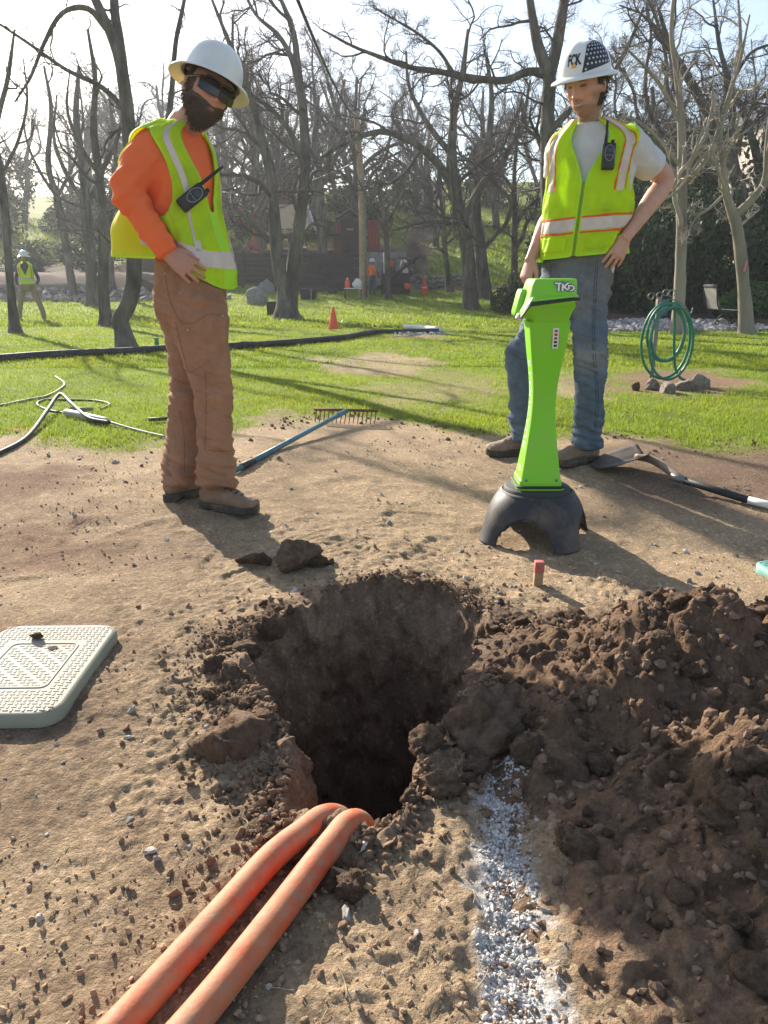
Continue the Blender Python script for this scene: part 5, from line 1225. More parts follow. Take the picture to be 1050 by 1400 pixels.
class Torso:
    """horizontal sections: rows z, cx, cy, half-side, half-front, half-back (world), yaw frame f, l (his left)"""
    def __init__(s, rows, f):
        s.rows = np.array(sorted(rows, key=lambda r: r[0]), float); s.f = nrm(np.array([*f, 0.0])); s.l = np.array([-s.f[1], s.f[0], 0])
        z = s.rows[:, 0]; t = np.linspace(0, len(z)-1, 300); R = catmull(s.rows, 300); s.t = R
    def P(s, phi, z, off=0.0):
        phi, z = np.broadcast_arrays(np.asarray(phi, float), np.asarray(z, float))
        g = lambda k: np.interp(z, s.t[:, 0], s.t[:, k])
        cs, sn = np.cos(phi), np.sin(phi); e = 0.86
        cs2 = np.sign(cs)*np.abs(cs)**e; sn2 = np.sign(sn)*np.abs(sn)**e
        b = np.where(cs > 0, g(4), g(5))
        p = np.stack([g(1), g(2), z], -1)
        return p+s.l*((g(3)+off)*sn2)[..., None]+s.f*((b+off)*cs2)[..., None]
    def solid(s, z0, z1, off, n=50, k=64):
        zz = np.linspace(z0, z1, n); ph = np.linspace(0, 2*math.pi, k, endpoint=False)
        V = s.P(ph[None], zz[:, None], off).reshape(-1, 3); c0 = V[:k].mean(0); c1 = V[-k:].mean(0); V = np.vstack([V, c0, c1])
        T = [[len(V)-2, (i+1) % k, i] for i in range(k)]+[[len(V)-1, (n-1)*k+i, (n-1)*k+(i+1) % k] for i in range(k)]
        return V, grid_quads(k, n, True), np.array(T)
def press(P_, path, _):
    """distance of cloth points from a limb"""
    best = np.full(P_.shape[:2], 9.0)
    for a, b in zip(path[:-1], path[1:]):
        ab = b-a; t = np.clip(((P_-a) @ ab)/(ab @ ab), 0, 1); best = np.minimum(best, np.linalg.norm(P_-a-t[..., None]*ab, axis=-1))
    return best
def strands(name, Gd, mask, n, L, R, C, mt, par, seed, down=0.6, rad=0.0009, curl=0.0, lift=0.004):
    r = np.random.default_rng(seed); V = Gd.reshape(-1, 3); w = np.clip(mask.reshape(-1), 0, 1)*np.repeat(np.cos(np.linspace(-math.pi/2, math.pi/2, Gd.shape[0])), Gd.shape[1])
    k = r.choice(len(V), n, p=w/w.sum()); p = V[k]+r.normal(0, 0.0008, (n, 3)); nn = nrm(V[k]/np.array([0.077, 0.098, 0.122])**2)
    d = nrm(nn*0.7+np.array([0, 0.1, -down])+r.normal(0, 0.35, (n, 3))); pts = [p+nn*lift]; ln = L*r.uniform(0.5, 1.2, (n, 1))
    for s in range(4):
        d = nrm(d+np.array([0, 0, -down*0.35])+r.normal(0, 0.12+curl, (n, 3))); pts.append(pts[-1]+d*ln/4)
    P = np.stack(pts, 1) @ R.T+C; Rr = np.broadcast_to(np.linspace(rad*1.3, rad*0.4, 5), (n, 5))
    v, q = tubes(P, Rr, 3); o = under(mk(name, v, q, mt), par); o['kind'] = 'stuff'; return o
def push_out(P_, Nn, shapes, gap=0.005, reach=0.10):
    """keep cloth outside what it is worn over"""
    W = P_.reshape(-1, 3); n_ = Nn.reshape(-1, 3)
    for V_, F_ in shapes:
        bv = bvh_of(V_, F_)
        for i in range(len(W)):
            h = bv.ray_cast(Vector(W[i]), Vector(n_[i]), reach)
            if h[0] is not None and h[1].dot(Vector(n_[i])) > 0.1: W[i] = np.array(h[0])+n_[i]*gap
    P2 = W.reshape(P_.shape).copy()
    for _ in range(3):
        P2[1:-1] = 0.5*P2[1:-1]+0.125*(P2[2:]+P2[:-2]+np.roll(P2, 1, 1)[1:-1]+np.roll(P2, -1, 1)[1:-1])
    return P2
def vest_cloth(To, hem, top, nu=250, nv=145, off=0.012, folds=None):
    ph = np.linspace(-math.pi, math.pi, nu, endpoint=False); v = np.linspace(0, 1, nv)
    PHI, Vv = np.meshgrid(ph, v); Z = hem(PHI)*(1-Vv)+top*Vv
    P_ = To.P(PHI, Z, off); e = 1e-3
    dn = np.cross(To.P(PHI+e, Z, off)-P_, To.P(PHI, Z+e, off)-P_); Nn = nrm(dn)
    out = nrm(P_-np.stack([np.interp(Z, To.t[:, 0], To.t[:, 1]), np.interp(Z, To.t[:, 0], To.t[:, 2]), Z], -1))
    Nn = np.where((np.sum(Nn*out, -1, keepdims=True)) < 0, -Nn, Nn)
    if folds is not None: P_ = P_+Nn*folds(PHI, Z, P_)[..., None]
    return PHI, Z, P_, Nn
def cloth_piece(name, P_, Nn, mask, off, mt, par, thick=0.0):
    nv, nu, _ = P_.shape; Q = grid_quads(nu, nv, True); W = (P_+Nn*off).reshape(-1, 3)
    mm = mask.reshape(-1); k = mm[Q].all(1)
    if not k.any(): return None
    Qk = Q[k]; u_ = np.unique(Qk); rm_ = np.zeros(len(W), int); rm_[u_] = np.arange(len(u_)); W2 = W[u_]; F2 = rm_[Qk]
    # relax the stair-stepped cut edge
    E = np.sort(np.vstack([F2[:, [0, 1]], F2[:, [1, 2]], F2[:, [2, 3]], F2[:, [3, 0]]]), 1)
    key, ct = np.unique(E[:, 0].astype(np.int64)*len(W2)+E[:, 1], return_counts=True); be = key[ct == 1]; a_, b_ = be//len(W2), be % len(W2)
    for _ in range(6):
        acc = np.zeros_like(W2); c_ = np.zeros(len(W2)); np.add.at(acc, a_, W2[b_]); np.add.at(acc, b_, W2[a_]); np.add.at(c_, a_, 1); np.add.at(c_, b_, 1)
        s_ = c_ == 2; W2[s_] = 0.5*W2[s_]+0.5*acc[s_]/2
    o = under(mk(name, W2, F2, mt), par)
    if thick: sm = o.modifiers.new('s', 'SOLIDIFY'); sm.thickness = thick; sm.offset = 0
    return o
def radio(C, R, label, ant_len=0.11, ant_tilt=0.0):
    """R columns: right, out, up"""
    e = empty('two_way_radio', C, label, 'radio'); blk = mat('radio_black', (0.018, 0.018, 0.02), 0.4, 0.15, 20)
    X = lambda p: np.array(p) @ R.T
    def bx(nm, c, sz, mt, par=e, bev=0.004):
        m = MB().box((0, 0, 0), sz, None, bev); V = np.vstack(m.V) @ R.T+X(c); return link(nm, mesh_data(nm, V, [np.vstack(m.Q)]+([np.vstack(m.T)] if m.T else []), True), mt, par)
    bx('radio_body', (0, 0, 0), (0.056, 0.034, 0.115), blk, bev=0.007)
    MB().tube([X((0.018, 0, 0.055)), X((0.018, 0.0, 0.055+ant_len/2)), X((0.018, 0, 0.055+ant_len))], [0.0075, 0.0068, 0.0055], 10).build('antenna', blk, e)
    MB().tube([X((-0.014, 0, 0.055)), X((-0.014, 0, 0.064)), X((-0.014, 0, 0.072))], 0.0085, 12).build('knob', blk, e)
    m = MB(); a = np.linspace(0, 2*math.pi, 28, endpoint=False)
    m.tube([X((0.021*math.cos(q), 0.0178, 0.012+0.034*math.sin(q))) for q in np.append(a, a[0])], 0.0016, 6); m.build('bezel', mat('bezel_grey', (0.3, 0.3, 0.3), 0.4, metal=0.5), e)
    bx('screen', (0, 0.0176, 0.024), (0.026, 0.002, 0.018), mat('radio_screen', (0.05, 0.06, 0.06), 0.2), bev=0.0008)
    for k in range(3): bx('button', (-0.011+0.011*k, 0.0182, 0.002), (0.007, 0.003, 0.005), mat('button_grey', (0.2, 0.2, 0.2), 0.5), bev=0.001)
    return e
skin_mat = mat('skin', attr=True, rough=0.55, var=0.05, scale=60, spec=0.35, bump=0.0006, bscale=220)
skin_mat.node_tree.nodes['Principled BSDF'].inputs['Subsurface Weight'].default_value = 0.12
skin_mat.node_tree.nodes['Principled BSDF'].inputs['Subsurface Radius'].default_value = (0.012, 0.005, 0.003)
hivis = mat('hivis_yellow_green', (0.72, 0.94, 0.012), 0.7, 0.06, 9, 0.0008, 300, trans=0.5, dirt=(0.42, 0.58, 0.05), dirt_scale=7, dirt_amt=0.4)
hivis_mesh = mat('hivis_yellow_mesh', (0.80, 0.82, 0.012), 0.7, 0.06, 9, 0.0015, 320, trans=0.5)
hivis_edge = mat('hivis_binding', (0.48, 0.85, 0.03), 0.7, 0.05, 9, trans=0.25)
tape = mat('reflective_tape', (0.58, 0.48, 0.42), 0.42, 0.10, 14, 0.0008, 160, metal=0.15, dirt=(0.30, 0.26, 0.23), dirt_scale=6, dirt_amt=0.5)
tape_orange = mat('orange_trim', (0.88, 0.14, 0.02), 0.65, 0.06, 12, trans=0.25)
hat_white = mat('hat_white', (0.70, 0.71, 0.70), 0.34, 0.06, 9, 0.0003, 60, spec=0.5, coat=0.2, dirt=(0.42, 0.39, 0.34), dirt_scale=6, dirt_amt=0.25)
hair_dark = mat('dark_hair', (0.022, 0.015, 0.011), 0.55, 0.4, 200, 0.002, 400)
beard_mat = mat('dark_beard', (0.105, 0.072, 0.052), 0.75, 0.5, 250, 0.003, 400)

# ================================================================ worker in the orange shirt
RF = gp(303, 697); LF = gp(243, 684)
Y1 = (RF[1]+LF[1])/2
man = empty('person', (float((RF[0]+LF[0])/2), float(Y1), zg((RF[0]+LF[0])/2, Y1)), 'worker in orange long sleeves, dark glasses, brown work trousers, hand on hip', 'person')
f1 = nrm(np.array([0.935, -0.355, 0])); r1 = np.array([f1[1], -f1[0], 0])       # r1: his right, towards the camera
pel = at(262, 392, Y1); che = at(243, 240, Y1); 
def sec(px, py, a, bf, bb, Yo=0.0):
    p = at(px, py, Y1+Yo); return [p[2], p[0], p[1], a, bf, bb]
T1 = Torso([sec(258, 445, .12, .075, .075), sec(259, 425, .150, .100, .105), sec(261, 390, .168, .115, .118), sec(259, 345, .160, .118, .112), sec(253, 300, .165, .120, .112), sec(247, 255, .182, .122, .118), sec(241, 222, .200, .118, .118),
            sec(238, 200, .202, .105, .112), sec(238, 186, .170, .088, .105), sec(242, 175, .110, .076, .090), sec(247, 165, .066, .062, .070), sec(251, 158, .054, .054, .058)], f1[:2])
# shirt with sleeves
shp = np.array(at(222, 204, Y1))+r1*0.165+np.array([0, 0, 0.0]); shp = at(209, 206, Y1-0.13)
elb = at(171, 260, Y1-0.20); wri = at(228, 344, Y1-0.22)
def arm_keys(A, E, W, rads): 
    m = (A+E)/2; m2 = (E+W)/2
    return [[*A, rads[0], rads[0]], [*m, rads[1], rads[1]], [*(E*0.9+m*0.1), rads[2], rads[2]], [*(E*0.9+m2*0.1), rads[2], rads[2]], [*m2, rads[3], rads[3]], [*(W*0.8+m2*0.2), rads[4], rads[4]], [*W, rads[5], rads[5]]]
lsh = at(262, 205, Y1+0.16); lel = at(238, 275, Y1+0.27); lwr = at(262, 372, Y1+0.17)
sl = [T1.solid(float(at(258, 405, Y1)[2]), float(at(248, 168, Y1)[2]), -0.002),
      loft([[*(shp+np.array([0.05, 0.06, 0.0])), .060, .070], *arm_keys(shp, elb, wri, [.074, .072, .063, .055, .047, .041])], np.array([0, -1, 0.3]), 70, 36),
      loft([[*(lsh+np.array([-0.0, -0.06, 0.0])), .070, .080], *arm_keys(lsh, lel, lwr, [.075, .070, .060, .052, .046, .040])], np.array([0, 1, 0.3]), 60, 28)]
V, F, N = fuse(sl, 0.0068, 3)
dE = np.linalg.norm(V-elb, axis=1); axf = nrm(wri-elb)
along = (V-elb) @ axf
fold = 0.008*fbm(np.column_stack([V[:, 0]*9, V[:, 1]*9, V[:, 2]*16+V[:, 0]*12]), 3, seed=101)
creases = 0.007*np.sin(along*95+3*fbm(V*8, 2, seed=102))*np.exp(-(dE/0.10)**2)+0.005*np.sin(((V-wri) @ axf)*120+2*fbm(V*9, 2, seed=103))*np.exp(-(np.linalg.norm(V-(wri*0.8+elb*0.2), axis=1)/0.07)**2)
rq = np.column_stack([V @ np.array([7, 3, 2.]), V @ np.array([-3, 7, 1.]), along*15+V[:, 0]*5]); creases = creases+0.010*(0.45-np.abs(fbm(rq, 3, seed=104))*2)*np.exp(-(np.maximum(dE-0.10, 0)/0.16)**2)
V = V+N*(fold+creases)[:, None]; SHIRT1 = (V, F)
orange_cloth = mat('orange_cotton', (0.88, 0.165, 0.045), 0.85, 0.06, 8, 0.0008, 350, trans=0.10)
under(mk('shirt', V, F, orange_cloth), man)
cuff = loft([[*(wri-axf*0.075), .0465, .0465], [*(wri-axf*0.05), .046, .046], [*(wri-axf*0.015), .044, .044], [*(wri+axf*0.008), .042, .042]], np.array([0, -1, .3]), 14, 30)
under(MB().add(*cuff).build('cuff', orange_cloth), man)
# head, neck and right hand: one continuous body
HC1 = at(282, 129, Y1-0.06)
R1 = frame((0.58, -0.80, -0.16), 0.0); 
cR, sR = math.cos(0.40), math.sin(0.40)                # tilt of the head
R1 = frame((0.58, -0.80, -0.16), 0.40 if np.dot(frame((0.58, -0.80, -0.16), 0.40)[:, 2], [1, 0, 0]) > np.dot(R1[:, 2], [1, 0, 0]) else -0.40)
HG, HTH, HPH = head_grid(0.0); S1 = 1.02
nvh, nuh, _ = HG.shape
hv = HG.reshape(-1, 3)*S1 @ R1.T+HC1
def ears(R, C, S=1.0):
    o = []
    for s in (-1, 1):
        Re = R @ rotm('Z', s*0.35) @ rotm('X', -0.15)
        o.append(ball(C+R @ np.array([s*0.078, -0.012, -0.002])*S, np.array([0.0085, 0.019, 0.031])*S, Re, 3))
        o.append(ball(C+R @ np.array([s*0.0815, -0.012, 0.010])*S, np.array([0.007, 0.017, 0.017])*S, Re, 2))
    return o
nb = at(249, 172, Y1); 
hw = wri+axf*0.005
hd_tip = at(276, 381, Y1-0.235)
hand1 = hand_parts(hw, hd_tip-hw, np.array([0.05, -0.95, 0.35]), np.array([0.5, -0.1, 0.8]), curl=0.34, spread=0.75, scale=1.0, thumb_out=0.55)
bparts = [(hv, grid_quads(nuh, nvh, True), None)]+ears(R1, HC1, S1)+[
    loft([[*(HC1+R1 @ np.array([0, -0.030, -0.035])), .058, .062], [*(HC1+R1 @ np.array([0, -0.028, -0.085])), .056, .060], [*(nb*0.5+(HC1+R1 @ np.array([0, -0.03, -0.085]))*0.5), .056, .060], [*nb, .054, .058], [*(nb+(nb-HC1)*0.35), .05, .05]], f1, 30, 32),
    loft([[*(nb-np.array([0, 0, .07])), .05, .05], [*shp, .05, .05], [*elb, .036, .036], [*((elb+wri)/2), .036, .036], [*(wri-axf*0.01), .027, .023], [*(wri+axf*0.02), .027, .021]], np.array([0, -1, .3]), 60, 24)]+hand1
V, F, N = fuse(bparts, 0.0038, 1)
Lh = (V-HC1) @ R1/S1
c_head = skin_colors(Lh, np.array([0.50, 0.27, 0.19]), 0.0, 0.0)
dh = np.linalg.norm(V-HC1, axis=1)
base_s = np.array([0.46, 0.235, 0.165])*(1+0.10*fbm(V*40, 3, seed=111)[:, None])
wgt = ss(0.17, 0.13, dh)[:, None]; C = c_head*wgt+base_s*(1-wgt)
V = V+N*(0.0008*fbm(V*70, 2, seed=112))[:, None]
under(mk('body', V, F, skin_mat, None, True, C), man)
X_, Y_, Z_ = HG[..., 0], HG[..., 1], HG[..., 2]
fr_ = ss(-0.03, 0.0, Y_)
beardm = np.maximum(ss(-0.028, -0.046, Z_-0.34*np.abs(X_)+0.012)*ss(-0.055, -0.02, Y_), ss(0.055, 0.066, np.abs(X_))*ss(0.035, 0.015, Z_)*ss(-0.028, -0.006, Y_)*ss(0.045, 0.02, Y_))
zl = -0.056; beardm = np.clip(beardm*(0.9+0.5*fbm(HG*55, 3, seed=120)), 0, 1); beardm = beardm*(1-np.exp(-((Z_-zl)/0.007)**4-(X_/0.021)**4)*(Y_ > 0))*(1-g2(X_, Z_, 0, -0.024, 0.019, 0.012)*(Y_ > 0))
beard_o = shell_part('beard', HG*S1, beardm, 0.006, R1, HC1, beard_mat, man, 121, 0.004, 160)
strands('beard_strands', HG*S1, beardm**1.5, 1800, 0.017, R1, HC1, beard_mat, beard_o, 125, 0.7, 0.0010)
hairm = ss(-0.055, -0.035, Z_-0.0)*ss(0.012, -0.008, Y_+0.25*np.maximum(0, 0.02-Z_))+ss(0.048, 0.060, Z_)*0
hairm = np.clip(hairm, 0, 1)*(1-np.exp(-((Y_+0.012)/0.017)**4-((Z_+0.004)/0.026)**4)*(np.abs(X_) > 0.05))
hair_o = shell_part('hair', HG*S1, hairm, 0.007, R1, HC1, hair_dark, man, 122, 0.005, 120)
strands('hair_strands', HG*S1, hairm, 700, 0.022, R1, HC1, hair_dark, hair_o, 126, 0.9, 0.0011)
hat1, sh1 = hard_hat(man, HC1, R1, hat_white, 0.98, 0.060, 0.040, tilt=0.10)
# wraparound sunglasses
lens = mat('dark_lens', (0.005, 0.005, 0.006), 0.22, 0.0, 5, spec=0.6)
gl = empty('tmp_g'); bpy.data.objects.remove(gl)
for s in (-1, 1):
    u_ = np.linspace(-1, 1, 22); v_ = np.linspace(-1, 1, 14); UU, VV = np.meshgrid(u_, v_)
    sh = 1-0.18*np.abs(UU)**3
    lx = s*(0.0375+0.036*UU); lz = 0.010+0.0265*VV*sh-0.003*UU*s*0
    ly = 0.113-5.2*np.abs(lx)**2.0-0.25*np.abs(VV)*0.012-0.004*VV
    o = under(mk('sunglass_lens', (np.stack([lx, ly, lz], -1).reshape(-1, 3)*S1) @ R1.T+HC1, grid_quads(22, 14), lens), man); sm = o.modifiers.new('s', 'SOLIDIFY'); sm.thickness = 0.003
    under(MB().tube([(np.array(p)*S1) @ R1.T+HC1 for p in [(s*0.070, 0.088, 0.028), (s*0.080, 0.045, 0.024), (s*0.083, 0.0, 0.020), (s*0.080, -0.02, 0.014)]], 0.0042, 8, 16).build('temple_arm', lens), man)
under(MB().tube([(np.array(p)*S1) @ R1.T+HC1 for p in [(-0.06, 0.098, 0.038), (-0.03, 0.112, 0.039), (0, 0.1175, 0.034), (0.03, 0.112, 0.039), (0.06, 0.098, 0.038)]], 0.0035, 8, 24).build('glasses_frame', lens), man)
# trousers
hipR, hipL = at(264, 400, Y1-0.085), at(252, 398, Y1+0.085)
knR, knL = at(290, 530, RF[1]-0.02), at(258, 528, LF[1]+0.0)
anR, anL = at(297, 656, RF[1]), at(247, 650, LF[1])
pelv = at(262, 385, Y1)
z_t = at(262, 356, Y1)[2]
tr = [T1.solid(float(at(262, 440, Y1)[2]), float(z_t), 0.006),
      loft([[*(hipR+[0, 0, .05]), .090, .112], [*(hipR*0.75+knR*0.25), .100, .126], [*(hipR*0.25+knR*0.75), .083, .096], [*knR, .074, .082], [*(knR*0.65+anR*0.35), .072, .081], [*(knR*0.2+anR*0.8), .067, .079], [*anR, .066, .079], [*(anR+[0, 0, -.02]), .064, .076]], f1, 70, 36),
      loft([[*(hipL+[0, 0, .05]), .090, .112], [*(hipL*0.75+knL*0.25), .098, .118], [*(hipL*0.25+knL*0.75), .078, .088], [*knL, .074, .080], [*(knL*0.65+anL*0.35), .073, .080], [*(knL*0.2+anL*0.8), .072, .084], [*anL, .070, .086], [*(anL+[0, 0, -.02]), .068, .082]], f1, 70, 36)]
def cloth_folds(V, N, ank_z, kn_z, cr_z, amp=1.0, seed=140):
    low = ss(ank_z+0.28, ank_z+0.03, V[:, 2]); kn = np.exp(-((V[:, 2]-kn_z)/0.11)**2); cr = np.exp(-((V[:, 2]-cr_z)/0.10)**2)
    q = np.column_stack([V[:, 0]*6, V[:, 1]*6, V[:, 2]*24+V[:, 0]*9]); ridge = 1-np.abs(fbm(q, 3, seed=seed))*2.2
    f_ = 0.019*ridge*(0.95*low+0.75*kn+0.5*cr+0.18)+0.008*fbm(V*7, 3, seed=seed+1)+0.004*fbm(V*22, 2, seed=seed+2)
    stack = 0.0028*np.sin((V[:, 2]-ank_z)*115+3.0*fbm(V*9, 2, seed=seed+3)+V[:, 0]*14)*low
    return V+N*(amp*(f_+stack-0.004))[:, None]
V, F, N = fuse(tr, 0.0064, 3)
V = cloth_folds(V, N, anR[2], knR[2]-0.02, hipR[2]-0.06)
cx = fbm(V*5, 4, seed=150)[:, None]; fine = fbm(V*28, 3, seed=151)[:, None]
cb = np.array([0.33, 0.178, 0.108])*(1+0.20*cx+0.16*fine)
lowc = ss(anR[2]+0.5, anR[2], V[:, 2])[:, None]; cb = cb*(1-0.35*lowc)+np.array([0.34, 0.19, 0.115])*0.35*lowc
stn = ss(0.1, 0.5, fbm(V*7+3, 3, seed=152))[:, None]; cb = cb*(1-0.3*stn)+np.array([0.12, 0.07, 0.045])*0.3*stn
duck = mat('brown_duck_canvas', attr=True, rough=0.9, var=0.10, scale=70, bump=0.0012, bscale=420, spec=0.15)
TRO1 = (V, F)
tro = under(mk('trousers', V, F, duck, None, True, np.clip(cb, 0.01, 1)), man)
tb = bvh_of(V, F); thread = mat('brown_thread', (0.17, 0.085, 0.05), 0.9)
for pxs in [[(226, 372), (230, 400), (238, 424), (250, 445)], [(245, 438), (262, 443), (285, 430), (304, 431)], [(253, 505), (262, 508), (277, 500)], [(240, 440), (247, 470), (257, 507)], [(281, 508), (282, 560), (280, 615)], [(280, 615), (300, 617), (318, 616)],
            [(246, 560), (252, 600), (252, 650)], [(307, 365), (304, 400), (302, 428)]]:
    o = seam(pxs, tb, 0.0013, thread, tro)
for px, py in [(247, 401), (304, 432), (226, 374), (257, 451)]:
    h, nn = cast(px, py, tb)
    if h is not None: under(MB().add(*ball(h+nn*0.001, 0.0045)).build('rivet', mat('brass', (0.55, 0.42, 0.25), 0.35, metal=0.8)), tro)
# vest
zh_f, zh_b, zh_n = at(312, 392, Y1)[2], at(175, 356, Y1)[2], at(268, 352, Y1-0.15)[2]
zt = at(248, 163, Y1)[2]
def hem1(ph):
    cs = np.cos(ph); sn = np.sin(ph)
    z = np.where(cs > 0, zh_n+(zh_f-zh_n)*np.clip(cs, 0, 1)**1.5, zh_n+(zh_b-zh_n)*np.clip(-cs, 0, 1))
    return z
zr = float(zt)
def folds1(ph, z, P):
    low = ss(zr-0.30, zr-0.62, z); bk = ss(zr-0.17, zr-0.42, z)
    flare = 0.055*low*np.clip(np.cos(ph), 0, 1)**1.2+0.19*bk*np.clip(-np.cos(ph), 0, 1)**1.1
    n = 0.016*fbm(np.stack([ph*2.4, z*3.2+ph*1.6, 0*z], -1), 3, seed=131)*(0.4+low)+0.011*(0.5-np.abs(fbm(np.stack([ph*2.0+z*3, z*7-ph*2.5, 0*z], -1), 3, seed=133))*2)*(0.25+0.75*low)+0.006*fbm(np.stack([ph*6, z*8+ph*5, 0*z], -1), 3, seed=132)
    drape = 0.010*np.sin(ph*7+z*6)*low
    return flare+n+drape
PH1, ZV1, PV1, NV1 = vest_cloth(T1, hem1, zr, folds=folds1, off=0.010)
sel_arm = np.linalg.norm(SHIRT1[0]-shp, axis=1) < 0.0
PV1 = push_out(PV1, NV1, [TRO1], 0.010, 0.07)
armzone = press(PV1, [elb, wri, hd_tip], 0.0)
PV1 = np.where((armzone < 0.10)[..., None], PV1, push_out(PV1.copy(), NV1, [SHIRT1], 0.006, 0.09))
dd_ = press(PV1, [elb*0.5+wri*0.5, wri, wri+(hd_tip-wri)*0.95], 0.0); PV1 = PV1-NV1*(np.clip(0.062-dd_, 0, 0.05)*1.5)[..., None]
armh = lambda ph, z, c0: (np.abs((ph-c0+math.pi) % (2*math.pi)-math.pi)/0.56)**2+((z-(zr-0.215))/0.155)**2 < 1
vopen = np.abs(PH1) < 0.05+0.36*ss(zr-0.34, zr-0.06, ZV1)
full1 = ~armh(PH1, ZV1, math.pi/2) & ~armh(PH1, ZV1, -math.pi/2) & ~(vopen & (ZV1 > zr-0.345)) & (ZV1 < zr-0.012)
back1 = np.cos(PH1) < -0.25
cloth_piece('vest', PV1, NV1, full1 & ~back1, 0.0, hivis, man, 0.003)
cloth_piece('vest_back', PV1, NV1, full1 & (np.cos(PH1) < -0.2), 0.0, hivis_mesh, man, 0.002)
armd = lambda k: (np.abs((PH1-k*math.pi/2+math.pi) % (2*math.pi)-math.pi)/0.56)**2+((ZV1-(zr-0.215))/0.155)**2
bind = ((armd(1) < 1.22) | (armd(-1) < 1.22)) & full1
cloth_piece('binding', PV1, NV1, bind, 0.0025, hivis_edge, man)
edge = (np.abs(PH1) < 0.13+0.36*ss(zr-0.34, zr-0.06, ZV1)) & full1
cloth_piece('front_binding', PV1, NV1, edge, 0.0025, hivis_edge, man)
hemd = ZV1-hem1(PH1); zband = zr-0.475
cloth_piece('waist_tape', PV1, NV1, (np.abs(ZV1-(zband+0.02-0.075*np.clip(np.cos(PH1+0.1), -0.2, 1))) < 0.034) & full1 & (np.cos(PH1) > -0.35), 0.003, tape, man)
for s in (-1, 1):
    br = (np.abs(np.abs(PH1)-(0.66+0.20*ss(zr-0.30, zr-0.03, ZV1))) < 0.10) & (PH1*s > 0) & (ZV1 > zband-0.03) & full1
    cloth_piece('shoulder_tape', PV1, NV1, br, 0.003, tape, man)
cloth_piece('hem_binding', PV1, NV1, (hemd < 0.012) & full1, 0.0025, hivis_edge, man)
cloth_piece('pocket', PV1, NV1, (np.abs(PH1+0.42) < 0.26) & (ZV1 < zr-0.33) & (ZV1 > zr-0.46), 0.006, hivis, man)
vest_bvh = bvh_of(PV1.reshape(-1, 3), grid_quads(PV1.shape[1], PV1.shape[0], True))
h, nn = cast(262, 272, vest_bvh)
if h is None: h = at(262, 272, Y1-0.16); nn = np.array([0.3, -0.95, 0])
outv = nrm(np.array([0.30, -0.93, 0.10])); upv = nrm(np.array([0.80, 0.12, 0.62])); upv = nrm(upv-outv*np.dot(upv, outv)); rt_ = np.cross(outv, upv)
radio(h+outv*0.024, np.column_stack([rt_, outv, upv]), 'black two-way radio tilted in the chest pocket of the orange-sleeved worker', 0.115)
boot_brown = mat('brown_leather', (0.21, 0.130, 0.082), 0.7, 0.2, 18, 0.0012, 150, dirt=(0.30, 0.21, 0.14), dirt_scale=10, dirt_amt=0.6)
boot_sole = mat('boot_sole', (0.045, 0.040, 0.035), 0.85, 0.2, 20, 0.001, 120, dirt=(0.24, 0.17, 0.11), dirt_scale=14, dirt_amt=0.6)
boot(man, (RF[0]-0.02, RF[1]+0.01), (0.93, -0.36), RF[2]+0.002, boot_brown, boot_sole)
boot(man, (LF[0]+0.012, LF[1]+0.01), (0.62, 0.78), zg(LF[0], LF[1]+.04)+0.004, boot_brown, boot_sole)
# ================================================================ worker in the white T-shirt and jeans
RF2 = gp(714, 622); LF2 = gp(800, 633)
Y2 = (RF2[1]+LF2[1])/2+0.02
man2 = empty('person', (float((RF2[0]+LF2[0])/2), float(Y2), zg((RF2[0]+LF2[0])/2, Y2)), 'smiling worker in white T-shirt, yellow vest and muddy jeans behind the green locator', 'person')
f2 = nrm(np.array([-0.42, -0.907, 0])); l2 = np.array([-f2[1], f2[0], 0])
def sec2(px, py, a, bf, bb, Yo=0.0):
    p = at(px, py, Y2+Yo); return [p[2], p[0], p[1], a, bf, bb]
T2 = Torso([sec2(785, 410, .172, .118, .125), sec2(789, 380, .178, .12, .125), sec2(793, 350, .180, .124, .12), sec2(799, 312, .188, .128, .12), sec2(805, 265, .198, .130, .125), sec2(810, 225, .205, .128, .125),
            sec2(813, 200, .205, .112, .118), sec2(813, 187, .175, .092, .108), sec2(811, 175, .118, .078, .092), sec2(807, 164, .066, .062, .070), sec2(804, 156, .054, .054, .058)], f2[:2])
shL = at(868, 205, Y2-0.05); elL = at(912, 246, Y2+0.06); wrL = at(857, 322, Y2-0.13)
shR = at(768, 205, Y2+0.06); elR = at(755, 290, Y2+0.13); wrR = at(727, 352, Y2+0.0)
arm2 = nrm(elL-shL)
tee = mat('white_cotton', (0.62, 0.61, 0.62), 0.9, 0.06, 9, 0.0006, 350, trans=0.08, dirt=(0.42, 0.37, 0.31), dirt_scale=5, dirt_amt=0.4)
sp2 = [T2.solid(float(at(793, 375, Y2)[2]), float(at(806, 169, Y2)[2]), -0.002),
       loft([[*(shL-arm2*0.09), .080, .085], [*shL, .083, .085], [*(shL+arm2*0.06), .080, .078], [*(shL+arm2*0.115), .077, .074], [*(shL+arm2*0.150), .074, .072]], np.array([0, -1, .2]), 30, 32),
       loft([[*(shR+np.array([0.07, -.02, 0.01])), .080, .085], [*shR, .078, .08], [*(shR*0.8+elR*0.2), .074, .074], [*(shR*0.55+elR*0.45), .070, .070]], np.array([0, -1, .2]), 30, 32)]
V, F, N = fuse(sp2, 0.0068, 3)
V = V+N*(0.009*fbm(np.column_stack([V[:, 0]*10+V[:, 2]*6, V[:, 1]*9, V[:, 2]*9]), 3, seed=201)+0.003*fbm(V*35, 2, seed=202))[:, None]
under(mk('t_shirt', V, F, tee), man2); SHIRT2 = (V, F)
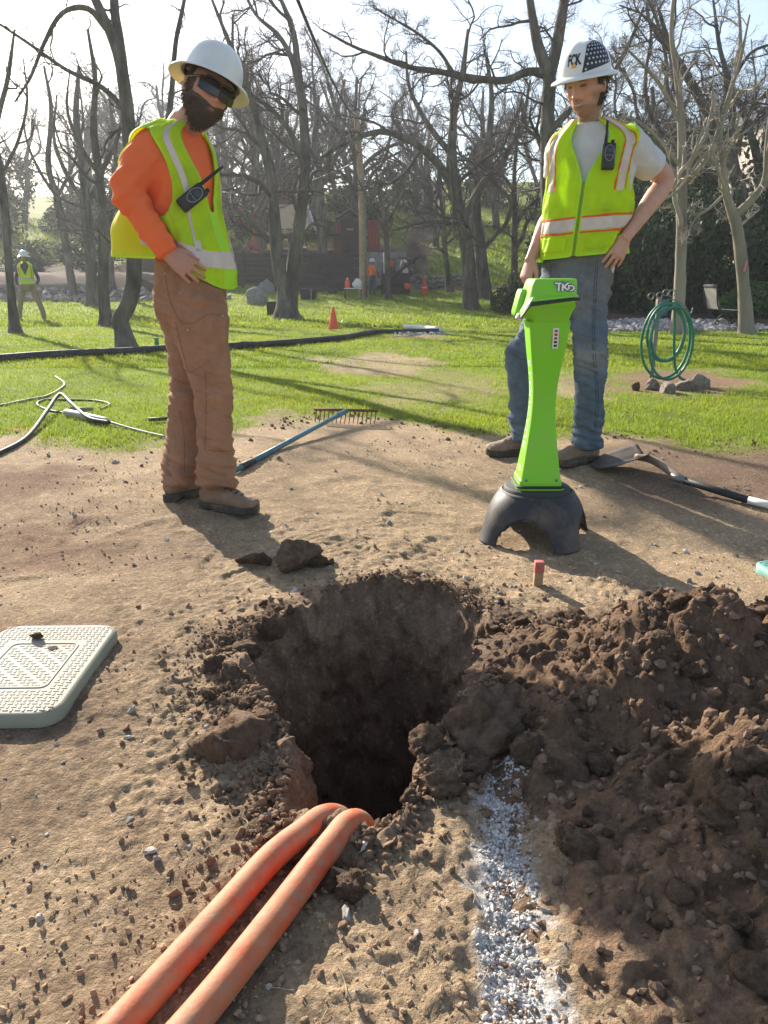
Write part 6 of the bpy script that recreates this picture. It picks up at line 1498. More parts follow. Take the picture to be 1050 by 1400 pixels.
# body: head, neck, both arms and hands
HC2 = at(800, 121, Y2-0.06); R2 = frame((-0.62, -0.74, -0.27), -0.03)
HG2, _, _ = head_grid(1.0); S2 = 1.05
hv = HG2.reshape(-1, 3)*S2 @ R2.T+HC2
nb2 = at(806, 172, Y2)
dL = nrm(wrL-elL); tipL = at(829, 378, Y2-0.16)
handL = hand_parts(wrL+dL*0.008, tipL-wrL, np.array([0.25, -0.93, 0.2]), np.array([-1.0, -0.1, 0.3]), curl=0.30, spread=1.0, scale=1.02, thumb_out=-0.2, curls=[0.25, 0.3, 0.35, 0.4])
dR = nrm(wrR-elR); tipR = at(713, 398, Y2-0.02)
handR = hand_parts(wrR+dR*0.008, tipR-wrR, np.array([-0.75, -0.45, 0.2]), np.array([0.5, -0.85, -0.1]), curl=0.75, spread=0.3, scale=1.0, thumb_out=0.45)
bp2 = [(hv, grid_quads(nuh, nvh, True), None)]+ears(R2, HC2, S2)+[
    loft([[*(HC2+R2 @ np.array([0, -0.030, -0.035])), .056, .060], [*(HC2+R2 @ np.array([0, -0.028, -0.085])), .055, .060], [*(nb2*0.5+(HC2+R2 @ np.array([0, -0.03, -0.085]))*0.5), .055, .059], [*nb2, .057, .060], [*(nb2-np.array([0, 0, 0.06])), .05, .05]], f2, 30, 32),
    loft([[*(nb2-np.array([0, 0, .06])), .05, .05], [*shL, .055, .055], [*(shL*0.5+elL*0.5), .056, .060], [*(shL*0.12+elL*0.88), .047, .049], [*(elL*0.9+wrL*0.1), .046, .048], [*(elL*0.68+wrL*0.32), .048, .050], [*(elL*0.25+wrL*0.75), .036, .034], [*wrL, .030, .024], [*(wrL+dL*0.03), .030, .022]], np.array([0.3, -1, .2]), 70, 30),
    loft([[*(nb2-np.array([0, 0, .06])), .05, .05], [*shR, .055, .055], [*(shR*0.5+elR*0.5), .054, .056], [*elR, .045, .045], [*(elR*0.68+wrR*0.32), .046, .046], [*(elR*0.25+wrR*0.75), .035, .032], [*wrR, .029, .023], [*(wrR+dR*0.03), .029, .021]], np.array([0.3, -1, .2]), 70, 30)]+handL+handR
V, F, N = fuse(bp2, 0.0038, 1)
Lh = (V-HC2) @ R2/S2
c_head = skin_colors(Lh, np.array([0.54, 0.30, 0.21]), 1.0, 1.0)
dh = np.linalg.norm(V-HC2, axis=1)
base_s = np.array([0.52, 0.285, 0.20])*(1+0.10*fbm(V*30, 3, seed=211)[:, None]+0.05*fbm(V*90, 2, seed=213)[:, None])
wgt = ss(0.17, 0.13, dh)[:, None]; C = c_head*wgt+base_s*(1-wgt)
V = V+N*(0.0007*fbm(V*70, 2, seed=212))[:, None]
under(mk('body', V, F, skin_mat, None, True, C), man2)
X_, Y_, Z_ = HG2[..., 0], HG2[..., 1], HG2[..., 2]
hairm = np.clip(ss(-0.085, -0.055, Z_)*ss(0.006, -0.016, Y_), 0, 1)*(1-np.exp(-((Y_+0.012)/0.017)**4-((Z_+0.004)/0.026)**4)*(np.abs(X_) > 0.05))
hairm = np.maximum(hairm, 0.6*ss(0.056, 0.064, np.abs(X_))*ss(0.0, 0.02, Z_)*ss(0.03, 0.015, Y_)*ss(-0.02, 0.0, Y_))
hairm = np.clip(hairm*(0.85+0.6*fbm(HG2*45, 3, seed=221)), 0, 1)
brown_hair = mat('brown_hair', (0.040, 0.024, 0.016), 0.5, 0.5, 200, 0.002, 400)
hair = shell_part('hair', HG2*S2, hairm, 0.015, R2, HC2, brown_hair, man2, 222, 0.007, 70)
rr = np.random.default_rng(5); m = MB()
for k in range(260):
    a = rr.uniform(1.85, 4.43); z = rr.uniform(-0.075, 0.01); q = np.array([math.sin(a)*0.080, math.cos(a)*0.092, z]); out = nrm(np.array([q[0], q[1], 0]))
    tn = np.array([-out[1], out[0], 0]); ph_ = rr.uniform(0, 6.28); L_ = rr.uniform(0.012, 0.030); pts = []
    for t in np.linspace(0, 1, 9):
        pts.append((q+out*(0.006+0.014*t+0.005*math.sin(ph_+9*t))+tn*0.006*math.cos(ph_+9*t)+np.array([0, 0, -L_*t]))*S2 @ R2.T+HC2)
    m.tube(pts, np.linspace(0.0062, 0.0025, 9), 5)
strands('hair_strands', HG2*S2, hairm, 1400, 0.04, R2, HC2, brown_hair, hair, 226, 0.6, 0.0013, 0.25, 0.006)
hat2, sh2 = hard_hat(man2, HC2, R2, hat_white, 1.0, 0.062, 0.034, tilt=0.04)
navy = mat('sticker_navy', (0.018, 0.024, 0.042), 0.45); sticker_orange = mat('sticker_orange', (0.75, 0.38, 0.08), 0.5)
def on_hat(V2, a0, t0, off): return sh2(a0-V2[:, 0]/0.112, t0+V2[:, 1]/0.165, off)
def subdiv2(V2, F_, d=0.004):
    bm = bmesh.new(); vs_ = [bm.verts.new((*v[:2], 0)) for v in V2]
    for f in F_:
        try: bm.faces.new([vs_[i] for i in f])
        except ValueError: pass
    bmesh.ops.triangulate(bm, faces=list(bm.faces))
    for _ in range(7):
        e_ = [e for e in bm.edges if e.calc_length() > d*1.6]
        if not e_: break
        bmesh.ops.subdivide_edges(bm, edges=e_, cuts=1); bmesh.ops.triangulate(bm, faces=list(bm.faces))
    bmesh.ops.triangulate(bm, faces=list(bm.faces))
    bm.verts.index_update(); V = np.array([v.co[:] for v in bm.verts]); F2 = [[v.index for v in f.verts] for f in bm.faces]; bm.free(); return V, F2
V2, F2 = text_mesh('FCK', 0.046, bold=0.0022); V2 = V2*np.array([0.72, 1.15, 1]); V2, F2 = subdiv2(V2, F2, 0.003)
under(ngon_mesh('sticker_lettering', on_hat(V2, -0.12, 0.30, 0.0016), F2, navy), hat2)
V2, F2 = subdiv2(np.array([[-0.011, -0.026, 0], [0.013, -0.026, 0], [0.001, -0.004, 0]]), [[0, 1, 2]], 0.003)
under(ngon_mesh('sticker_triangle', on_hat(V2, -0.12, 0.30, 0.0024), F2, sticker_orange), hat2)
pan = np.array([[-0.058, -0.045], [0.050, -0.028], [0.046, 0.05], [0.020, 0.058], [-0.005, 0.05], [-0.035, 0.034], [-0.044, 0.005]])*np.array([1.35, 1.3])
V2, F2 = subdiv2(np.column_stack([pan, np.zeros(len(pan))]), [list(range(len(pan)))], 0.006)
PA0, PT0 = -1.12, 0.36
under(ngon_mesh('flag_sticker', on_hat(V2, PA0, PT0, 0.0014), F2, navy), hat2)
for i in range(8):
    for j in range(7):
        cx_, cy_ = -0.062+0.0175*i+(0.009 if j % 2 else 0), -0.048+0.017*j
        if not in_poly(np.array([cx_]), np.array([cy_]), pan*0.88)[0]: continue
        st_ = [(cx_+(0.0058 if k % 2 == 0 else 0.0024)*math.sin(k*math.pi/5), cy_+(0.0058 if k % 2 == 0 else 0.0024)*math.cos(k*math.pi/5), 0) for k in range(10)]+[(cx_, cy_, 0)]
        under(ngon_mesh('star', on_hat(np.array(st_), PA0, PT0, 0.0026), [[k, (k+1) % 10, 10] for k in range(10)], white_mat), hat2)
# vest
zt2 = float(at(806, 163, Y2)[2]); zhl, zhr = at(740, 358, Y2-0.1)[2], at(850, 345, Y2-0.1)[2]
def hem2(ph): return zhl+(zhr-zhl)*(0.5+0.5*np.sin(ph))+0*ph
def folds2(ph, z, P):
    low = ss(zt2-0.26, zt2-0.62, z)
    return 0.012+0.022*low+0.012*fbm(np.stack([ph*2.2, z*4+ph*1.2, 0*z], -1), 3, seed=231)*(0.5+low)+0.006*fbm(np.stack([ph*6, z*10-ph*3, 0*z], -1), 3, seed=232)+0.006*np.sin(ph*6+z*5)*low+0.010*(0.5-np.abs(fbm(np.stack([ph*2.2+z*3, z*7-ph*2.5, 0*z], -1), 3, seed=233))*2)*(0.3+0.7*low)
PH, ZV, PV, NV = vest_cloth(T2, hem2, zt2, folds=folds2, off=0.008)
PV = push_out(PV, NV, [SHIRT2], 0.005, 0.06)
dd_ = press(PV, [elL*0.4+wrL*0.6, wrL, wrL+(tipL-wrL)*0.95], 0.0); PV = PV-NV*(np.clip(0.058-dd_, 0, 0.05)*1.5)[..., None]
ad = lambda k: (np.abs((PH-k*math.pi/2+math.pi) % (2*math.pi)-math.pi)/0.56)**2+((ZV-(zt2-0.215))/0.155)**2
zV = float(at(783, 250, Y2-0.13)[2]); wv = 0.02+0.40*ss(zV, zt2-0.03, ZV)
full2 = (ad(1) > 1) & (ad(-1) > 1) & ~((np.abs(PH) < wv) & (ZV > zV)) & (ZV < zt2-0.010) & ~(np.abs(PH) < 0.004)
cloth_piece('vest', PV, NV, full2, 0.0, hivis, man2, 0.003)
cloth_piece('armhole_binding', PV, NV, full2 & ((ad(1) < 1.16) | (ad(-1) < 1.16)), 0.0025, hivis_edge, man2)
cloth_piece('front_binding', PV, NV, full2 & (np.abs(PH) < np.where(ZV > zV, wv, 0)+0.075), 0.004, hivis_edge, man2)
cloth_piece('hem_binding', PV, NV, full2 & (ZV-hem2(PH) < 0.014), 0.0025, hivis_edge, man2)
cloth_piece('zip', PV, NV, (np.abs(PH) < 0.06) & (ZV < zV+0.01) & (ZV > hem2(PH)+0.004), -0.003, mat('zip_tape', (0.30, 0.40, 0.03), .7, trans=.2), man2)
zb = float(at(800, 306, Y2-0.12)[2])+0.018*np.sin(PH-0.4); dz_ = ZV-zb
for lo_, hi_, mt_, nm in [(-0.030, 0.030, tape, 'waist_tape'), (-0.042, -0.028, tape_orange, 'orange_trim'), (0.028, 0.042, tape_orange, 'orange_trim')]:
    cloth_piece(nm, PV, NV, full2 & (dz_ > lo_) & (dz_ < hi_), 0.003 if mt_ is tape else 0.0045, mt_, man2)
for s in (-1, 1):
    cphi = 0.80+0.12*ss(zt2-0.3, zt2, ZV); w_ = np.abs(PH*s-cphi); wid = 0.020/np.interp(ZV, T2.t[:, 0], T2.t[:, 3])
    zone = full2 & (ZV > zt2-0.335)
    cloth_piece('shoulder_tape', PV, NV, zone & (w_ < wid*1.2), 0.003, tape, man2)
    cloth_piece('orange_trim', PV, NV, zone & (w_ > wid*1.1) & (w_ < wid*1.75) & (PH*s < cphi), 0.0045, tape_orange, man2)
    cloth_piece('orange_trim', PV, NV, zone & (w_ > wid*1.1) & (w_ < wid*1.75) & (PH*s > cphi), 0.0045, tape_orange, man2)
cloth_piece('chest_pocket', PV, NV, (np.abs(PH-0.62) < 0.30) & (np.abs(ZV-(zt2-0.385)) < 0.035), 0.006, hivis, man2, 0.003)
cloth_piece('waist_pocket', PV, NV, (np.abs(PH-0.58) < 0.40) & (ZV < zb-0.05) & (ZV > hem2(PH)+0.03), 0.005, hivis, man2, 0.003)
cloth_piece('waist_pocket', PV, NV, (np.abs(PH+0.50) < 0.34) & (ZV < zb-0.05) & (ZV > hem2(PH)+0.03), 0.005, hivis, man2, 0.003)
vb2 = bvh_of(PV.reshape(-1, 3), grid_quads(PV.shape[1], PV.shape[0], True))
h, nn = cast(830, 216, vb2)
outv = nrm(np.array([nn[0], nn[1], 0.12])); outv = outv if outv[1] < 0 else -outv; upv = nrm(np.array([0.04, 0.05, 1.0])); upv = nrm(upv-outv*np.dot(upv, outv)); rt_ = np.cross(outv, upv)
radio(h+outv*0.024, np.column_stack([rt_, outv, upv]), 'black two-way radio clipped upright on the white T-shirt worker\'s vest', 0.10)
# jeans
hipR2, hipL2 = at(762, 398, Y2+0.03), at(803, 394, Y2-0.035)
knR2, knL2 = at(713, 490, RF2[1]-0.03), at(808, 490, LF2[1]-0.03)
anR2, anL2 = at(717, 595, RF2[1]+0.01), at(803, 603, LF2[1]+0.01)
def leg_keys(h, k, a, w=1.0):
    return [[*(h+[0, 0, .05]), .092*w, .110*w], [*(h*0.75+k*0.25), .098*w, .112*w], [*(h*0.25+k*0.75), .084*w, .092*w], [*k, .078*w, .083*w], [*(k*0.65+a*0.35), .077*w, .080*w], [*(k*0.2+a*0.8), .073*w, .076*w], [*a, .071*w, .078*w], [*(a+[0, 0, -.02]), .068*w, .076*w]]
tr = [T2.solid(float(at(785, 412, Y2)[2]), float(at(793, 345, Y2)[2]), 0.004), loft(leg_keys(hipR2, knR2, anR2), f2, 70, 36), loft(leg_keys(hipL2, knL2, anL2), f2, 70, 36)]
V, F, N = fuse(tr, 0.0064, 3)
V = cloth_folds(V, N, anL2[2], knL2[2]+0.02, hipL2[2]-0.06, 0.95, 240)
n1_ = fbm(V*5, 4, seed=250)[:, None]; n2_c = fbm(V*25, 3, seed=251)[:, None]; n3_c = fbm(V*2.5+4, 3, seed=252)[:, None]
cb = np.array([0.105, 0.140, 0.185])*(1+0.45*n1_+0.2*n2_c)
upf = ss(knL2[2]+0.05, hipL2[2]-0.02, V[:, 2])[:, None]; mud = np.clip(0.70*upf+0.8*n3_c+0.35*n1_, 0, 0.88)
cb = cb*(1-mud)+np.array([0.185, 0.165, 0.140])*(1+0.2*n2_c)*mud
fade = np.exp(-((V[:, 2]-knL2[2]-0.03)/0.07)**2)[:, None]*ss(0.0, 0.06, -(V[:, 1]-knL2[1]))[:, None]; cb = cb*(1-0.5*fade)+np.array([0.27, 0.25, 0.22])*0.5*fade
denim = mat('muddy_denim', attr=True, rough=0.9, var=0.14, scale=60, bump=0.001, bscale=500, spec=0.15)
jn = under(mk('jeans', V, F, denim, None, True, np.clip(cb, 0.01, 1)), man2)
tb2 = bvh_of(V, F); dthread = mat('denim_seam', (0.045, 0.06, 0.085), 0.9)
for pxs in [[(815, 352), (812, 400), (810, 470), (815, 540), (812, 592)], [(818, 353), (815, 400), (813, 470), (818, 540), (815, 592)], [(755, 362), (752, 375), (748, 395)]]:
    seam(pxs, tb2, 0.0016, dthread, jn, n=50)
boot2 = mat('tan_muddy_leather', (0.20, 0.135, 0.088), 0.75, 0.2, 18, 0.0012, 150, dirt=(0.31, 0.225, 0.15), dirt_scale=9, dirt_amt=0.7)
boot(man2, (RF2[0], RF2[1]+0.015), (-0.97, -0.22), RF2[2]+0.002, boot2, boot_sole, laces=False)
boot(man2, (LF2[0]+0.0, LF2[1]+0.015), (-0.90, -0.42), LF2[2]+0.002, boot2, boot_sole, laces=False)

# ================================================================ small figures in the distance
def far_person(base, H, label, shirt, trous, vest_m, hat_m, stride=0.0, face=(0.1, -1), arm=0.0, hatw=True, skin=(0.42, 0.24, 0.17)):
    s = H/1.80; b = np.array(base); f = nrm(np.array([*face, 0.0])); l = np.array([-f[1], f[0], 0]); e = empty('person', b, label, 'person')
    W = lambda a, c, z: b+(l*a+f*c+np.array([0, 0, z]))*s
    flat = lambda nm, c: mat(nm, c, 0.85, 0.15, 9)
    def add(nm, parts, mt, vx=0.014, sm=2):
        V, F, N = fuse(parts, vx, sm); V = V+N*(0.008*fbm(V*12, 3, seed=3))[:, None]; return under(mk(nm, V, F, mt), e)
    kx = lambda k, r: [*k, r*s, r*s]
    legs = []
    for sg in (-1, 1):
        st_ = stride*sg
        legs.append(loft([kx(W(sg*.09, 0, .92), .085), kx(W(sg*.10+st_*.35, 0.0, .72), .090), kx(W(sg*.11+st_*.7, 0.02, .48), .075), kx(W(sg*.12+st_, 0.0, .25), .068), kx(W(sg*.12+st_*1.15, 0, .06), .066)], f, 30, 18))
        bt = fuse([loft([kx(W(sg*.12+st_*1.15, -.05, .045), .042), kx(W(sg*.12+st_*1.15, .06, .045), .045), kx(W(sg*.12+st_*1.15, .17, .035), .035)], [0, 0, 1], 14, 14)], 0.014, 1); under(mk('boot', bt[0], bt[1], boot_brown), e)
    add('trousers', legs+[loft([kx(W(0, 0, .80), .13), kx(W(0, 0, .92), .155), kx(W(0, 0, 1.02), .14)], f, 12, 20)], flat('far_trousers', trous))
    tors = [loft([[*W(0, 0, .95), .15*s, .11*s], [*W(0, .01, 1.12), .15*s, .115*s], [*W(0, .01, 1.30), .185*s, .12*s], [*W(0, 0, 1.42), .18*s, .10*s], [*W(0, 0, 1.49), .08*s, .07*s]], f, 24, 24)]
    arms, hands = [], []
    for sg in (-1, 1):
        el = W(sg*(.27+arm*.06), -.08, 1.12); wr = W(sg*(.24-arm*0.02), .10, .92)
        arms.append(loft([kx(W(sg*.15, 0, 1.42), .062), kx(el, .05), kx(wr, .037)], f, 24, 14)); hands += hand_parts(wr, wr-el+np.array([0, 0, -.1]), l*sg, f, 0.5, 0.6, s)
    add('shirt', tors+arms, flat('far_shirt', shirt))
    Hc = W(0, .02, 1.63); Rf = np.column_stack([-l, f, [0, 0, 1]]); hv_ = head_grid(0, 60, 48)[0].reshape(-1, 3)*s @ Rf.T+Hc
    core = [loft([kx(W(0, 0, 1.38), .045), kx(W(sg*.15, 0, 1.40), .04), kx(W(sg*(.27+arm*.06), -.08, 1.12), .034), kx(W(sg*(.24-arm*0.02), .10, .92), .026)], f, 24, 12) for sg in (-1, 1)]
    V, F, N = fuse([(hv_, grid_quads(60, 48, True), None), loft([kx(W(0, 0, 1.36), .055), kx(W(0, 0, 1.48), .05), kx(W(0, 0, 1.60), .052)], f, 10, 14)]+core+hands, 0.008, 1)
    dhd = np.linalg.norm(V-Hc, axis=1); Lh = (V-Hc) @ Rf/s
    C = skin_colors(Lh, np.array(skin), 0, 0.9); far_ = dhd > 0.15*s; C[far_] = np.array(skin)
    under(mk('body', V, F, skin_mat, None, True, C), e)
    if hatw: hard_hat(e, Hc, Rf, hat_m, s*1.05, 0.05, 0.04)
    if vest_m is not None:
        z_ = lambda k: float(W(0, 0, k)[2]); c_ = W(0, .005, 0)
        Tt = Torso([[z_(k), c_[0], c_[1], a*s, bq*s, bq*s] for k, a, bq in [(.93, .172, .13), (1.1, .168, .13), (1.3, .20, .135), (1.42, .19, .115), (1.50, .10, .085), (1.54, .06, .06)]], f[:2])
        PH_, ZV_, PV_, NV_ = vest_cloth(Tt, lambda p: z_(.95)+0*p, z_(1.53), 120, 70, 0.012, lambda p, z, P: 0.012*fbm(P*7, 3, seed=9))
        a_ = lambda k: (np.abs((PH_-k*math.pi/2+math.pi) % (2*math.pi)-math.pi)/0.5)**2+((ZV_-z_(1.36))/(0.13*s))**2
        fm = (a_(1) > 1) & (a_(-1) > 1) & ~((np.abs(PH_) < 0.04+0.5*ss(z_(1.2), z_(1.5), ZV_)) & (ZV_ > z_(1.18)))
        cloth_piece('vest', PV_, NV_, fm, 0, vest_m, e, 0.004)
        cloth_piece('vest_tape', PV_, NV_, fm & (np.abs(ZV_-z_(1.09)) < 0.03*s), 0.005, tape, e)
        for sg in (-1, 1): cloth_piece('vest_tape', PV_, NV_, fm & (np.abs(PH_*sg-0.75) < 0.12) & (ZV_ > z_(1.1)), 0.005, tape_orange, e)
    return e
b = gp(44, 438); hgt = at(37, 339, b[1])[2]-b[2]
far_person(b, hgt*0.96, 'distant worker in yellow vest and white hard hat walking among trees', (0.055, 0.065, 0.095), (0.25, 0.19, 0.13), hivis, hat_white, stride=0.17, face=(0.25, -0.97))
b = gp(509, 405); b2 = at(509, 352, b[1])
far_person(b, (b2[2]-b[2])*0.97, 'distant worker in orange top and dark trousers behind the utility pole', (0.75, 0.18, 0.05), (0.05, 0.07, 0.13), None, hat_white, face=(0.6, 0.8), skin=(0.3, 0.17, 0.12))
b = gp(553, 398); b2 = at(553, 354, b[1])
far_person(b, (b2[2]-b[2])*0.97, 'distant worker in pale shirt standing against the drilling rig', (0.55, 0.54, 0.52), (0.02, 0.02, 0.025), None, hat_white, face=(-0.8, -0.3), skin=(0.3, 0.17, 0.12))
# ---------------------------------------------------------------- things in the background
timber = mat('dark_timber', (0.048, 0.040, 0.036), 0.9, 0.3, 4, 0.01, 20); grey_stone = mat('grey_stone', (0.23, 0.22, 0.21), 0.9, 0.3, 4, 0.02, 14)
red_paint = mat('red_paint', (0.32, 0.055, 0.045), 0.7, 0.2, 6); beige = mat('beige_tank', (0.62, 0.50, 0.36), 0.6, 0.1, 4); dark_metal = mat('dark_metal', (0.022, 0.023, 0.026), 0.55, 0.2, 9)
# timber retaining wall
Yw = 33.62
xl, xr_ = at(285, 350, Yw)[0], at(492, 350, Yw)[0]
wb, wt = zg(-3, 33.0)-0.05, at(400, 346, Yw)[2]
e = empty('timber_wall', ((xl+xr_)/2, Yw, wb), 'dark timber retaining wall of stacked sleepers below the trailer', 'wall')
nrow = 8; hrow = (wt-wb)/nrow; r = np.random.default_rng(3); pm = {}
for i in range(nrow):
    x = xl+(0.7 if i % 2 else 0)
    if i % 2: under(MB().box(((xl+x)/2, Yw+r.uniform(-.02, .02), wb+(i+.5)*hrow), (x-xl-0.02, 0.16, hrow-0.02), None, 0.008).build('plank', timber), e)
    while x < xr_-0.1:
        w = min(2.1, xr_-x); under(MB().box((x+w/2, Yw+r.uniform(-.025, .025), wb+(i+.5)*hrow), (w-0.02, 0.16, hrow-0.02), None, 0.008).build('plank', timber), e); x += w
for px in (332, 372, 455):
    q = at(px, 350, Yw-0.12); under(MB().box((q[0], Yw-0.13, (wb+wt)/2+0.05), (0.16, 0.10, wt-wb+0.15), rotm('Y', 0.04 if px == 332 else 0), 0.01).build('post', timber), e)
# low stone wall right of the rig
stones = [mesh_data('stone', *rock_shape(2, 700+k, 8, (1, .8, .7), .1, .03), False) for k in range(4)]
for m_ in stones: m_.materials.append(grey_stone)
a_, b_ = at(562, 386, 34.4), at(655, 374, 37.0)
e = empty('stone_wall', ((a_[0]+b_[0])/2, 35.7, zg(2.7, 35.7)), 'low dry stone wall curving beside the drilling rig', 'wall')
for i in range(15):
    for j in range(3):
        t = (i+0.5*(j % 2))/14.5; p = a_*(1-t)+b_*t; o = bpy.data.objects.new('stone', stones[(i*3+j) % 4]); COL.objects.link(o); o.parent = e
        o.location = (p[0]-e.location.x, p[1]-e.location.y, zg(p[0], p[1]-.3)-e.location.z+0.08+0.19*j); o.scale = (0.17, 0.15, 0.16); o.rotation_euler = (0, 0, r.uniform(0, 6))
# grey block wall behind the far worker
e = empty('block_wall', (-0.6, 33.9, zg(-0.6, 33.2)), 'short grey block wall between timber wall and drilling rig', 'wall')
blk = mesh_data('block', *(lambda m: (np.vstack(m.V), [np.vstack(m.Q)]+([np.vstack(m.T)] if m.T else [])))(MB().box((0, 0, 0), (0.39, 0.2, 0.19), None, 0.01)), False); blk.materials.append(grey_stone)
for i in range(5):
    for j in range(8):
        o = bpy.data.objects.new('block', blk); COL.objects.link(o); o.parent = e; o.location = (-0.45+0.40*i+(0.2 if j % 2 else 0), r.uniform(-.01, .01), 0.1+0.2*j)
# trailer with beige tank on the terrace
Yt = 36.0; zt_ = zg(-4, Yt); c = at(405, 348, Yt)
e = empty('tank_trailer', (c[0], Yt, zt_), 'two-axle trailer carrying a beige tank above the timber wall', 'trailer')
sc = FPX/(Yt*cp)
def trap(nm, pts, w, mt, par):
    n = len(pts); V = [(x, -w/2, z) for x, z in pts]+[(x, w/2, z) for x, z in pts]; F = [list(range(n))[::-1], list(range(n, 2*n))]+[[i, (i+1) % n, n+(i+1) % n, n+i] for i in range(n)]; return ngon_mesh(nm, V, F, mt, par)
trap('tank', [(-1.0, 0.62), (0.55, 0.62), (0.70, 0.95), (0.52, 1.72), (0.35, 1.78), (-0.85, 1.78), (-1.0, 1.6)], 1.5, beige, e)
MB().box((0.3, 0, 0.55), (3.4, 1.5, 0.12), None, 0.01).build('deck', dark_metal, e)
for x in (-0.85, 0.12):
    w = MB().lathe([(0.19, -.12), (0.34, -.12), (0.37, -.06), (0.37, .06), (0.34, .12), (0.19, .12)], (x, -0.78, 0.37), 20, rotm('X', math.pi/2)).build('tyre', rubber, e)
    MB().lathe([(0.001, .10), (0.06, .10), (0.08, .06), (0.18, .08), (0.20, .12)], (x, -0.80, 0.37), 18, rotm('X', math.pi/2)).build('rim', white_mat, w)
    MB().box((x, -0.78, 0.78), (0.85, 0.26, 0.04), None, 0.01).build('mudguard', dark_metal, e)
MB().tube([(0.62, -0.7, 1.75), (0.8, -0.7, 1.2), (1.15, -0.7, 0.1)], 0.045, 8).build('strut', white_mat, e)
MB().tube([(2.0, 0, 0.55), (2.9, 0, 0.50), (3.3, 0, 0.45)], 0.06, 8).build('drawbar', dark_metal, e)
# shed with red panels
Ys = 35.6; c = at(480, 345, Ys); z_ = zg(c[0], Ys)
e = empty('garden_shed', (c[0], Ys, z_), 'small dark plank shed with pitched roof above the timber wall', 'shed')
for i in range(7): MB().box((-0.36+0.12*i, -0.4, 0.62), (0.115, 0.03, 1.3), None, 0.004).build('plank', timber, e)
MB().box((0, 0, 0.62), (0.84, 0.76, 1.28), None, 0.01).build('wall', timber, e)
trap('roof', [(-0.65, 1.25), (0.0, 1.62), (0.65, 1.25), (0.65, 1.32), (0.0, 1.70), (-0.65, 1.32)], 1.2, mat('shingle_grey', (0.16, 0.15, 0.14), 0.9, 0.3, 5), e)
MB().box((-0.02, -0.425, 0.85), (0.3, 0.02, 0.06), None, 0.004).build('sign', mat('ochre_sign', (0.45, 0.30, 0.10), 0.6), e)
for px, lab in [(465, 'red screen panel standing beside the garden shed door'), (511, 'red screen panel behind the utility pole and far worker')]:
    q = at(px, 345, Ys+0.3); z_ = zg(q[0], Ys+.3); ee = empty('red_screen', (q[0], Ys+0.3, z_), lab, 'screen')
    for k in range(4): MB().box((-0.21+0.14*k, 0, 0.62), (0.13, 0.03, 1.2), None, 0.004).build('board', red_paint, ee)
    MB().box((0, 0.03, 1.0), (0.58, 0.04, 0.08)).build('rail', red_paint, ee)
# red timber frame
Yr = 40.0; q0 = at(302, 322, Yr); z_ = zg(q0[0], Yr)
e = empty('red_timber_frame', (q0[0]+1.3, Yr, z_), 'red timber frame with knobbed posts under the trees', 'frame')
for i, px in enumerate((300, 330, 352, 395, 412)):
    q = at(px, 322, Yr); x = q[0]-e.location.x; top = at(px, 284, Yr)[2]-z_
    p_ = MB().box((x, 0, top/2), (0.16, 0.16, top), None, 0.01).build('post', red_paint, e); MB().add(*ball((x, 0, top+0.08), 0.10)).build('knob', white_mat, p_)
xs = [at(px, 322, Yr)[0]-e.location.x for px in (290, 415)]
for zz in (top-0.35, top-0.75): MB().box(((xs[0]+xs[1])/2, 0.1, zz), (xs[1]-xs[0], 0.1, 0.12)).build('beam', red_paint, e)
for i in range(4): MB().tube([(xs[0]+0.3+i*1.05, 0.06, top-1.2), (xs[0]+0.8+i*1.05, .06, top-0.8), (xs[0]+1.3+i*1.05, 0.06, top-0.35)], 0.05, 6).build('brace', red_paint, e)
# terrace odds and ends
q = at(349, 340, 34.6); z_ = zg(q[0], 34.6); e = empty('red_pump', (q[0], 34.6, z_), 'red upright pump machine on the terrace above the timber wall', 'pump')
MB().box((0, 0, 0.25), (0.6, 0.4, 0.4), None, 0.04).build('engine', red_paint, e); MB().tube([(0, 0, 0.4), (0.02, 0, 0.8), (-0.05, 0, 1.15)], [0.12, 0.08, 0.16], 10, 10).build('column', red_paint, e); MB().lathe([(.12, -.04), (.16, 0), (.12, .04)], (-.3, -.2, .14), 14, rotm('X', 1.57)).build('wheel', rubber, e)
q = at(372, 345, 34.3); z_ = zg(q[0], 34.3); e = empty('yellow_reel', (q[0], 34.3, z_), 'small yellow reel on the terrace edge beside the red pump', 'reel')
MB().lathe([(0.05, -.1), (0.2, -.1), (0.2, -.07), (0.11, -.06), (0.11, .06), (0.2, .07), (0.2, .1), (.05, .1)], (0, 0, 0.2), 18, rotm('X', 1.57)).build('drum', mat('yellow_paint', (0.75, 0.5, 0.03), .5), e); MB().box((0, 0, .03), (.3, .3, .06)).build('foot', dark_metal, e)
# boulders, board and boxes on the lawn
for (px, py, w, h, lab), sd in zip([(352, 416, 0.40, 0.42, 'pointed grey boulder on the lawn by the two-stemmed tree'), (364, 402, 0.36, 0.40, 'round-topped grey boulder behind the pointed one')], (31, 32)):
    q = gp(px, py); W, T = rock_shape(4, 800+sd, 5, (1, .8, 1), .12, .03); o = mk('boulder', W, T, grey_stone); o.location = (q[0], q[1], q[2]+h*0.35); o.scale = (w, w*.8, h); tag(o, lab, 'boulder')
def crate(px, py, w, h, lab, slats=2):
    q = gp(px, py); e = empty('planter_box', q, lab, 'planter'); cm_ = mat('dark_box', (0.032, 0.030, 0.029), .85, .25, 8)
    MB().box((0, 0.2, h/2), (w, 0.4, h), None, 0.02).build('box', cm_, e); MB().box((w*0.22, -0.012, h/2), (0.05, 0.03, h*1.0), None, 0.004).build('strap', metal_grey, e); MB().box((0, 0.2, h+0.012), (w*1.04, 0.43, 0.03), None, .008).build('rim', cm_, e)
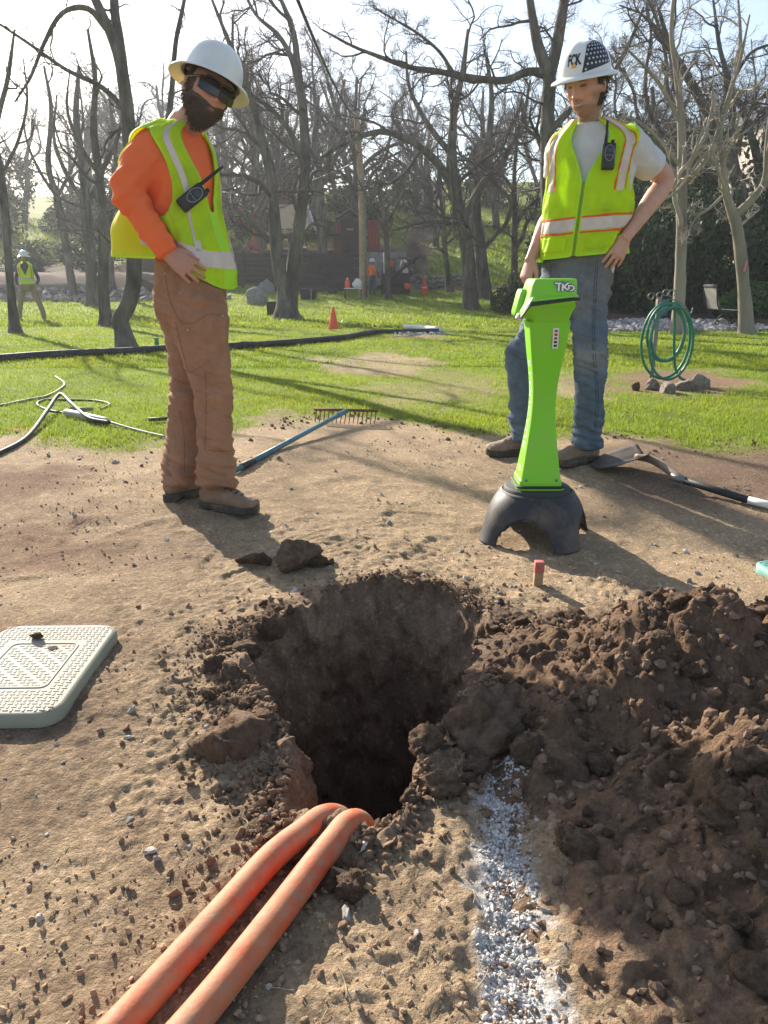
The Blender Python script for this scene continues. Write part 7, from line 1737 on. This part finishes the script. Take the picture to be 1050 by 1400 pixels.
crate(421, 410, 0.52, 0.36, 'dark box-shaped planter standing alone on the lawn')
crate(380, 432, 0.60, 0.36, 'dark box half hidden behind the two-stemmed tree')
q = gp(455, 402); e = empty('tool_bag', q, 'small black bag lying on the lawn near the timber wall', 'bag')
MB().add(*ball((0, 0, 0.11), (0.2, 0.13, 0.14))).build('bag_body', dark_metal, e); MB().tube([(-0.12, 0, .2), (0, 0, .33), (.12, 0, .2)], .015, 6, 10).build('strap', dark_metal, e)
# folding table with water jug and bag by the pole
q = gp(483, 409); e = empty('folding_table', q, 'small folding table beside the utility pole', 'table')
MB().box((0, 0, 0.36), (0.62, 0.4, 0.03), None, .005).build('table_top', white_mat, e)
for sx in (-.28, .28):
    for sy in (-.17, .17): MB().tube([(sx, sy, 0), (sx, sy, .18), (sx, sy, .35)], .012, 6).build('leg', dark_metal, e)
e2 = empty('red_jug', (q[0]-0.2, q[1], q[2]+0.376), 'red water jug standing on the folding table', 'jug'); MB().lathe([(.001, 0), (.085, 0), (.09, .2), (.05, .27), (.03, .3), (.001, .3)], (0, 0, 0), 16).build('jug_body', orange_cone, e2); MB().lathe([(.035, .3), (.035, .34), (.001, .34)], (0, 0, 0), 12).build('lid', white_mat, e2)
e2 = empty('white_sack', (q[0]+0.14, q[1]-0.05, q[2]+0.376), 'white plastic sack slumped on the folding table', 'sack'); W, T = rock_shape(3, 920, 6, (.19, .15, .19), .25, .1); mk('sack_body', W+np.array([0, 0, .13]), T, white_mat, e2)
# drilling rig
q = gp(540, 402); e = empty('drilling_rig', q, 'black tracked drilling rig with rack and control panel near the pole', 'drilling rig'); R_ = lambda *a: MB().box(*a)
for sy in (-0.35, 0.35):
    tr_ = MB(); tr_.tube([(-0.55, sy, .17), (0, sy, .17), (0.55, sy, .17)], .17, 14); tr_.build('track', rubber, e)
R_((0, 0, 0.55), (1.1, 0.7, 0.45), None, 0.04).build('chassis', dark_metal, e)
R_((-0.25, 0.1, 0.95), (0.55, 0.6, 0.5), None, 0.06).build('engine_cover', dark_metal, e)
R_((0.25, -0.2, 1.05), (0.10, 0.5, 0.35), rotm('Y', 0.2), .02).build('control_panel', metal_grey, e)
MB().tube([(-0.75, -0.45, 0.15), (0.1, -0.45, 0.8), (0.95, -0.45, 1.42)], 0.07, 6).build('rack', dark_metal, e)
MB().tube([(-0.42, -.3, .6), (-.42, -.3, 1.1), (-.42, -.3, 1.5)], .035, 6).build('light_post', white_mat, e)
R_((-0.15, -0.38, 1.12), (0.24, 0.03, 0.24), None, .01).build('sign_plate', mat('sign_red', (.55, .10, .10), .6), e)
MB().tube([(0.5, -.2, .6), (.75, -.3, .85), (.7, -.4, 1.2), (.5, -.2, 1.3)], .025, 6, 16).build('hydraulic_hose', rubber, e)
MB().lathe([(.001, -.2), (.12, -.2), (.12, .2), (.001, .2)], (.45, -.42, .3), 14, rotm('X', 1.57)).build('drum', orange_cone, e)
MB().tube([(-0.6, 0, 0.6), (-.75, 0, .9), (-1.0, 0, 1.0)], .03, 6, 10).build('lever', dark_metal, e)
# utility pole and wires
b = gp(496, 407); top = at(487, 153, b[1]); 
e = empty('utility_pole', b, 'tall wooden utility pole beside the folding table', 'utility pole')
hp = top[2]-b[2]; MB().tube([(0, 0, -0.3), (0, 0, hp*.5), (top[0]-b[0], 0, hp)], [0.135, 0.12, 0.10], 16, 24).build('shaft', mat('pole_wood', (0.36, 0.26, 0.17), .9, .3, 6, .006, 30), e)
MB().tube([(0.13, -.1, 0.0), (.12, -.1, hp*.3), (.11, -.1, hp*.62)], .03, 8).build('conduit_riser', metal_grey, e)
MB().box((0, -0.12, hp*0.62), (0.06, 0.1, 0.3)).build('bracket', metal_grey, e)
def wire(P0, P1, sag, r_, lab):
    t = np.linspace(0, 1, 40)[:, None]; P = P0*(1-t)+P1*t; P[:, 2] -= sag*4*(t*(1-t))[:, 0]; tag(MB().tube(P, r_, 6).build('wire', dark_metal), lab, 'wire')
wire(top+np.array([0, -.12, -.15]), at(395, -30, 9.0), 0.25, 0.022, 'thick overhead cable running from the pole top towards the camera side')
wire(top+np.array([-.12, 0, -1.6]), at(300, 262, 40.0), 0.4, 0.025, 'thin overhead cable running from the pole into the wood')
# house behind the bushes
hx0, hz0 = at(985, 215, 38.0), zg(17.5, 38)
e = empty('house', (19.6, 41, hz0), 'beige house with dark roof behind the evergreen bushes', 'house'); zt_ = at(1000, 158, 38.0)[2]-hz0
stucco = mat('beige_stucco', (0.52, 0.45, 0.38), .9, .08, 3, .004, 30)
MB().box((0, 0, zt_/2), (5.2, 6, zt_)).build('wall', stucco, e, False)
trap('roof', [(-3.1, zt_-.1), (0, zt_+1.3), (3.1, zt_-.1), (3.1, zt_+.12), (0, zt_+1.55), (-3.1, zt_+.12)], 6.8, mat('roof_dark', (.10, .095, .09), .9), e)
w_ = MB().box((-1.1, -3.01, zt_-1.6), (1.0, 0.06, 1.2)).build('window', mat('window_glass', (.05, .06, .07), .1), e); MB().box((-1.1, -3.03, zt_-2.25), (1.15, .1, .08)).build('sill', white_mat, w_)
# lounge chair and stool on the mulch
q = gp(985, 446); e = empty('lounge_chair', q, 'sling lounge chair with pale mesh back standing on the mulch', 'chair', rz=0.1)
sling = mat('beige_sling', (0.42, 0.39, 0.33), .8, .1, 9)
for sy in (-.27, .27):
    MB().tube([(-0.34, sy, 0.86), (-0.2, sy, 0.36), (0.38, sy, 0.33)], .016, 6, 14).build('side_rail', dark_metal, e)
    MB().tube([(-0.08, sy, 0.36), (-.22, sy, .18), (-0.36, sy, 0)], .014, 6).build('leg', dark_metal, e); MB().tube([(-0.2, sy, 0.36), (0, sy, .18), (0.16, sy, 0)], .014, 6).build('leg', dark_metal, e)
o = mk('back_sling', np.array([[-.20, -.25, .38], [-.20, .25, .38], [-.335, .25, .80], [-.335, -.25, .80]]), np.array([[0, 1, 2, 3]]), sling, e, False); o.modifiers.new('s', 'SOLIDIFY').thickness = .012
o = mk('seat_sling', np.array([[-.19, -.25, .36], [-.19, .25, .36], [.36, .25, .335], [.36, -.25, .335]]), np.array([[0, 1, 2, 3]]), sling, e, False); o.modifiers.new('s', 'SOLIDIFY').thickness = .012
MB().box((-.34, 0, .84), (.03, .52, .07), None, .008).build('head_rest', dark_metal, e)
q = gp(1008, 447); e = empty('side_stool', q, 'low dark wire stool beside the lounge chair', 'stool')
for a in range(3): MB().tube([(.16*math.cos(a*2.1), .16*math.sin(a*2.1), 0), (.08*math.cos(a*2.1), .08*math.sin(a*2.1), .17), (.13*math.cos(a*2.1), .13*math.sin(a*2.1), .33)], .012, 6, 8).build('leg', dark_metal, e)
MB().lathe([(.001, .33), (.17, .33), (.17, .35), (.001, .35)], (0, 0, 0), 16).build('seat', dark_metal, e)
q = gp(906, 432); e = empty('grey_bucket', q, 'blue-grey bucket on the gravel behind the hose stand', 'bucket'); MB().lathe([(.001, 0), (.10, 0), (.13, .26), (.12, .26), (.09, .02)], (0, 0, 0), 16).build('pail', mat('blue_grey', (.16, .22, .27), .5), e); MB().tube([(-.13, 0, .25), (0, -.08, .22), (.13, 0, .25)], .006, 5, 10).build('handle', metal_grey, e)
# grey stones: gravel bed, bank edging
r = np.random.default_rng(31)
n = 5200; X = r.uniform(3.9, 12.5, n); Yy = 15.6+4.2*r.random(n)**1.6-0.02*X; k = (X > 4.2+0.03*(Yy-15.6)) & ((Yy < 16.6+0.2*r.normal(size=n)) | (X < 8.2-0.25*(Yy-16)+0.4*r.normal(size=n))); X, Yy = X[k], Yy[k]
Sx = 0.022+0.05*r.random(len(X))**2; gcol = np.array([.34, .33, .325])*r.uniform(.5, 1.35, (len(X), 1))
tag(scatter('gravel', X, Yy, Zg(X, Yy)+Sx*.3, Sx, crumb_mat, gcol, 32, .6), 'bed of grey river stones in front of the evergreen bushes', 'gravel', kind='stuff')
n = 1500; X = r.uniform(-16, -5.5, n); Yy = 26.9+1.6*r.random(n); Sx = 0.05+0.12*r.random(n)**2; gcol = np.array([.30, .265, .23])*r.uniform(.45, 1.4, (n, 1))
tag(scatter('rubble', X, Yy, Zg(X, Yy)+Sx*.3, Sx, crumb_mat, gcol, 33, .65), 'strip of pale rubble along the foot of the earth bank', 'rubble', kind='stuff')
n = 260; q = gp(568, 457); X = q[0]+r.normal(0, .35, n); Yy = q[1]+r.normal(0.1, .16, n); Sx = 0.012+.03*r.random(n)**2
tag(scatter('gravel', X, Yy, Zg(X, Yy)+Sx*.3, Sx, crumb_mat, np.array([.5, .49, .47])*r.uniform(.5, 1.2, (n, 1)), 34, .6), 'small spill of pale stones by the white pipe end', 'gravel', kind='stuff')
for x, y, s, lab in [(6.9, 18.3, .16, 'large pale stone on the mulch behind the lounge chair'), (7.6, 17.9, .13, 'flat pale stone on the mulch near the slender tree')]:
    W, T = rock_shape(3, int(900+x*10), 6, (1.2, 1, .6), .15, .05); o = mk('rock', W, T, rock_mat); o.location = (x, y, zg(x, y)+.05); o.scale = (s, s, s); tag(o, lab, 'rock')
for x0, x1, y, lab in [(-13.6, -9.8, 28.6, 'long log edging the earth bank behind the walking worker'), (-9.2, -6.9, 29.4, 'shorter log lying on the earth bank')]:
    P = [np.array([x, y+.1*math.sin(x), zg(x, y)+.10]) for x in np.linspace(x0, x1, 7)]; tag(MB().tube(P, [.12, .13, .12, .12, .11, .11, .10], 10, 30).build('log', bark_pale), lab, 'log')
# ---------------------------------------------------------------- added haze, imitates the veiling glare of the low sun
hz = MB().box((0, 34, 9.5), (90, 92, 25)).build('haze', None); tag(hz, 'thin haze added under the trees to imitate veiling sun glare', 'haze', kind='stuff')
hm = bpy.data.materials.new('haze'); hm.use_nodes = True; hn = hm.node_tree.nodes; hn.clear()
pv = hn.new('ShaderNodeVolumePrincipled'); ho = hn.new('ShaderNodeOutputMaterial'); hm.node_tree.links.new(pv.outputs[0], ho.inputs['Volume'])
pv.inputs['Color'].default_value = (0.9, 0.93, 1.0, 1); pv.inputs['Density'].default_value = 0.0011; pv.inputs['Anisotropy'].default_value = 0.45
hz.data.materials.append(hm)
